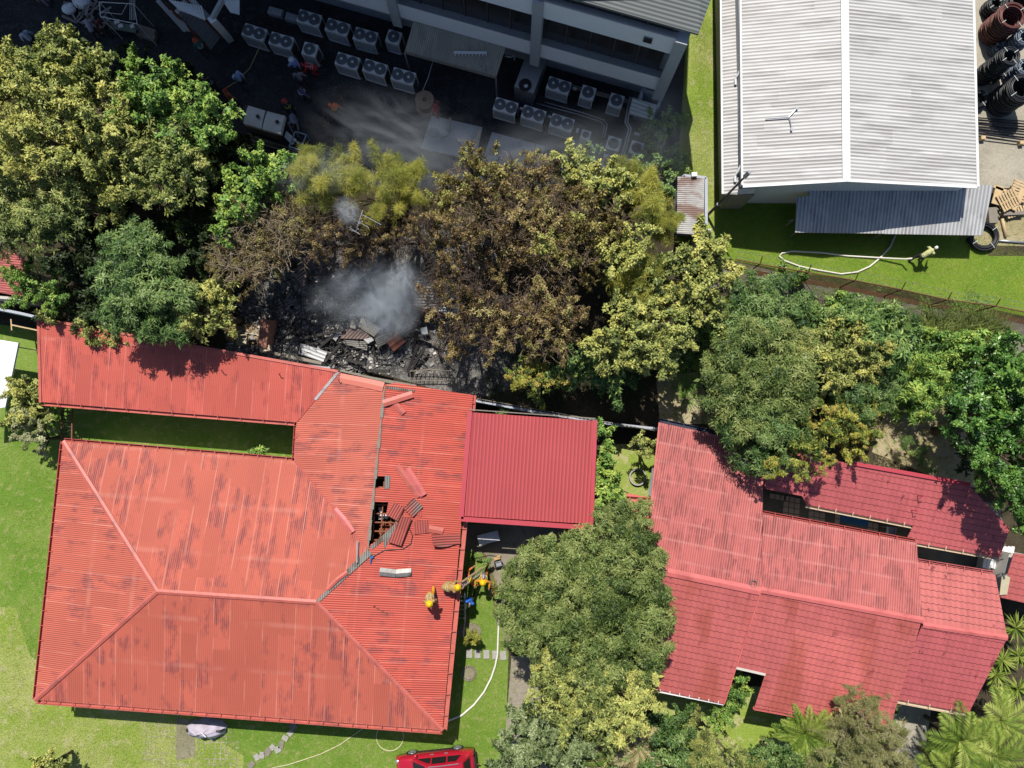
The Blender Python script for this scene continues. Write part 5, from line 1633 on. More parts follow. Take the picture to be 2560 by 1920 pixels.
n = len(sts); gh.add(vs + vs2, [(2 * i, 2 * i + 2, 2 * i + 3, 2 * i + 1) for i in range(n - 1)] + [(2 * i, 2 * n + 2 * i, 2 * n + 2 * i + 2, 2 * i + 2) for i in range(n - 1)] + [(2 * i + 1, 2 * i + 3, 2 * n + 2 * i + 3, 2 * n + 2 * i + 1) for i in range(n - 1)])
gh.build("cabin", M['carpaint'], car)
def cpanel(name, pts, mat, off=(0, -.02, .012), th=.012):
    m = MB(); o_ = cs_ * off[1] + Vector((0, 0, off[2])) + cd_ * off[0]
    return m.slab([K(*p) + o_ for p in pts], th).build(name, mat, car)
for x0, x1, z0, z1 in ((-1.18, -.62, 1.10, 1.46), (-.55, .06, 1.09, 1.50), (.12, .66, 1.08, 1.40)):
    yb, yt = -.835, -.70
    if x1 > .5: cpanel("side_window", [(X(x0), yb, z0), (X(x1 + .05), yb, z0), (X(x0 + .12), yt, z1), (X(x0), yt, z1)], M['glass'])
    else: cpanel("side_window", [(X(x0), yb, z0), (X(x1), yb, z0), (X(x1), yt, z1), (X(x0 + (.2 if x0 < -1 else 0)), yt, z1)], M['glass'])
cpanel("windscreen", [(X(.36), -.60, 1.47), (X(.36), .60, 1.47), (X(.90), .72, 1.035), (X(.90), -.72, 1.035)], M['glass'], (.02, 0, .012))
cpanel("rear_window", [(X(-1.29), -.58, 1.48), (X(-1.29), .58, 1.48), (X(-1.54), .7, 1.12), (X(-1.54), -.7, 1.12)], M['glass'], (-.02, 0, .02))
cpanel("sunroof", [(X(-.7), -.42, 1.60), (X(-.7), .42, 1.60), (X(.1), .42, 1.60), (X(.1), -.42, 1.60)], M['glass'], (0, 0, .012))
for s in (-1, 1): MB().tube([K(X(-1.1), .62 * s, 1.60), K(X(-.4), .62 * s, 1.66), K(X(.2), .62 * s, 1.62)], .02, 5).build("roof_rail", M['steel'], car)
for wx in (-1, 1):
    for s in (-1, 1):
        c = K(X(wx), s * (hw - .10), .33)
        rotw = Matrix((cd_, Vector((0, 0, 1)), cs_)).transposed()
        w_ = MB().lathe([(.21, -.11), (.31, -.11), (.34, -.07), (.34, .07), (.31, .11), (.21, .11)], c, 26, rotw).build("wheel", M['tyre'], car, smooth=False)
        m = MB(); o_ = .10 * s
        m.lathe([(.215, .0), (.19, .03), (.19, .02), (.05, .02), (.05, .035), (0, .035)] if s > 0 else [(0, -.035), (.05, -.035), (.05, -.02), (.19, -.02), (.19, -.03), (.215, 0)], c + cs_ * o_ * .9, 24, rotw)
        m.build("brake_disc", M['black'], w_)
        m = MB()
        for k in range(5):
            a = k * 1.2566 + .3
            d2 = cd_ * math.cos(a) + Vector((0, 0, 1)) * math.sin(a)
            m.bar(c + cs_ * s * .135 + d2 * .03, c + cs_ * s * .12 + d2 * .20, .055, .025, up=tuple(cs_))
        m.ring(c + cs_ * s * .115, .205, .018, 24, 5, rotw)
        m.build("rim", M['rim'], w_)
        MB().ring(c + cs_ * s * .03, .36, .035, 24, 5, rotw).build("wheel_arch", M['black'], car)
for s in (-1, 1):
    MB().ball(K(X(.78), s * (hw + .06), 1.05), (.10, .12, .08), 10, 7).build("wing_mirror", M['carpaint'], car, smooth=True)
    for fx in (-.62, .0): MB().bar(K(X(fx), s * (hw + .005), .86), K(X(fx + .16), s * (hw + .005), .86), .03, .03).build("door_handle", M['rim'], car)
    MB().ball(K(X(1.60), s * .66, .68), (.16, .12, .07), 10, 7).build("headlight", M['rim'], car, smooth=True)
    MB().ball(K(X(-1.66), s * .72, .90), (.10, .12, .10), 10, 7).build("tail_light", simple("tail_red", (.3, .01, .01), .2), car, smooth=True)
    m = MB()
    for fx in (-.55, .1): m.bar(K(X(fx), s * (hw + .003), .45), K(X(fx), s * (hw * .94 + .003), 1.0), .012, .012)
    m.bar(K(X(-.85), s * (hw + .002), .34), K(X(.85), s * (hw + .002), .34), .03, .10)
    m.build("sill_trim", M['black'], car)
MB().bar(K(X(-1.74), -.7, .5), K(X(-1.74), .7, .5), .12, .22).build("bumper", M['black'], car)
MB().bar(K(X(-1.74), 0, .45), K(X(-1.9), 0, .5), .05, .05).build("tow_bar", M['rust'], car)

# ---------------------------------------------------------------- trees and plants
rng = np.random.default_rng(5)


def unit(v): return v / np.maximum(np.linalg.norm(v, axis=-1, keepdims=True), 1e-9)


def leaf_quads(B, D, Nn, L, Wd, bend=.12):
    """diamond leaves: base B, direction D, face normal Nn"""
    S = unit(np.cross(D, Nn))
    L = L[:, None]; Wd = Wd[:, None]
    mid = B + D * L * .45 + Nn * L * bend
    V = np.stack([B, mid + S * Wd / 2, B + D * L - Nn * L * bend, mid - S * Wd / 2], 1)
    return V.reshape(-1, 3)


def crown(lobes, st, seed):
    """leaf clumps over each lobe's dome, rosettes of leaves over each clump"""
    g = np.random.default_rng(seed)
    Vs, Ts = [], []
    for (c, r, tj) in lobes:
        rc = min(st['rc'], r * .62)
        K = max(4, int(st['dens'] * (r / rc) ** 2))
        d = unit(g.normal(size=(K, 3)) + np.array([0, 0, .45]))
        d[:, 2] = np.where(d[:, 2] < -.35, -d[:, 2], d[:, 2])
        rad = r * g.uniform(.55, 1.10, K) * (1 + st['rag'] * g.normal(size=K))
        cc = np.asarray(c) + d * rad[:, None] * np.array([1, 1, st['flat']])
        cr = rc * g.uniform(.45, 1.6, K)
        sq_ = g.uniform(.55, 1.3, (K, 3))
        ct = np.clip(.47 + tj + st['cvar'] * g.normal(size=K), 0, 1)
        nr = np.maximum(4, (st['ros'] * (cr / rc) ** 2 * g.uniform(.6, 1.2, K)).astype(int))
        idx = np.repeat(np.arange(K), nr)
        e = unit(g.normal(size=(len(idx), 3)) + d[idx] * .6 + np.array([0, 0, .35]))
        pos = cc[idx] + e * (cr[idx] * g.uniform(.35, 1.0, len(idx)))[:, None] * sq_[idx]
        if st['cig']:                                  # sprays: leaf shoots that run out along the twig
            ax = unit(d + .45 * g.normal(size=d.shape) + np.array([0, 0, .15]))
            tt = g.uniform(0, 1, len(idx))
            wd_ = .62 * (1 - .75 * tt)
            pos = cc[idx] + ax[idx] * (cr[idx] * (tt * 2.0 - .6))[:, None] + e * (cr[idx] * wd_ * g.uniform(.2, 1, len(idx)))[:, None]
        nn = unit(e + np.array([0, 0, st['up']]) + st['wild'] * g.normal(size=e.shape))
        k = st['k']
        id2 = np.repeat(np.arange(len(idx)), k)
        n2 = nn[id2]
        a = unit(np.cross(n2, np.array([.3, .7, .2])))
        b = np.cross(n2, a)
        ph = np.tile(np.arange(k) * 2 * math.pi / k, len(idx)) + np.repeat(g.uniform(0, 6.28, len(idx)), k) + g.normal(size=len(id2)) * .25
        el = g.normal(st['el'], .3, len(id2))
        D = unit((a * np.cos(ph)[:, None] + b * np.sin(ph)[:, None]) * np.cos(el)[:, None] + n2 * np.sin(el)[:, None])
        Nn = unit(n2 - D * np.sum(n2 * D, 1, keepdims=True))
        L = st['L'] * min(1.0, .4 + r * .8) * g.uniform(.6, 1.3, len(id2))
        B = pos[id2] + D * .02 + g.normal(size=D.shape) * st['L'] * .12
        Vs.append(leaf_quads(B, D, Nn, L, L * st['w']))
        Ts.append(np.clip(ct[idx][id2] + .22 * g.normal(size=len(id2)), 0, 1))
        # inner leaves for depth, the crown's inner shade put into their darker tint
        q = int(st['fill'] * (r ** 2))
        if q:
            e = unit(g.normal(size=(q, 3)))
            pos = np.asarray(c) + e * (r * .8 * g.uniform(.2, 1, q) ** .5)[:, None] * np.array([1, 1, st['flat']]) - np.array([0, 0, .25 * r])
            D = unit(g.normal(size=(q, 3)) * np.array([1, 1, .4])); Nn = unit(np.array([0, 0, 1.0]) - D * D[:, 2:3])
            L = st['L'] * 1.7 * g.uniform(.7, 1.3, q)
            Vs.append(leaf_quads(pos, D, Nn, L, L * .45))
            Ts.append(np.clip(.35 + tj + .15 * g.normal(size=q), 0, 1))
    V = np.concatenate(Vs)
    return V, np.arange(len(V)).reshape(-1, 4), np.concatenate(Ts)


def twigs(lobes, n, seed, L=1.0, r=.016, sub=5):
    """bare branching sticks reaching out of each lobe"""
    g = np.random.default_rng(seed)
    A, B = [], []
    for c, rad, _ in lobes:
        k = int(n * rad ** 2)
        d = unit(g.normal(size=(k, 3)) + np.array([0, 0, .5]))
        p0 = np.asarray(c) + d * rad * g.uniform(.1, .6, (k, 1)) * np.array([1, 1, .8])
        p = p0; dd = d
        for s in range(3):
            dd = unit(dd + .35 * g.normal(size=d.shape))
            q = p + dd * L * g.uniform(.22, .42, (k, 1))
            A.append(p); B.append(q)
            for _ in range(sub // 2):
                t = g.uniform(.2, 1, (k, 1)); o = p + (q - p) * t
                e = unit(dd + .9 * g.normal(size=d.shape))
                A.append(o); B.append(o + e * L * g.uniform(.12, .32, (k, 1)))
            p = q
    A, B = np.concatenate(A), np.concatenate(B)
    d = unit(B - A)
    s = unit(np.cross(d, g.normal(size=d.shape))); t = np.cross(d, s)
    V = []
    for j in range(3):
        a = j * 2.094
        o = s * math.cos(a) + t * math.sin(a)
        V += [A + o * r, B + o * r * .55]
    V = np.stack(V, 1).reshape(-1, 3)
    b = np.arange(len(A)) * 6
    F = np.concatenate([np.stack([b + 2 * j, b + 2 * ((j + 1) % 3), b + 2 * ((j + 1) % 3) + 1, b + 2 * j + 1], 1) for j in range(3)])
    return V, F


BASE = dict(rc=.46, dens=1.7, rag=.08, flat=.85, cvar=.2, ros=19, up=.4, wild=.3, cig=1, k=6, el=.15, L=.21, w=.36, fill=45)


def S(**k):
    d = dict(BASE); d.update(k); return d


LM = {
 'olive': leaf_mat("olive_leaves", [(0.058, 0.089, 0.024), (0.219, 0.283, 0.077), (0.385, 0.425, 0.114), (0.550, 0.552, 0.184)]),
 'yellow': leaf_mat("yellow_green_leaves", [(0.074, 0.102, 0.028), (0.302, 0.354, 0.096), (0.480, 0.496, 0.133), (0.631, 0.595, 0.160)]),
 'lime': leaf_mat("lime_leaves", [(0.046, 0.102, 0.020), (0.178, 0.340, 0.068), (0.329, 0.481, 0.097), (0.467, 0.566, 0.113)]),
 'mango': leaf_mat("mango_leaves", [(.03, .055, .012), (.13, .19, .045), (.22, .28, .075), (.33, .36, .12)], .12, .5, .28),
 'blue': leaf_mat("blue_green_leaves", [(.022, .055, .014), (.085, .165, .04), (.16, .25, .066), (.28, .37, .12)], .12, .48, .32),
 'deep': leaf_mat("deep_green_leaves", [(0.025, 0.064, 0.013), (0.090, 0.212, 0.042), (0.165, 0.340, 0.068), (0.275, 0.439, 0.087)], .2, .34, .45),
 'green': leaf_mat("plain_green_leaves", [(0.041, 0.085, 0.023), (0.151, 0.269, 0.073), (0.261, 0.382, 0.103), (0.385, 0.481, 0.130)]),
 'dark': leaf_mat("shade_tinted_leaves", [(0.019, 0.035, 0.010), (0.039, 0.065, 0.018), (0.058, 0.090, 0.024)]),  # leaves coloured dark to stand in for the shade between trees
 'burnt': leaf_mat("scorched_leaves", [(.06, .038, .018), (.22, .15, .06), (.38, .28, .115), (.38, .35, .12)], .12),
 'burnt_g': leaf_mat("half_scorched_leaves", [(0.058, 0.043, 0.016), (0.275, 0.219, 0.064), (0.453, 0.396, 0.120), (0.412, 0.467, 0.126)], .2),
 'brown': leaf_mat("dry_brown_leaves", [(0.068, 0.047, 0.024), (0.255, 0.184, 0.085), (0.396, 0.326, 0.142), (0.340, 0.340, 0.099)], .2),
 'tan': leaf_mat("dry_tan_foliage", [(.16, .18, .06), (.30, .31, .12), (.44, .42, .2)], .25),
 'orange': leaf_mat("yellow_orange_flowers", [(.05, .09, .02), (.18, .25, .05), (.42, .42, .06), (.62, .46, .13)], .15),
 'gold': leaf_mat("golden_vine", [(0.192, 0.227, 0.045), (0.399, 0.411, 0.083), (0.577, 0.524, 0.105)], .3),
 'cream': leaf_mat("cream_flowers", [(.26, .32, .10), (.56, .56, .32), (.72, .70, .48)], .3),
 'grey': leaf_mat("grey_green_leaves", [(0.050, 0.076, 0.025), (0.178, 0.241, 0.092), (0.302, 0.368, 0.170), (0.439, 0.496, 0.255)]),
 'palm': leaf_mat("palm_leaves", [(.05, .10, .015), (.14, .22, .028), (.27, .34, .06), (.44, .47, .14)], .15, .6, .2),
 'palmdry': leaf_mat("dry_palm_leaves", [(.34, .29, .13), (.50, .43, .22), (.60, .52, .30)], .25),
 'reed': leaf_mat("reed_blades", [(.12, .17, .04), (.22, .28, .07), (.34, .37, .15)], .3),
}
M['bark'] = simple("bark", (.12, .09, .065), .9, var=.3, sc=6)
M['burnt_bark'] = simple("burnt_bark", (.045, .036, .03), .9, var=.35, sc=6)
M['twig'] = simple("bare_twigs", (.22, .16, .11), .9, var=.3, sc=2)
M['twig_dark'] = simple("burnt_twigs", (.11, .078, .06), .9, var=.3, sc=2)
M['twig_pale'] = simple("pale_twigs", (.32, .26, .17), .9, var=.3, sc=2)
STY = {
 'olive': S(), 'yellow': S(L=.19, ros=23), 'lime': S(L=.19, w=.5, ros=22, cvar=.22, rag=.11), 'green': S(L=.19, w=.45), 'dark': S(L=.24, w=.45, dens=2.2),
 'mango': S(L=.22, w=.24, k=9, el=.2, ros=15, rc=.42, dens=2.4, rag=.02, cvar=.2, up=.8, cig=0), 'blue': S(L=.27, w=.24, k=9, el=.2, ros=13, rag=.05, rc=.40, dens=2.3, up=.8, cig=0),
 'deep': S(L=.22, w=.42, k=6, ros=24, rc=.5), 'burnt': S(L=.15, w=.42, ros=20, rag=.18, dens=2.0, cvar=.3, fill=10, rc=.5, wild=.6), 'burnt_g': S(L=.16, w=.45, ros=17, rag=.17, cvar=.3, fill=18, rc=.5, wild=.6),
 'brown': S(L=.13, w=.4, ros=16, rag=.15, fill=10, wild=.6), 'tan': S(L=.16, w=.10, k=7, ros=60, el=.6, rag=.1, fill=40), 'orange': S(L=.15, w=.45, ros=44), 'gold': S(fill=0, L=.34, w=.045, k=7, el=.35, ros=42, rag=.12, cvar=.25),
 'cream': S(L=.13, w=.5, ros=46, rag=.1), 'grey': S(L=.17, w=.4, ros=42), 'papaya': S(L=.34, w=.24, k=9, el=-.1, ros=10, dens=2.6), 'sparse': S(dens=1.5, ros=24, fill=8, rag=.15, L=.17, w=.45),
}


def tree(name, label, cat, z, mat, sty, lobes, group=None, twig=None, bare=0, seed=None, trunk=True, bark='bark', zvar=.8):
    """lobes are (x, y, r) in the picture's pixels at the crown's height; the trunk stands under their middle"""
    seed = seed if seed is not None else int(abs(hash_(label)))
    g = random.Random(seed)
    if sty == 'mango': zvar = .4
    Ls, Ex = [], []
    for l in lobes:
        zz = z + g.uniform(-zvar, zvar) + (l[3] if len(l) > 3 else 0)
        c = P(l[0], l[1], zz)
        r = l[2] * mpp(zz)
        tj = g.uniform(-.2, .2)
        Ls.append((np.array(c), r, tj))
        if len(lobes) > 3 and r > .45:
            for _ in range(3):
                a = g.uniform(0, 6.283); e = g.uniform(-.1, .75)
                d = r * g.uniform(.72, 1.0)
                Ex.append((np.array(c) + np.array([math.cos(a) * d, math.sin(a) * d, d * e]), r * g.uniform(.28, .46), tj + g.uniform(-.2, .25)))
    cx = sum(c[0] for c, r, _ in Ls) / len(Ls); cy = sum(c[1] for c, r, _ in Ls) / len(Ls)
    o = root(name, label, cat, (cx, cy, 0), group)
    if trunk:
        m = MB()
        zt = max(.4, z * .5)
        jo = min(.3, z * .06)
        p0, p1 = Vector((cx, cy, -.05)), Vector((cx + g.uniform(-jo, jo), cy + g.uniform(-jo, jo), zt))
        r0 = min(.32, .02 + .045 * z)
        m.tube([p0, p0.lerp(p1, .5) + Vector((.25, -.15, 0)) * jo, p1], [r0, r0 * .8, r0 * .65], 8)
        for c, r, _ in Ls:
            c = Vector(c); q = p1.lerp(c, .55) + Vector((0, 0, -.15 * r))
            m.tube([p1 - Vector((0, 0, .15)), q, c + Vector((0, 0, r * .2))], [r0 * .5, r0 * .32, r0 * .14], 6)
            for k in range(4):
                a = g.uniform(0, 6.28); e = c + Vector((math.cos(a) * r * .75, math.sin(a) * r * .75, r * g.uniform(.0, .3)))
                m.tube([q.lerp(c, .5), c.lerp(e, .5) - Vector((0, 0, .1 * r)), e], [r0 * .16, r0 * .11, r0 * .05], 5)
        m.build("trunk", M[bark], o, smooth=True)
    if mat:
        sd = dict(STY[sty] if isinstance(sty, str) else sty)
        sd['L'] *= g.uniform(.85, 1.15); sd['rc'] *= g.uniform(.8, 1.3); sd['ros'] *= g.uniform(.9, 1.2)
        V, F, T = crown(Ls + Ex, sd, seed)
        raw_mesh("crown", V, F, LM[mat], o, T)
    if bare:
        V, F = twigs(Ls, bare, seed + 1)
        raw_mesh("twig_sprays", V, F, M[twig or 'twig'], o)
    return o


def hash_(s):
    h = 7
    for ch in s: h = (h * 131 + ord(ch)) % 1000003
    return h


TL, MID, RG, BT = "trees at the yard's left", "scorched trees around the ruin", "trees on the overgrown plot", "shrubs along the bottom edge"
TREES = [
 ("broadleaf_tree", "yellow-tinged bushy tree at the left frame edge below the yard", 4.5, 'yellow', 'yellow', [(30, 200, 60), (5, 160, 45), (60, 175, 40), (10, 240, 40)], TL),
 ("broadleaf_tree", "loose green tree poking highest into the dark yard", 5.0, 'olive', 'lime', [(190, 150, 60), (150, 190, 60), (215, 195, 55), (130, 110, 24), (160, 105, 20, .3), (250, 170, 28), (185, 95, 16), (110, 220, 50)], TL),
 ("broadleaf_tree", "thin pointed bright green sapling standing up from the dark gap", 4.4, 'lime', 'lime', [(338, 160, 22), (344, 185, 28), (332, 205, 22)], TL),
 ("broadleaf_tree", "broad pale yellow-green tree filling the left edge's upper half", 5.6, 'yellow', 'yellow', [(60, 290, 85), (170, 265, 80), (250, 290, 85), (120, 350, 90), (40, 380, 80), (220, 370, 80), (20, 440, 60), (290, 350, 60)], TL),
 ("broadleaf_tree", "vivid lime green tree beside the lidded bins", 5.4, 'lime', 'lime', [(420, 200, 38), (445, 185, 20), (410, 250, 62), (350, 265, 60), (480, 255, 52), (540, 300, 50), (500, 330, 60), (440, 300, 55), (560, 330, 32), (590, 280, 22)], TL),
 ("broadleaf_tree", "mid green tree below the lime green one", 5.0, 'olive', 'olive', [(430, 390, 72), (500, 410, 55), (360, 370, 55), (400, 450, 60), (340, 330, 45), (480, 470, 45)], TL),
 ("broadleaf_tree", "olive tree with rusty brown sprigs in the middle of the left grove", 4.6, 'yellow', 'olive', [(270, 430, 60), (230, 470, 50), (310, 470, 52), (280, 520, 36)], TL),
 ("broadleaf_tree", "dull olive tree with large leaf rosettes left of the blue-green one", 4.8, 'olive', 'mango', [(150, 520, 62), (180, 570, 55), (110, 560, 60), (50, 530, 62), (20, 580, 60), (90, 490, 45), (170, 480, 40)], TL),
 ("broadleaf_tree", "small bright green leafy tree in front of the left shed roof", 3.2, 'lime', 'sparse', [(85, 690, 40), (110, 730, 40), (60, 745, 30), (130, 760, 28), (55, 700, 26)], TL),
 ("mango_tree", "blue-green mango tree overhanging the long red roof", 5.0, 'blue', 'blue', [(330, 610, 52), (310, 660, 52), (370, 650, 55), (415, 690, 48), (320, 730, 56), (380, 740, 56), (300, 770, 44), (345, 800, 50), (440, 740, 48), (400, 800, 46), (430, 830, 38), (300, 700, 40), (350, 570, 28)], TL),
 ("broadleaf_tree", "yellow-brown tree at the blue-green mango's right shoulder", 4.6, 'yellow', 'yellow', [(500, 735, 44), (540, 760, 44), (510, 790, 40), (555, 730, 30), (475, 805, 32)], TL),
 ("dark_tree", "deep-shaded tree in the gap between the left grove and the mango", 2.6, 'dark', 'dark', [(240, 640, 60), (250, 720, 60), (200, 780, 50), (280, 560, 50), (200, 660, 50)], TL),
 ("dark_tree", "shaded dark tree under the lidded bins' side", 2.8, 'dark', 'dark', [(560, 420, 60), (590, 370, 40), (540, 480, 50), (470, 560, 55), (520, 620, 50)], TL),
 ("dark_bush", "leafy bush on the wall behind the long red roof", 2.6, 'olive', 'olive', [(240, 820, 26), (280, 840, 24), (130, 800, 20), (200, 808, 18), (330, 850, 20)], TL),
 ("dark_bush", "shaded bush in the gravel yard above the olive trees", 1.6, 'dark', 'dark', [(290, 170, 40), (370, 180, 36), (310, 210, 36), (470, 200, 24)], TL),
 ("broadleaf_tree", "smoke-veiled fresh green tree at the scorched grove's left", 5.2, 'lime', 'lime', [(620, 470, 50), (660, 440, 55), (700, 420, 45), (640, 500, 50), (590, 520, 36), (690, 470, 50), (570, 560, 30), (725, 430, 30), (560, 590, 22)], MID),
 ("vine_tree", "tree smothered in yellow-green threadlike vine, left of two", 5.4, 'gold', 'gold', [(830, 430, 50), (790, 450, 48), (870, 460, 45), (820, 490, 50), (770, 410, 28), (880, 420, 26)], MID),
 ("vine_tree", "tree smothered in golden threadlike vine, above the ruin's smoke", 5.4, 'gold', 'gold', [(960, 450, 52), (1010, 470, 48), (920, 500, 50), (980, 510, 45), (1000, 425, 22), (1045, 440, 26)], MID),
 ("scorched_tree", "brown-olive scorched bush with pale twigs left of the ruin", 4.6, 'brown', 'brown', [(630, 560, 54), (690, 545, 50), (600, 620, 54), (650, 620, 58), (700, 590, 45), (575, 670, 36), (630, 690, 38), (740, 560, 42), (770, 540, 40), (720, 620, 36), (560, 630, 34), (680, 650, 40)], MID, 'twig_pale', 60),
 ("scorched_tree", "bare dark scorched tree directly above the smoke", 4.6, 'burnt', S(dens=1.1, ros=16, fill=0, L=.13, rag=.12), [(820, 570, 50), (880, 590, 54), (940, 580, 56), (1000, 600, 56), (900, 640, 45), (1060, 570, 45), (800, 620, 36), (860, 545, 40), (1000, 550, 45), (1090, 610, 40)], MID, 'twig_dark', 85),
 ("scorched_tree", "half-green crown leaning out by the right concrete slab", 5.6, 'burnt_g', 'burnt_g', [(1180, 432, 42), (1210, 475, 56), (1150, 480, 52), (1270, 440, 55), (1165, 392, 22), (1175, 372, 13), (1235, 428, 32), (1110, 520, 42)], MID, 'twig', 26),
 ("scorched_tree", "large russet scorched crown in the middle of the grove", 5.8, 'burnt', 'burnt', [(1330, 460, 60), (1300, 530, 66), (1220, 550, 64), (1390, 500, 60), (1370, 570, 60), (1150, 580, 54), (1280, 600, 60), (1340, 425, 34)], MID, 'twig', 34),
 ("scorched_tree", "russet scorched crown with olive tips on the grove's right", 5.6, 'burnt_g', 'burnt_g', [(1460, 540, 60), (1500, 600, 56), (1430, 610, 60), (1550, 560, 48), (1440, 660, 52), (1380, 640, 50), (1520, 510, 40)], MID, 'twig', 26),
 ("scorched_tree", "dark brown bare-branched tree at the ruin's right side", 4.8, 'burnt', S(dens=1.3, ros=18, fill=6, L=.13, rag=.12), [(1180, 650, 58), (1250, 690, 60), (1200, 740, 58), (1140, 700, 45), (1250, 790, 56), (1170, 810, 48), (1220, 850, 45), (1150, 620, 40), (1095, 680, 42), (1085, 760, 36), (1120, 860, 36)], MID, 'twig_dark', 75),
 ("scorched_tree", "rust-brown scorched tree in front of the green right-hand trees", 5.0, 'burnt', 'burnt', [(1340, 680, 58), (1300, 740, 56), (1390, 720, 54), (1330, 790, 56), (1400, 790, 50), (1280, 820, 45), (1350, 850, 46), (1400, 850, 36)], MID, 'twig', 36),
 ("broadleaf_tree", "fresh yellow-green tree reaching over the low condensers", 5.4, 'yellow', 'lime', [(1440, 420, 36), (1465, 460, 40), (1410, 440, 32), (1430, 400, 20), (1490, 480, 40), (1440, 385, 14), (1520, 450, 30)], MID),
 ("vine_tree", "golden vine-covered tree at the grove's far right tip", 5.2, 'gold', 'gold', [(1590, 470, 44), (1620, 510, 42), (1640, 540, 36), (1560, 460, 36), (1665, 550, 24), (1615, 455, 26), (1540, 440, 24)], MID),
 ("broadleaf_tree", "olive tree between the scorched crowns and the golden vine", 5.3, 'yellow', 'lime', [(1590, 580, 42), (1560, 620, 45), (1610, 545, 34), (1540, 660, 40), (1585, 500, 34), (1555, 480, 32)], MID),
 ("dark_bush", "shaded hedge between the low condensers and the grass strip", 1.4, 'green', 'green', [(1640, 400, 40), (1660, 450, 40), (1640, 350, 36), (1610, 440, 36), (1670, 300, 30), (1685, 400, 30), (1580, 450, 30), (1480, 390, 24)], MID),
 ("broadleaf_tree", "large light yellow-green tree right of the rust-brown tree", 5.2, 'yellow', 'lime', [(1610, 740, 56), (1660, 760, 50), (1580, 790, 56), (1640, 820, 58), (1690, 830, 45), (1610, 860, 50), (1670, 880, 45), (1560, 850, 45), (1650, 700, 36), (1500, 880, 40), (1540, 910, 36)], RG),
 ("vine_tree", "tree with a patch of ochre vine behind the light yellow-green tree", 5.2, 'gold', 'gold', [(1590, 690, 38), (1570, 730, 34), (1615, 670, 26), (1600, 650, 22)], RG),
 ("broadleaf_tree", "fresh green tree beside the peeling white block", 4.8, 'yellow', 'lime', [(1750, 660, 52), (1790, 640, 36), (1720, 700, 52), (1770, 710, 45), (1800, 690, 30), (1740, 760, 46), (1700, 740, 40), (1770, 780, 36), (1770, 610, 30), (1695, 660, 30)], RG),
 ("flowering_tree", "small tree with pale orange blossom by the burnt roof's corner", 4.0, 'orange', S(L=.17, w=.3, k=8, ros=22, cvar=.35), [(1330, 940, 40), (1370, 920, 34), (1300, 930, 30), (1350, 970, 26), (1390, 950, 22)], RG),
 ("broadleaf_tree", "deep green low tree between the blossom tree and the thin wall", 2.8, 'green', 'green', [(1470, 930, 45), (1520, 950, 42), (1430, 900, 40), (1560, 940, 34), (1490, 890, 34)], RG),
 ("mango_tree", "grey-green tree nearest the rusty fence", 4.2, 'blue', 'mango', [(1870, 740, 45), (1930, 770, 45), (1900, 800, 50), (1960, 800, 42), (1840, 760, 36), (1850, 810, 40), (1950, 720, 30), (1990, 760, 26)], RG),
 ("mango_tree", "spreading olive mango tree in the plot's centre", 5.0, 'mango', 'mango', [(1850, 870, 60), (1930, 870, 60), (1800, 930, 55), (1870, 940, 62), (1950, 950, 60), (1790, 1000, 45), (1850, 1020, 56), (1920, 1030, 56), (2000, 890, 50), (1985, 1000, 45)], RG),
 ("broadleaf_tree", "golden olive tree beside the papaya-like leaves", 4.8, 'yellow', 'yellow', [(2070, 870, 54), (2130, 880, 54), (2170, 900, 45), (2110, 930, 50), (2050, 930, 50), (2160, 860, 36), (2030, 880, 36)], RG),
 ("mango_tree", "dark mango tree casting its shadow on the faded pink roof", 4.6, 'blue', 'mango', [(1850, 1090, 52), (1910, 1110, 52), (1880, 1150, 42), (1830, 1060, 40), (1950, 1080, 50), (1920, 1040, 45), (1870, 1050, 45)], RG),
 ("flowering_tree", "mango tree with yellow flower sprays over the tiled outbuilding", 4.6, 'orange', S(L=.16, w=.3, k=8, ros=26, cvar=.32), [(2010, 1080, 45), (2060, 1060, 45), (2030, 1130, 40), (1990, 1150, 34), (2060, 1110, 40), (1960, 1140, 30), (2000, 1175, 24), (1930, 1175, 24)], RG),
 ("flowering_tree", "yellow and salmon flowering tree next to the straw patch", 4.2, 'orange', 'orange', [(2110, 1070, 45), (2150, 1060, 40), (2130, 1110, 36), (2160, 1020, 30), (2090, 1030, 36)], RG),
 ("broadleaf_tree", "grey-blue leafy tree behind the salmon blossom", 3.6, 'blue', 'mango', [(2130, 1000, 42), (2180, 1010, 36), (2200, 960, 34), (2140, 960, 34)], RG),
 ("papaya_tree", "large-leaved green tree below the fence", 4.0, 'green', 'papaya', [(2180, 820, 45), (2230, 830, 45), (2160, 790, 36), (2250, 870, 45), (2200, 870, 40), (2090, 800, 34), (2120, 780, 28)], RG),
 ("papaya_tree", "bright hand-leaved tree left of the glossy tree", 1.7, 'lime', 'papaya', [(2270, 960, 42), (2310, 980, 38), (2260, 1000, 40), (2300, 930, 36), (2330, 920, 30), (2250, 910, 34)], RG),
 ("glossy_tree", "big glossy deep green tree filling the right edge", 5.6, 'deep', 'deep', [(2460, 960, 65), (2530, 900, 60), (2560, 980, 70), (2430, 1030, 60), (2500, 1050, 70), (2560, 1080, 70), (2455, 1110, 50), (2510, 1150, 66), (2570, 1190, 60), (2480, 1210, 40), (2540, 1250, 48), (2470, 900, 40), (2555, 1310, 30), (2410, 970, 30)], RG),
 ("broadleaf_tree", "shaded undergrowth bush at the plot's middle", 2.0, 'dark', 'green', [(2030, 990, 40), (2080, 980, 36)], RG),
 ("broadleaf_tree", "shaded bush under the glossy tree's edge", 1.2, 'dark', 'green', [(2400, 1030, 30), (2410, 1120, 26), (2420, 1170, 26)], RG),
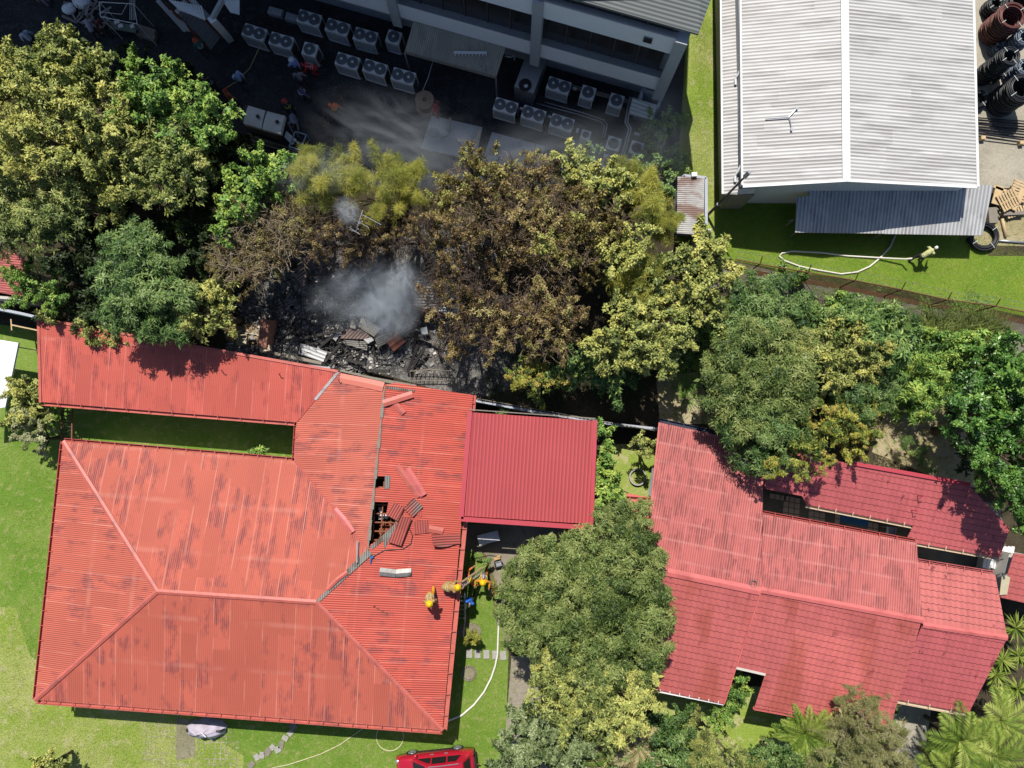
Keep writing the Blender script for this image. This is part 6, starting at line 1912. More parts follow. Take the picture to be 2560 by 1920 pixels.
 ("mango_tree", "large rounded mango tree between the two red-roofed houses", 4.8, 'mango', 'mango', [(1540, 1335, 54), (1590, 1340, 45), (1450, 1376, 52), (1385, 1392, 50), (1335, 1415, 48), (1300, 1450, 46), (1380, 1440, 62), (1460, 1430, 64), (1540, 1410, 62), (1600, 1420, 50), (1300, 1530, 48), (1350, 1500, 56), (1310, 1590, 52), (1430, 1510, 62), (1510, 1500, 62), (1590, 1500, 60), (1640, 1500, 46), (1370, 1580, 60), (1450, 1590, 60), (1540, 1580, 62), (1620, 1580, 56), (1650, 1560, 34), (1500, 1660, 60), (1580, 1660, 56), (1630, 1650, 36), (1590, 1290, 36), (1540, 1280, 30)], BT),
 ("mango_tree", "yellower mango tree below the large rounded one", 4.4, 'yellow', S(L=.24, w=.26, k=9, el=.2, ros=14, rc=.40, dens=2.2, rag=.06, up=.8), [(1400, 1670, 50), (1360, 1700, 42), (1440, 1720, 54), (1400, 1770, 45), (1500, 1740, 54), (1560, 1730, 52), (1470, 1790, 45), (1540, 1800, 50), (1590, 1770, 42), (1530, 1840, 36), (1610, 1710, 36)], BT),
 ("shrub", "grey-green shrub at the bottom edge beside the brick path", 2.6, 'grey', 'grey', [(1330, 1800, 48), (1390, 1790, 45), (1300, 1850, 42), (1360, 1860, 52), (1420, 1850, 45), (1290, 1900, 40), (1350, 1915, 50), (1410, 1910, 40)], BT),
 ("shrub", "blue-grey shrub left of the yellowish one at the faded house's garden", 2.8, 'blue', 'grey', [(1680, 1820, 45), (1650, 1870, 48), (1710, 1870, 45), (1640, 1920, 45), (1690, 1920, 40), (1580, 1890, 40)], BT),
 ("shrub", "yellow-green airy shrub in the faded house's garden", 2.8, 'yellow', 'tan', [(1780, 1850, 45), (1760, 1900, 48), (1820, 1900, 45), (1740, 1790, 20), (1850, 1915, 34), (1735, 1770, 10)], BT),
 ("shrub", "dense green shrub beneath the round cycad", 2.2, 'blue', 'grey', [(1910, 1890, 34), (1960, 1915, 36), (1890, 1915, 36), (2030, 1925, 30)], BT),
 ("shrub", "feathery tan-green bush overlapping the red tile eave", 3.4, 'tan', 'tan', [(2140, 1780, 42), (2180, 1760, 36), (2120, 1830, 50), (2190, 1820, 48), (2090, 1880, 48), (2170, 1890, 54), (2230, 1880, 42), (2140, 1725, 16), (2110, 1750, 20), (2240, 1920, 36), (2230, 1830, 28)], BT, 'twig_pale', 10),
 ("shrub", "leafy creeper bush in the notch of the tile roofs", 2.0, 'lime', 'sparse', [(1840, 1710, 24), (1860, 1695, 20), (1825, 1740, 26), (1800, 1780, 24), (1785, 1800, 20), (1850, 1735, 16)], BT),
 ("shrub", "small leafy bush at the grey gravel path's head", 1.4, 'lime', 'sparse', [(2225, 1785, 20), (2230, 1805, 16), (2222, 1770, 12)], BT),
 ("shrub", "yellow-green shrub beside the white canopy", 2.6, 'yellow', 'lime', [(80, 980, 34), (60, 1010, 34), (100, 1020, 38), (120, 1040, 26), (70, 1050, 26), (85, 955, 16)], "garden shrubs"),
 ("shrub", "cream-flowered shrub by the main roof's upper left corner", 2.2, 'cream', 'cream', [(80, 1080, 34), (60, 1070, 22), (110, 1065, 28), (105, 1110, 18), (112, 1140, 14), (60, 1095, 14)], "garden shrubs"),
 ("shrub", "round yellow-leaved shrub cut by the frame's bottom edge", 1.6, 'yellow', 'yellow', [(130, 1905, 24), (115, 1920, 22), (150, 1915, 22)], "garden shrubs"),
 ("shrub", "bright green shrub hugging the carport's right edge", 2.6, 'lime', 'lime', [(1508, 1090, 20), (1512, 1130, 26), (1512, 1180, 28), (1522, 1220, 30), (1510, 1250, 28)], "garden shrubs"),
 ("shrub", "thin yellow-leaved small tree on the lawn by the concrete ring", 2.4, 'yellow', 'sparse', [(1605, 1090, 13), (1600, 1105, 14), (1612, 1118, 15), (1625, 1110, 12), (1612, 1135, 11)], "garden shrubs"),
 ("shrub", "thin yellow sapling at the house wall's planting patch", 1.6, 'gold', 'sparse', [(1178, 1590, 9), (1170, 1600, 8), (1185, 1605, 9), (1172, 1582, 6), (1190, 1590, 6)], "garden shrubs"),
 ("shrub", "low rose bush at the garden bed's upper end", .5, 'green', 'sparse', [(1213, 1408, 9), (1190, 1393, 7)], "garden bed plants"),
 ("shrub", "low reddish rose bush in the garden bed's middle", .5, 'burnt_g', 'sparse', [(1236, 1465, 9), (1244, 1480, 8)], "garden bed plants"),
 ("shrub", "low green rose bush at the garden bed's lower end", .5, 'green', 'sparse', [(1252, 1492, 8), (1262, 1530, 9), (1275, 1520, 9)], "garden bed plants"),
 ("shrub", "tiny fern beside the shaded strip between the red roofs", .4, 'lime', 'papaya', [(653, 1130, 10), (640, 1128, 7)], "garden bed plants"),
 ("shrub", "small spiky plant in the dark gap above the carport", 1.4, 'green', 'papaya', [(1255, 1026, 9)], "garden bed plants"),
 ("shrub", "leafy scrub filling the slope between the grey-green tree and the fence", 1.4, 'green', 'lime', [(2010, 800, 34), (2060, 810, 34), (2110, 830, 30), (2030, 770, 24)], RG),
 ("shrub", "bright scrub among the tall reeds below the fence", 1.3, 'lime', 'green', [(2330, 870, 30), (2380, 880, 34), (2420, 850, 30), (2350, 920, 30), (2450, 870, 26), (2300, 850, 26)], RG),
 ("shrub", "low green scrub between the golden olive tree and the papaya leaves", 1.6, 'green', 'papaya', [(2210, 960, 34), (2230, 930, 30), (2190, 920, 28), (2170, 950, 26)], RG),
 ("shrub", "green scrub at the foot of the light yellow-green tree", 1.5, 'green', 'lime', [(1740, 860, 34), (1700, 900, 30), (1760, 830, 28)], RG),
 ("shrub", "weedy bush on the rubble bank beside the fence", 1.2, 'lime', 'lime', [(1960, 700, 26), (2000, 690, 20), (2100, 760, 24), (2060, 770, 22), (2140, 790, 20)], RG),
 ("shrub", "dry clump on the straw patch under the glossy tree", .9, 'green', 'tan', [(2300, 1140, 18), (2310, 1165, 16), (2250, 1100, 14)], RG),
]
for tr in TREES:
    name, label, z, mat, sty, lobes, grp = tr[:7]
    twig, bare = (tr[7], tr[8]) if len(tr) > 8 else (None, 0)
    tree(name, label, "shrub" if name in ("shrub", "dark_bush") else "tree", z, mat, sty, lobes, grp, twig, bare, bark='burnt_bark' if 'scorched' in name else 'bark')


def fronds(o, part, c, n, L, mat, seed, rise=.7, droop=1.1, leaflet=.45, pairs=22, w=.045, az=None, r=.02, spread=1.0):
    """feather leaves: a curved rib with two rows of leaflets, each frond its own part"""
    g = np.random.default_rng(seed)
    for i in range(n):
        a = (i / n * 2 * math.pi if az is None else az[i % len(az)]) + g.normal() * .12
        e0 = rise * g.uniform(.5, 1.25)
        l = L * g.uniform(.8, 1.1)
        t = np.linspace(0, 1, pairs)
        hd = np.array([math.cos(a), math.sin(a), 0])
        el = e0 - droop * t
        step_ = l / pairs
        p = np.cumsum((hd[None] * np.cos(el)[:, None] + np.array([0, 0, 1])[None] * np.sin(el)[:, None]) * step_, 0) + np.asarray(c)
        tan = unit(np.gradient(p, axis=0))
        side = unit(np.cross(tan, np.array([0, 0, 1.0])))
        nrm = np.cross(side, tan)
        sh = np.sin(np.clip(t * .93 + .07, 0, 1) * math.pi) ** .6
        Vs = []
        for sg in (-1, 1):
            D = unit(side * sg * spread + tan * .75 - nrm * .15 + .06 * g.normal(size=p.shape))
            Nn = unit(nrm - D * np.sum(nrm * D, 1, keepdims=True))
            LL = leaflet * sh * g.uniform(.85, 1.1, pairs)
            Vs.append(leaf_quads(p, D, Nn, LL, np.full(pairs, w), .06))
        q = p[::3]
        rib = MB().tube([Vector(x) for x in q], r, 4, r * .3)
        V = np.concatenate(Vs); F = np.arange(len(V)).reshape(-1, 4)
        b = len(V)
        V = np.concatenate([V, np.array([tuple(x) for x in rib.v])])
        F = np.concatenate([F, np.array([f for f in rib.f if len(f) == 4]) + b])
        T = np.clip(g.uniform(.2, .8) + .12 * g.normal(size=len(F)), 0, 1)
        raw_mesh(part, V, F, mat, o, T)


cy_ = root("cycad", "round cycad with a full wheel of stiff fronds before the tile roof", "cycad", P(2015, 1835, 0))
c = P(2012, 1832, 2.5)
MB().tube([(c.x, c.y, 0), c], .22, 10).build("trunk", M['bark'], cy_)
fronds(cy_, "frond", c, 34, 1.9, LM['palm'], 3, rise=.75, droop=.75, leaflet=.34, pairs=30, w=.05)
fronds(cy_, "frond", c, 16, 1.3, LM['palm'], 4, rise=1.2, droop=.6, leaflet=.3, pairs=24, w=.05)
for i, (x, y, z, n, L, mt, lb) in enumerate((
    (2400, 1850, 3.0, 15, 2.1, 'palm', "palm with arching yellow-green fronds at the bottom right corner"),
    (2480, 1890, 3.2, 14, 2.1, 'palm', "palm half out of frame at the lower right corner"),
    (2370, 1925, 2.6, 13, 1.9, 'palm', "lower palm nearest the gravel path at the bottom edge"),
    (2500, 1800, 2.8, 13, 1.8, 'palm', "palm behind the arching one, towards the yuccas"),
    (1440, 1900, 3.0, 5, 2.1, 'palm', "young palm with few long fronds under the yellower mango"),
    (1600, 1870, 3.0, 7, 1.8, 'palmdry', "palm with dry cream fronds beside the blue-grey shrub"),
    (1530, 1910, 2.6, 6, 1.7, 'palmdry', "dry yellow palm below the yellower mango at the bottom edge"))):
    o = root("palm", lb, "palm", P(x, y, 0), "palms along the bottom edge")
    c = P(x, y, z)
    MB().tube([(c.x, c.y, 0), c], .13, 8).build("trunk", M['bark'], o)
    fronds(o, "frond", c, n, L, LM[mt], 20 + i, rise=.9, droop=1.5, leaflet=.55, pairs=26, w=.06)


def yucca(x, y, z, L, n, label, grp="sword-leaved plants", mat='palm'):
    o = root("yucca", label, "yucca", P(x, y, 0), grp)
    c = np.array(P(x, y, z))
    g = np.random.default_rng(hash_(label))
    D = unit(g.normal(size=(n, 3)) * np.array([1, 1, .5]) + np.array([0, 0, .35])); D[:, 2] = np.maximum(D[:, 2], -.15)
    Nn = unit(np.array([0, 0, 1.0]) - D * D[:, 2:3])
    V = leaf_quads(np.repeat(c[None], n, 0), D, Nn, L * g.uniform(.7, 1.1, n), np.full(n, .085), .03)
    raw_mesh("leaves", V, np.arange(4 * n).reshape(-1, 4), LM[mat], o, g.uniform(.2, .9, n))
    MB().tube([(c[0], c[1], 0), tuple(c)], .07, 7).build("trunk", M['bark'], o)


yucca(2540, 1570, 1.6, .95, 70, "upper sword-leaved yucca by the faded house's right corner")
yucca(2505, 1650, 1.4, .8, 60, "sword-leaved yucca second down along the faded house's right side")
yucca(2490, 1685, 1.2, .8, 60, "sword-leaved yucca third down along the faded house's right side")
yucca(2548, 1640, 1.5, .8, 60, "pale sword-leaved yucca at the right frame edge")
yucca(2545, 1722, 1.5, .85, 60, "lowest sword-leaved yucca, just above the palms")
yucca(448, 570, 3.4, .55, 50, "spiky rosette plant on a pale trunk in the left grove's dark gap", mat='palm')
yucca(572, 505, 4.2, .7, 60, "spiky rosette plant, upper one at the dark grove's edge")
yucca(548, 535, 3.8, .6, 50, "spiky rosette plant, lower one at the dark grove's edge")


def grass_clumps(name, spots, L, n, mat, kind="stuff", seed=1):
    g = np.random.default_rng(seed)
    Vs, Ts = [], []
    for x, y, r in spots:
        k = n
        c = np.array(P(x, y, 0))
        B = c + np.stack([g.normal(size=k) * r * mpp() * .5, g.normal(size=k) * r * mpp() * .5, np.zeros(k)], 1)
        D = unit(g.normal(size=(k, 3)) * np.array([1, 1, .2]) * .7 + np.array([0, 0, .55]))
        Nn = unit(np.array([0, 0, 1.0]) - D * D[:, 2:3])
        l = L * g.uniform(.5, 1.1, k)
        Vs.append(leaf_quads(B, D, Nn, l, np.full(k, L * .035), .1))
        Ts.append(np.clip(g.uniform(.2, .8) + .2 * g.normal(size=k), 0, 1))
    V = np.concatenate(Vs)
    o = raw_mesh(name, V, np.arange(len(V)).reshape(-1, 4), LM[mat], None, np.concatenate(Ts))
    o["kind"] = kind


gs = random.Random(9)
grass_clumps("tall_grass", [(gs.uniform(2290, 2480), gs.uniform(830, 950), 22) for _ in range(70)], 1.7, 90, 'reed', seed=2)
grass_clumps("undergrowth", [(gs.uniform(1700, 2470), gs.uniform(760, 1000) + max(0, 0), 26) for _ in range(160)], .7, 60, 'lime', seed=3)
grass_clumps("dry_grass", [(gs.uniform(2190, 2430), gs.uniform(1000, 1200), 22) for _ in range(90)], .4, 22, 'palmdry', seed=4)
grass_clumps("undergrowth", [(gs.uniform(1220, 1640), gs.uniform(880, 1010), 24) for _ in range(70)], .6, 40, 'dark', seed=5)
grass_clumps("undergrowth", [(gs.uniform(1990, 2480), gs.uniform(720, 830), 20) for _ in range(50)], .45, 40, 'green', seed=6)
def tuft_spots(poly, n, g):
    out = []
    xs = [p[0] for p in poly]; ys = [p[1] for p in poly]
    while len(out) < n:
        x, y = g.uniform(min(xs), max(xs)), g.uniform(min(ys), max(ys)); ins = False
        for (a, b), (c, d) in zip(poly, poly[1:] + poly[:1]):
            if (b > y) != (d > y) and x < (c - a) * (y - b) / (d - b) + a: ins = not ins
        if ins: out.append((x, y, 30))
    return out


def lawn_blades(name, poly, n, mat, L=.16, seed=1, k=16):
    g = random.Random(seed)
    grass_clumps(name, tuft_spots(poly, n, g), L, k, mat, seed=seed)


LM['lawnb'] = leaf_mat("lawn_blades", [(.15, .28, .02), (.23, .36, .035), (.33, .41, .07), (.42, .44, .14)], .3)
lawn_blades("grass", [(-5, 1030), (120, 1050), (150, 1110), (80, 1740), (-10, 1740)], 1500, 'lawnb', seed=31)
lawn_blades("grass", [(80, 1760), (1110, 1840), (1120, 1930), (-10, 1930), (-10, 1740)], 3000, 'lawnb', seed=32)
lawn_blades("grass", [(1150, 1320), (1230, 1400), (1280, 1640), (1250, 1930), (1110, 1930)], 1500, 'lawnb', seed=33)
lawn_blades("grass", [(1786, 500), (2480, 600), (2570, 640), (2570, 790), (1814, 660)], 3200, 'lawnb', seed=34)
lawn_blades("grass", [(1735, 40), (1785, 40), (1785, 500), (1710, 500)], 1100, 'lawnb', seed=35)

# ---------------------------------------------------------------- people
SKIN = simple("skin", (.34, .19, .12), .6, var=.06)
CLOTH = {}


def cloth(col):
    k = "cloth_%02d_%02d_%02d" % tuple(int(c * 99) for c in col)
    return simple(k, col, .85, var=.14, sc=5)


def chain(m, pts, rs, n=8):
    m.tube(pts, rs, n)
    for p, r in zip(pts, rs): m.ball(p, r, n, 5)


def person(label, x, y, z, head, pose, top, legs, hat=None, hatcol=None, sleeves=True, vest=None, stripes=None, tank=False, fit=1.0, group=None):
    """a posed figure; head is the compass heading in the picture's plane (degrees, 0 = right, 90 = up)"""
    o = root("person", label, "person", P(x, y, z), group)
    a = math.radians(head)
    f = Vector((math.cos(a), math.sin(a), 0)); s = Vector((f.y, -f.x, 0)); upv = Vector((0, 0, 1))
    O = P(x, y, z)
    T = lambda p: O + s * p[0] + f * p[1] + upv * p[2]
    lean = pose.get('lean', .05)                     # radians forward at the hips
    crouch = pose.get('crouch', 0.0)
    hipz = .92 - crouch * .45
    hip = Vector((0, -crouch * .18, hipz))
    sp = Vector((0, math.sin(lean), math.cos(lean)))
    che = hip + sp * .30; sho = hip + sp * .50; nek = hip + sp * .57
    hd = nek + Vector((0, math.sin(lean * pose.get('headk', .6)), math.cos(lean * pose.get('headk', .6)))) * .16
    fw = Vector((0, math.cos(lean * .5), -math.sin(lean * .5)))
    st = pose.get('stride', .12)
    J = {}
    for g in (-1, 1):
        J['h', g] = hip + Vector((.10 * g, 0, -.04))
        J['a', g] = Vector((.13 * g, st * g, .09))
        kn = (J['h', g] + J['a', g]) / 2 + Vector((.02 * g, .06 + crouch * .36, .02))
        J['k', g] = kn
        J['s', g] = sho + Vector((.19 * g, 0, -.02))
        ar = pose.get('arm', (-.15, .10, -.50))
        ar = ar if not isinstance(ar, dict) else ar[g]
        wr = J['s', g] + Vector((-ar[0] * g if False else ar[0] * -g, ar[1], ar[2]))
        J['w', g] = wr
        mid = (J['s', g] + wr) / 2
        slack = max(0, .27 ** 2 - ((wr - J['s', g]).length / 2) ** 2) ** .5
        J['e', g] = mid + Vector((.5 * g, -.7, -.2)).normalized() * slack
    body = MB()
    chain(body, [T(p) for p in (hip, che, sho)], [.135, .14, .12], 10)
    chain(body, [T(sho), T(nek + sp * .05)], [.07, .055])
    hc = T(hd)
    body.ball(hc, (.078, .078, .115), 12, 9)
    F3 = s * fw.x + f * fw.y + upv * fw.z
    body.ball(hc + F3 * .035 - upv * .05, .058, 8, 6)
    body.ball(hc + F3 * .085 - upv * .012, (.014, .014, .022), 6, 5)            # nose
    body.ball(hc + F3 * .078 - upv * .06, (.022, .016, .010), 6, 4)             # lips
    for g in (-1, 1): body.ball(hc + s * .08 * g, (.014, .02, .03), 6, 5)
    for g in (-1, 1):
        chain(body, [T(J['h', g]), T(J['k', g]), T(J['a', g])], [.085, .058, .042])
        chain(body, [T(J['s', g]), T(J['e', g]), T(J['w', g])], [.055, .042, .03])
        wd = (J['w', g] - J['e', g]).normalized()
        side_ = wd.cross(Vector((0, 0, 1)));
        side_ = side_.normalized() if side_.length > .05 else Vector((0, 1, 0))
        nn_ = side_.cross(wd)
        pc = J['w', g] + wd * .05
        chain(body, [T(J['w', g]), T(pc), T(pc + wd * .035)], [.028, .036, .034], 7)
        for q, ll in zip((-.030, -.010, .010, .030), (.060, .078, .074, .056)):
            b0 = pc + wd * .05 + side_ * q
            chain(body, [T(b0), T(b0 + wd * ll * .5 - nn_ * .01), T(b0 + wd * ll * .85 - nn_ * .035)], [.0115, .011, .010], 5)
        t0 = pc + side_ * .034 - wd * .02
        chain(body, [T(t0), T(t0 + side_ * .03 + wd * .02 - nn_ * .01), T(t0 + side_ * .035 + wd * .05 - nn_ * .02)], [.013, .012, .010], 5)
    b = body.build("body", SKIN, o, smooth=True)
    r = b.modifiers.new("remesh", 'REMESH'); r.mode = 'VOXEL'; r.voxel_size = .011; r.use_smooth_shade = True
    for g in (-1, 1):
        MB().ball(hc + F3 * .07 + s * .03 * g + upv * .01, .012, 6, 5).build("eye", M['black'], o)

    def garment(name, col, parts, vox=.022):
        m = MB()
        for pts, rs in parts: chain(m, [T(p) for p in pts], rs, 9)
        g_ = m.build(name, cloth(col), o, smooth=True)
        r_ = g_.modifiers.new("remesh", 'REMESH'); r_.mode = 'VOXEL'; r_.voxel_size = vox; r_.use_smooth_shade = True
        return g_
    kf = fit
    tor = [([hip - sp * .02, hip + sp * .12, che, sho], [.155 * kf, .15 * kf, .165 * kf, .13 * kf]), ([J['s', -1], J['s', 1]], [.085 * kf, .085 * kf])]
    arms = []
    for g in (-1, 1):
        e = J['w', g] if sleeves else J['e', g]
        arms.append(([J['s', g], J['e', g], J['e', g].lerp(J['w', g], .9)] if sleeves else [J['s', g], J['s', g].lerp(J['e', g], .7)], [.078 * kf, .066 * kf, .052 * kf] if sleeves else [.075 * kf, .066 * kf]))
    garment("jacket", top, tor + arms)
    garment("trousers", legs, [([hip + sp * .04, hip - sp * .06], [.152 * kf, .15 * kf])] + [([J['h', g], J['k', g], J['a', g] + Vector((0, 0, .04))], [.105 * kf, .082 * kf, .068 * kf]) for g in (-1, 1)])
    for g in (-1, 1):
        m = MB(); p = J['a', g]
        m.tube([T(p + Vector((0, -.06, -.03))), T(p + Vector((0, .05, -.04))), T(p + Vector((0, .17, -.055)))], [.05, .05, .036], 8); m.build("boot", M['black'], o, smooth=True)
    if vest:
        garment("vest", vest, [([hip + sp * .10, che, sho - sp * .02], [.162 * kf, .178 * kf, .15 * kf]), ([J['s', -1].lerp(J['s', 1], .15), J['s', 1].lerp(J['s', -1], .15)], [.098, .098])])
    if stripes:
        m = MB()
        rotm = Matrix((s, (s * 0 + f * math.cos(lean) - upv * math.sin(lean)), (f * math.sin(lean) + upv * math.cos(lean)))).transposed()
        for d_, rr_ in ((.14, .172), (.24, .184)): m.ring(T(hip + sp * d_), rr_ * kf, .014, 20, 5, rotm)
        for g in (-1, 1): m.tube([T(che + Vector((.09 * g, .0, 0)) + fw * .172 * q) for q in (1,)] + [T(sho + Vector((.10 * g, 0, .115))), T(che + Vector((.09 * g, 0, 0)) - fw * .178)], .014, 5)
        m.build("reflective_band", cloth(stripes), o)
    if hat == 'helmet':
        m = MB(); m.ball(hc + upv * .035, (.125, .14, .115), 14, 9); 
        m.lathe([(.12, 0), (.175, -.02), (.175, -.005), (.12, .03)], hc + upv * .03 - F3 * .015, 20)
        m.build("helmet", simple("helmet_%d" % int(sum(hatcol) * 100), hatcol, .3, var=.05), o, smooth=True)
    elif hat == 'cap':
        m = MB(); m.ball(hc + upv * .035, (.092, .098, .09), 12, 8); m.lathe([(.0, .0), (.085, 0), (.085, .012), (0, .012)], hc + F3 * .075 + upv * .04, 12)
        m.build("cap", cloth(hatcol), o, smooth=True)
    else:
        m = MB(); m.ball(hc + upv * .03 - F3 * .012, (.087, .092, .105), 12, 8); m.build("hair", simple("dark_hair", (.018, .014, .012), .6), o, smooth=True)
    if tank:
        p0, p1 = T(hip + sp * .08 - fw * .22), T(sho - fw * .22)
        m = MB(); chain(m, [p0, p1], [.085, .085], 10); m.tube([p1, p1 + (p1 - p0).normalized() * .14], .035, 8); m.build("air_tank", M['steel'], o, smooth=True)
    return o


STAND, WALK = dict(lean=.05, stride=.06), dict(lean=.12, stride=.20, arm={-1: (.05, .22, -.46), 1: (-.05, -.18, -.48)})
BEND = dict(lean=1.15, stride=.1, crouch=.45, arm=(.02, .30, -.42), headk=1.0)
STOOP = dict(lean=.75, stride=.16, arm=(.05, .34, -.38), headk=.8)
REACH = dict(lean=.25, stride=.1, arm={-1: (-.30, .36, -.1), 1: (-.30, .36, -.1)})
tan_, yel, dk_ = (.40, .24, .085), (.62, .30, .02), (.04, .04, .045)
YH = (.80, .52, .01)
person("firefighter in yellow trousers and yellow helmet walking down the wet red roof", *[ep(1083, 1482).x * 0 + 1080, 1478], ep(1080, 1478).z, -80, dict(lean=.45, stride=.22, arm={-1: (-.10, .2, -.46), 1: (-.14, .1, -.48)}), tan_, yel, 'helmet', YH, tank=False, fit=1.1, stripes=(.6, .6, .35))
person("firefighter in a tan coat bent over the ladder's top at the eave", 1122, 1461, ep(1122, 1461).z, 5, dict(lean=1.1, stride=.1, crouch=.6, arm=(.02, .34, -.36), headk=1.0), tan_, tan_, 'helmet', YH, fit=1.2, stripes=(.6, .6, .35))
person("firefighter in orange with air tank and yellow helmet climbing the ladder's foot", 1211, 1432, .35, -95, dict(lean=.35, stride=.12, arm={-1: (-.16, .36, -.20), 1: (-.22, .34, -.22)}), (.62, .25, .03), (.5, .2, .03), 'helmet', YH, tank=True, fit=1.12, stripes=(.6, .6, .3))
person("firefighter with yellow helmet holding the ladder in the eave's shade", 1172, 1436, 0, 20, REACH, (.62, .16, .05), dk_, 'helmet', YH)
person("man in a bright blue shirt and cap walking in the roof's shadow", 1178, 1489, 0, -105, WALK, (.02, .13, .55), dk_, 'cap', (.35, .28, .2))
person("man in a pale yellow shirt dragging a hose across the warehouse lawn", 2284, 650, 0, 35, dict(lean=1.0, stride=.26, arm={-1: (.02, .3, -.42), 1: (.05, .25, -.42)}, headk=.9), (.55, .55, .25), dk_, 'cap', (.72, .72, .70))
gp = "people standing in the shaded yard"
person("man in a white shirt beside the treetops, farthest left in the yard", 100, 118, 0, 130, STAND, (.42, .50, .68), dk_, group=gp)
person("person in an orange top at the frame's top left corner", 124, 10, 0, -30, STAND, (.7, .2, .06), (.3, .3, .34), group=gp)
person("person in a checked grey shirt by the scrap heap", 252, 98, 0, 100, STOOP, (.35, .34, .42), (.05, .05, .07), group=gp)
person("person in dark maroon near the green work table", 280, 88, 0, -40, STAND, (.12, .03, .03), dk_, stripes=(.5, .5, .5), group=gp)
person("worker in an orange hard hat at the stair's foot", 520, 140, 0, 130, STAND, (.06, .16, .14), dk_, 'helmet', (.6, .1, .04), stripes=(.5, .6, .6), group=gp)
person("person in a green shirt at the lime tree's upper edge", 488, 206, 0, 170, STAND, (.02, .22, .08), dk_, group=gp)
person("person in a red-orange top next to the one in green", 516, 210, 0, -60, STOOP, (.75, .09, .04), dk_, group=gp)
person("person in black with reflective bands beside the lime tree", 543, 228, 0, -50, STAND, dk_, dk_, stripes=(.4, .5, .5), group=gp)
person("man in a light blue shirt alone on the gravel near the yellow hose", 614, 218, 0, 140, WALK, (.38, .50, .74), dk_, group=gp)
person("worker in a white helmet and pale blue shirt in front of the condensers", 748, 184, 0, -45, WALK, (.36, .46, .90), dk_, 'helmet', (.75, .78, .82), group=gp)
person("person in red overalls bending under the front single-fan condenser", 792, 184, 0, 180, BEND, (.50, .03, .04), (.4, .03, .04), 'cap', (.5, .03, .04), stripes=(.7, .6, .6), group=gp)
person("person in a grey shirt behind the striped vest", 762, 216, 0, 100, STAND, (.26, .25, .30), dk_, group=gp)
person("person in a dark vest crossed by white reflective stripes", 768, 252, 0, 40, STAND, (.12, .12, .26), dk_, stripes=(.8, .82, .95), vest=(.07, .07, .14), group=gp)
person("firefighter in a black coat with yellow bands and a red helmet", 733, 285, 0, -70, STAND, dk_, dk_, 'helmet', (.35, .05, .04), stripes=(.55, .65, .15), group=gp)
person("person in grey crouching beside the bins' frame cart", 740, 308, 0, -80, BEND, (.20, .22, .28), (.2, .22, .28), group=gp)
person("person in a bright orange safety vest alone on the open gravel", 847, 290, 0, 90, STAND, (.85, .12, .02), dk_, vest=(.95, .13, .02), stripes=(.75, .5, .15), group=gp)
person("person in dark clothes standing above the orange vest", 857, 248, 0, 130, STAND, (.05, .05, .06), dk_, group=gp)
person("person in black with a shovel, between bins and the orange vest", 810, 300, 0, -60, STOOP, (.03, .03, .035), dk_, group=gp)
person("person in red work clothes next to the cable drum", 1096, 290, .22, 150, STAND, (.36, .035, .05), (.36, .035, .05), group=gp)
person("person in a rust-red cap half hidden by the lime tree's tip", 590, 262, 0, 60, STAND, (.4, .12, .05), dk_, 'cap', (.45, .05, .03), group=gp)

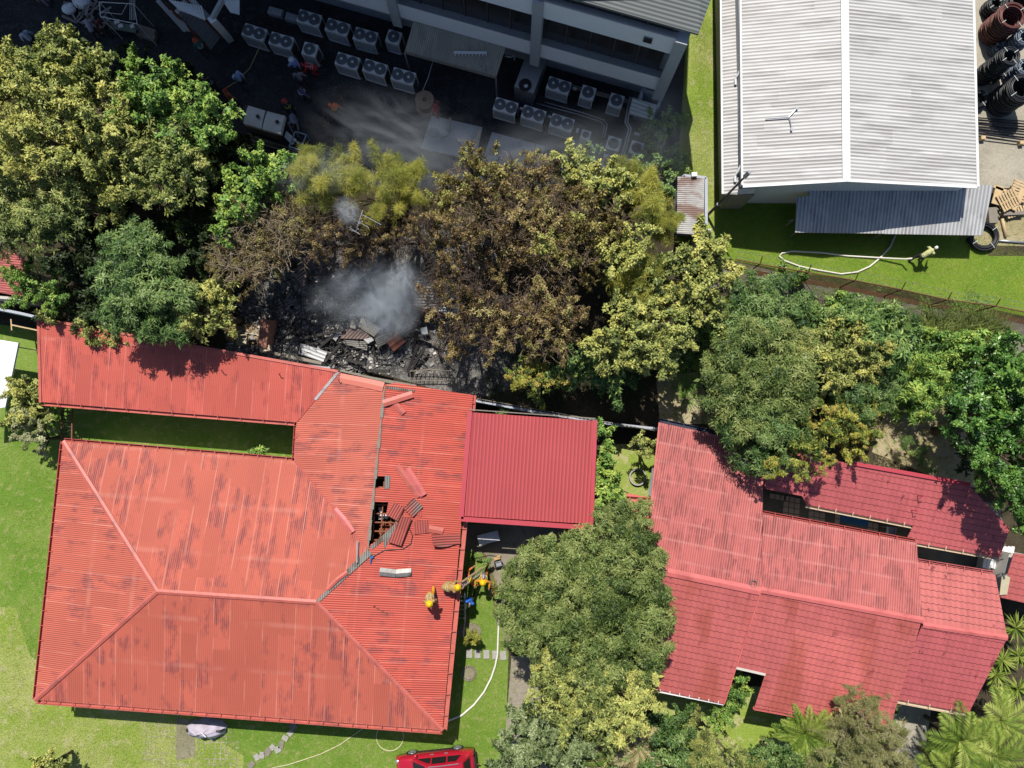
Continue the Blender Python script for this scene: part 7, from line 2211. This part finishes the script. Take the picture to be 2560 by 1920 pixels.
# ---------------------------------------------------------------- smoke over the ruin and the yard
def smoke_mat(name, dens, sc, lo, hi, col, seed=0.0, warp=1.0):
    m = bpy.data.materials.new(name); m.use_nodes = True
    nt = m.node_tree; nt.nodes.clear()
    out = nt.nodes.new("ShaderNodeOutputMaterial")
    v = nt.nodes.new("ShaderNodeVolumePrincipled")
    v.inputs["Color"].default_value = col + (1,)
    v.inputs["Anisotropy"].default_value = .1
    tc = nt.nodes.new("ShaderNodeTexCoord")
    ln = nt.nodes.new("ShaderNodeVectorMath"); ln.operation = 'LENGTH'
    nt.links.new(tc.outputs["Object"], ln.inputs[0])
    mp = nt.nodes.new("ShaderNodeMapping"); mp.inputs["Location"].default_value = (seed, seed * .7, seed * 1.3)
    nt.links.new(tc.outputs["Object"], mp.inputs[0])
    nz = nt.nodes.new("ShaderNodeTexNoise"); nz.inputs["Scale"].default_value = sc; nz.inputs["Detail"].default_value = 4
    nz.inputs["Distortion"].default_value = warp
    nt.links.new(mp.outputs[0], nz.inputs["Vector"])
    fo = nt.nodes.new("ShaderNodeMapRange"); fo.interpolation_type = 'SMOOTHSTEP'
    fo.inputs[1].default_value = 1.0; fo.inputs[2].default_value = .15
    nt.links.new(ln.outputs["Value"], fo.inputs[0])
    st_ = nt.nodes.new("ShaderNodeMapRange"); st_.interpolation_type = 'SMOOTHSTEP'
    st_.inputs[1].default_value = lo; st_.inputs[2].default_value = hi
    nt.links.new(nz.outputs[0], st_.inputs[0])
    a = nt.nodes.new("ShaderNodeMath"); a.operation = 'MULTIPLY'
    nt.links.new(fo.outputs[0], a.inputs[0]); nt.links.new(st_.outputs[0], a.inputs[1])
    b = nt.nodes.new("ShaderNodeMath"); b.operation = 'MULTIPLY'; b.inputs[1].default_value = dens
    nt.links.new(a.outputs[0], b.inputs[0]); nt.links.new(b.outputs[0], v.inputs["Density"])
    nt.links.new(v.outputs[0], out.inputs["Volume"])
    return m


def smoke(x, y, z, rx, ry, rz, ang, mat):
    me = bpy.data.meshes.new("smoke")
    q = MB().ball((0, 0, 0), 1.0, 20, 12)
    me.from_pydata([tuple(p) for p in q.v], [], q.f)
    me.materials.append(mat)
    o = bpy.data.objects.new("smoke", me); COL.objects.link(o)
    o.location = P(x, y, z); s_ = mpp(z)
    o.scale = (rx * s_, ry * s_, rz); o.rotation_euler = (0, 0, math.radians(ang))
    o["kind"] = "stuff"
    return o


WHT = (.86, .93, 1.0)
smoke(930, 735, 2.6, 190, 105, 2.4, 10, smoke_mat("thin_smoke", .95, 1.7, .36, .66, WHT, 1.0, 2.0))
smoke(975, 765, 2.6, 92, 105, 2.0, -14, smoke_mat("thick_smoke", 2.2, 1.5, .38, .66, WHT, 3.0, 2.2))
smoke(1005, 700, 3.6, 46, 66, 1.8, -8, smoke_mat("plume_smoke", 1.6, 1.9, .42, .62, WHT, 5.0, 2.2))
smoke(900, 690, 3.4, 90, 46, 1.6, 24, smoke_mat("drift_smoke", 1.2, 1.9, .42, .62, WHT, 7.0, 2.4))
smoke(868, 530, 6.6, 40, 46, 1.2, 20, smoke_mat("wisp_smoke", 1.5, 2.0, .42, .62, WHT, 8.0, 2.2))
smoke(800, 430, 6.8, 150, 75, 1.4, 12, smoke_mat("veil_smoke", .30, 2.0, .40, .62, WHT, 11.0, 2.0))
smoke(1010, 360, 3.2, 300, 150, 3.0, -18, smoke_mat("yard_smoke", .22, 2.2, .40, .64, WHT, 14.0, 2.0))
smoke(1390, 400, 5.2, 340, 120, 3.6, 10, smoke_mat("yard_haze", .12, 1.8, .36, .64, WHT, 17.0, 1.6))
smoke(1650, 330, 3.0, 110, 190, 2.5, 0, smoke_mat("strip_haze", .10, 1.8, .36, .62, WHT, 19.0, 1.6))
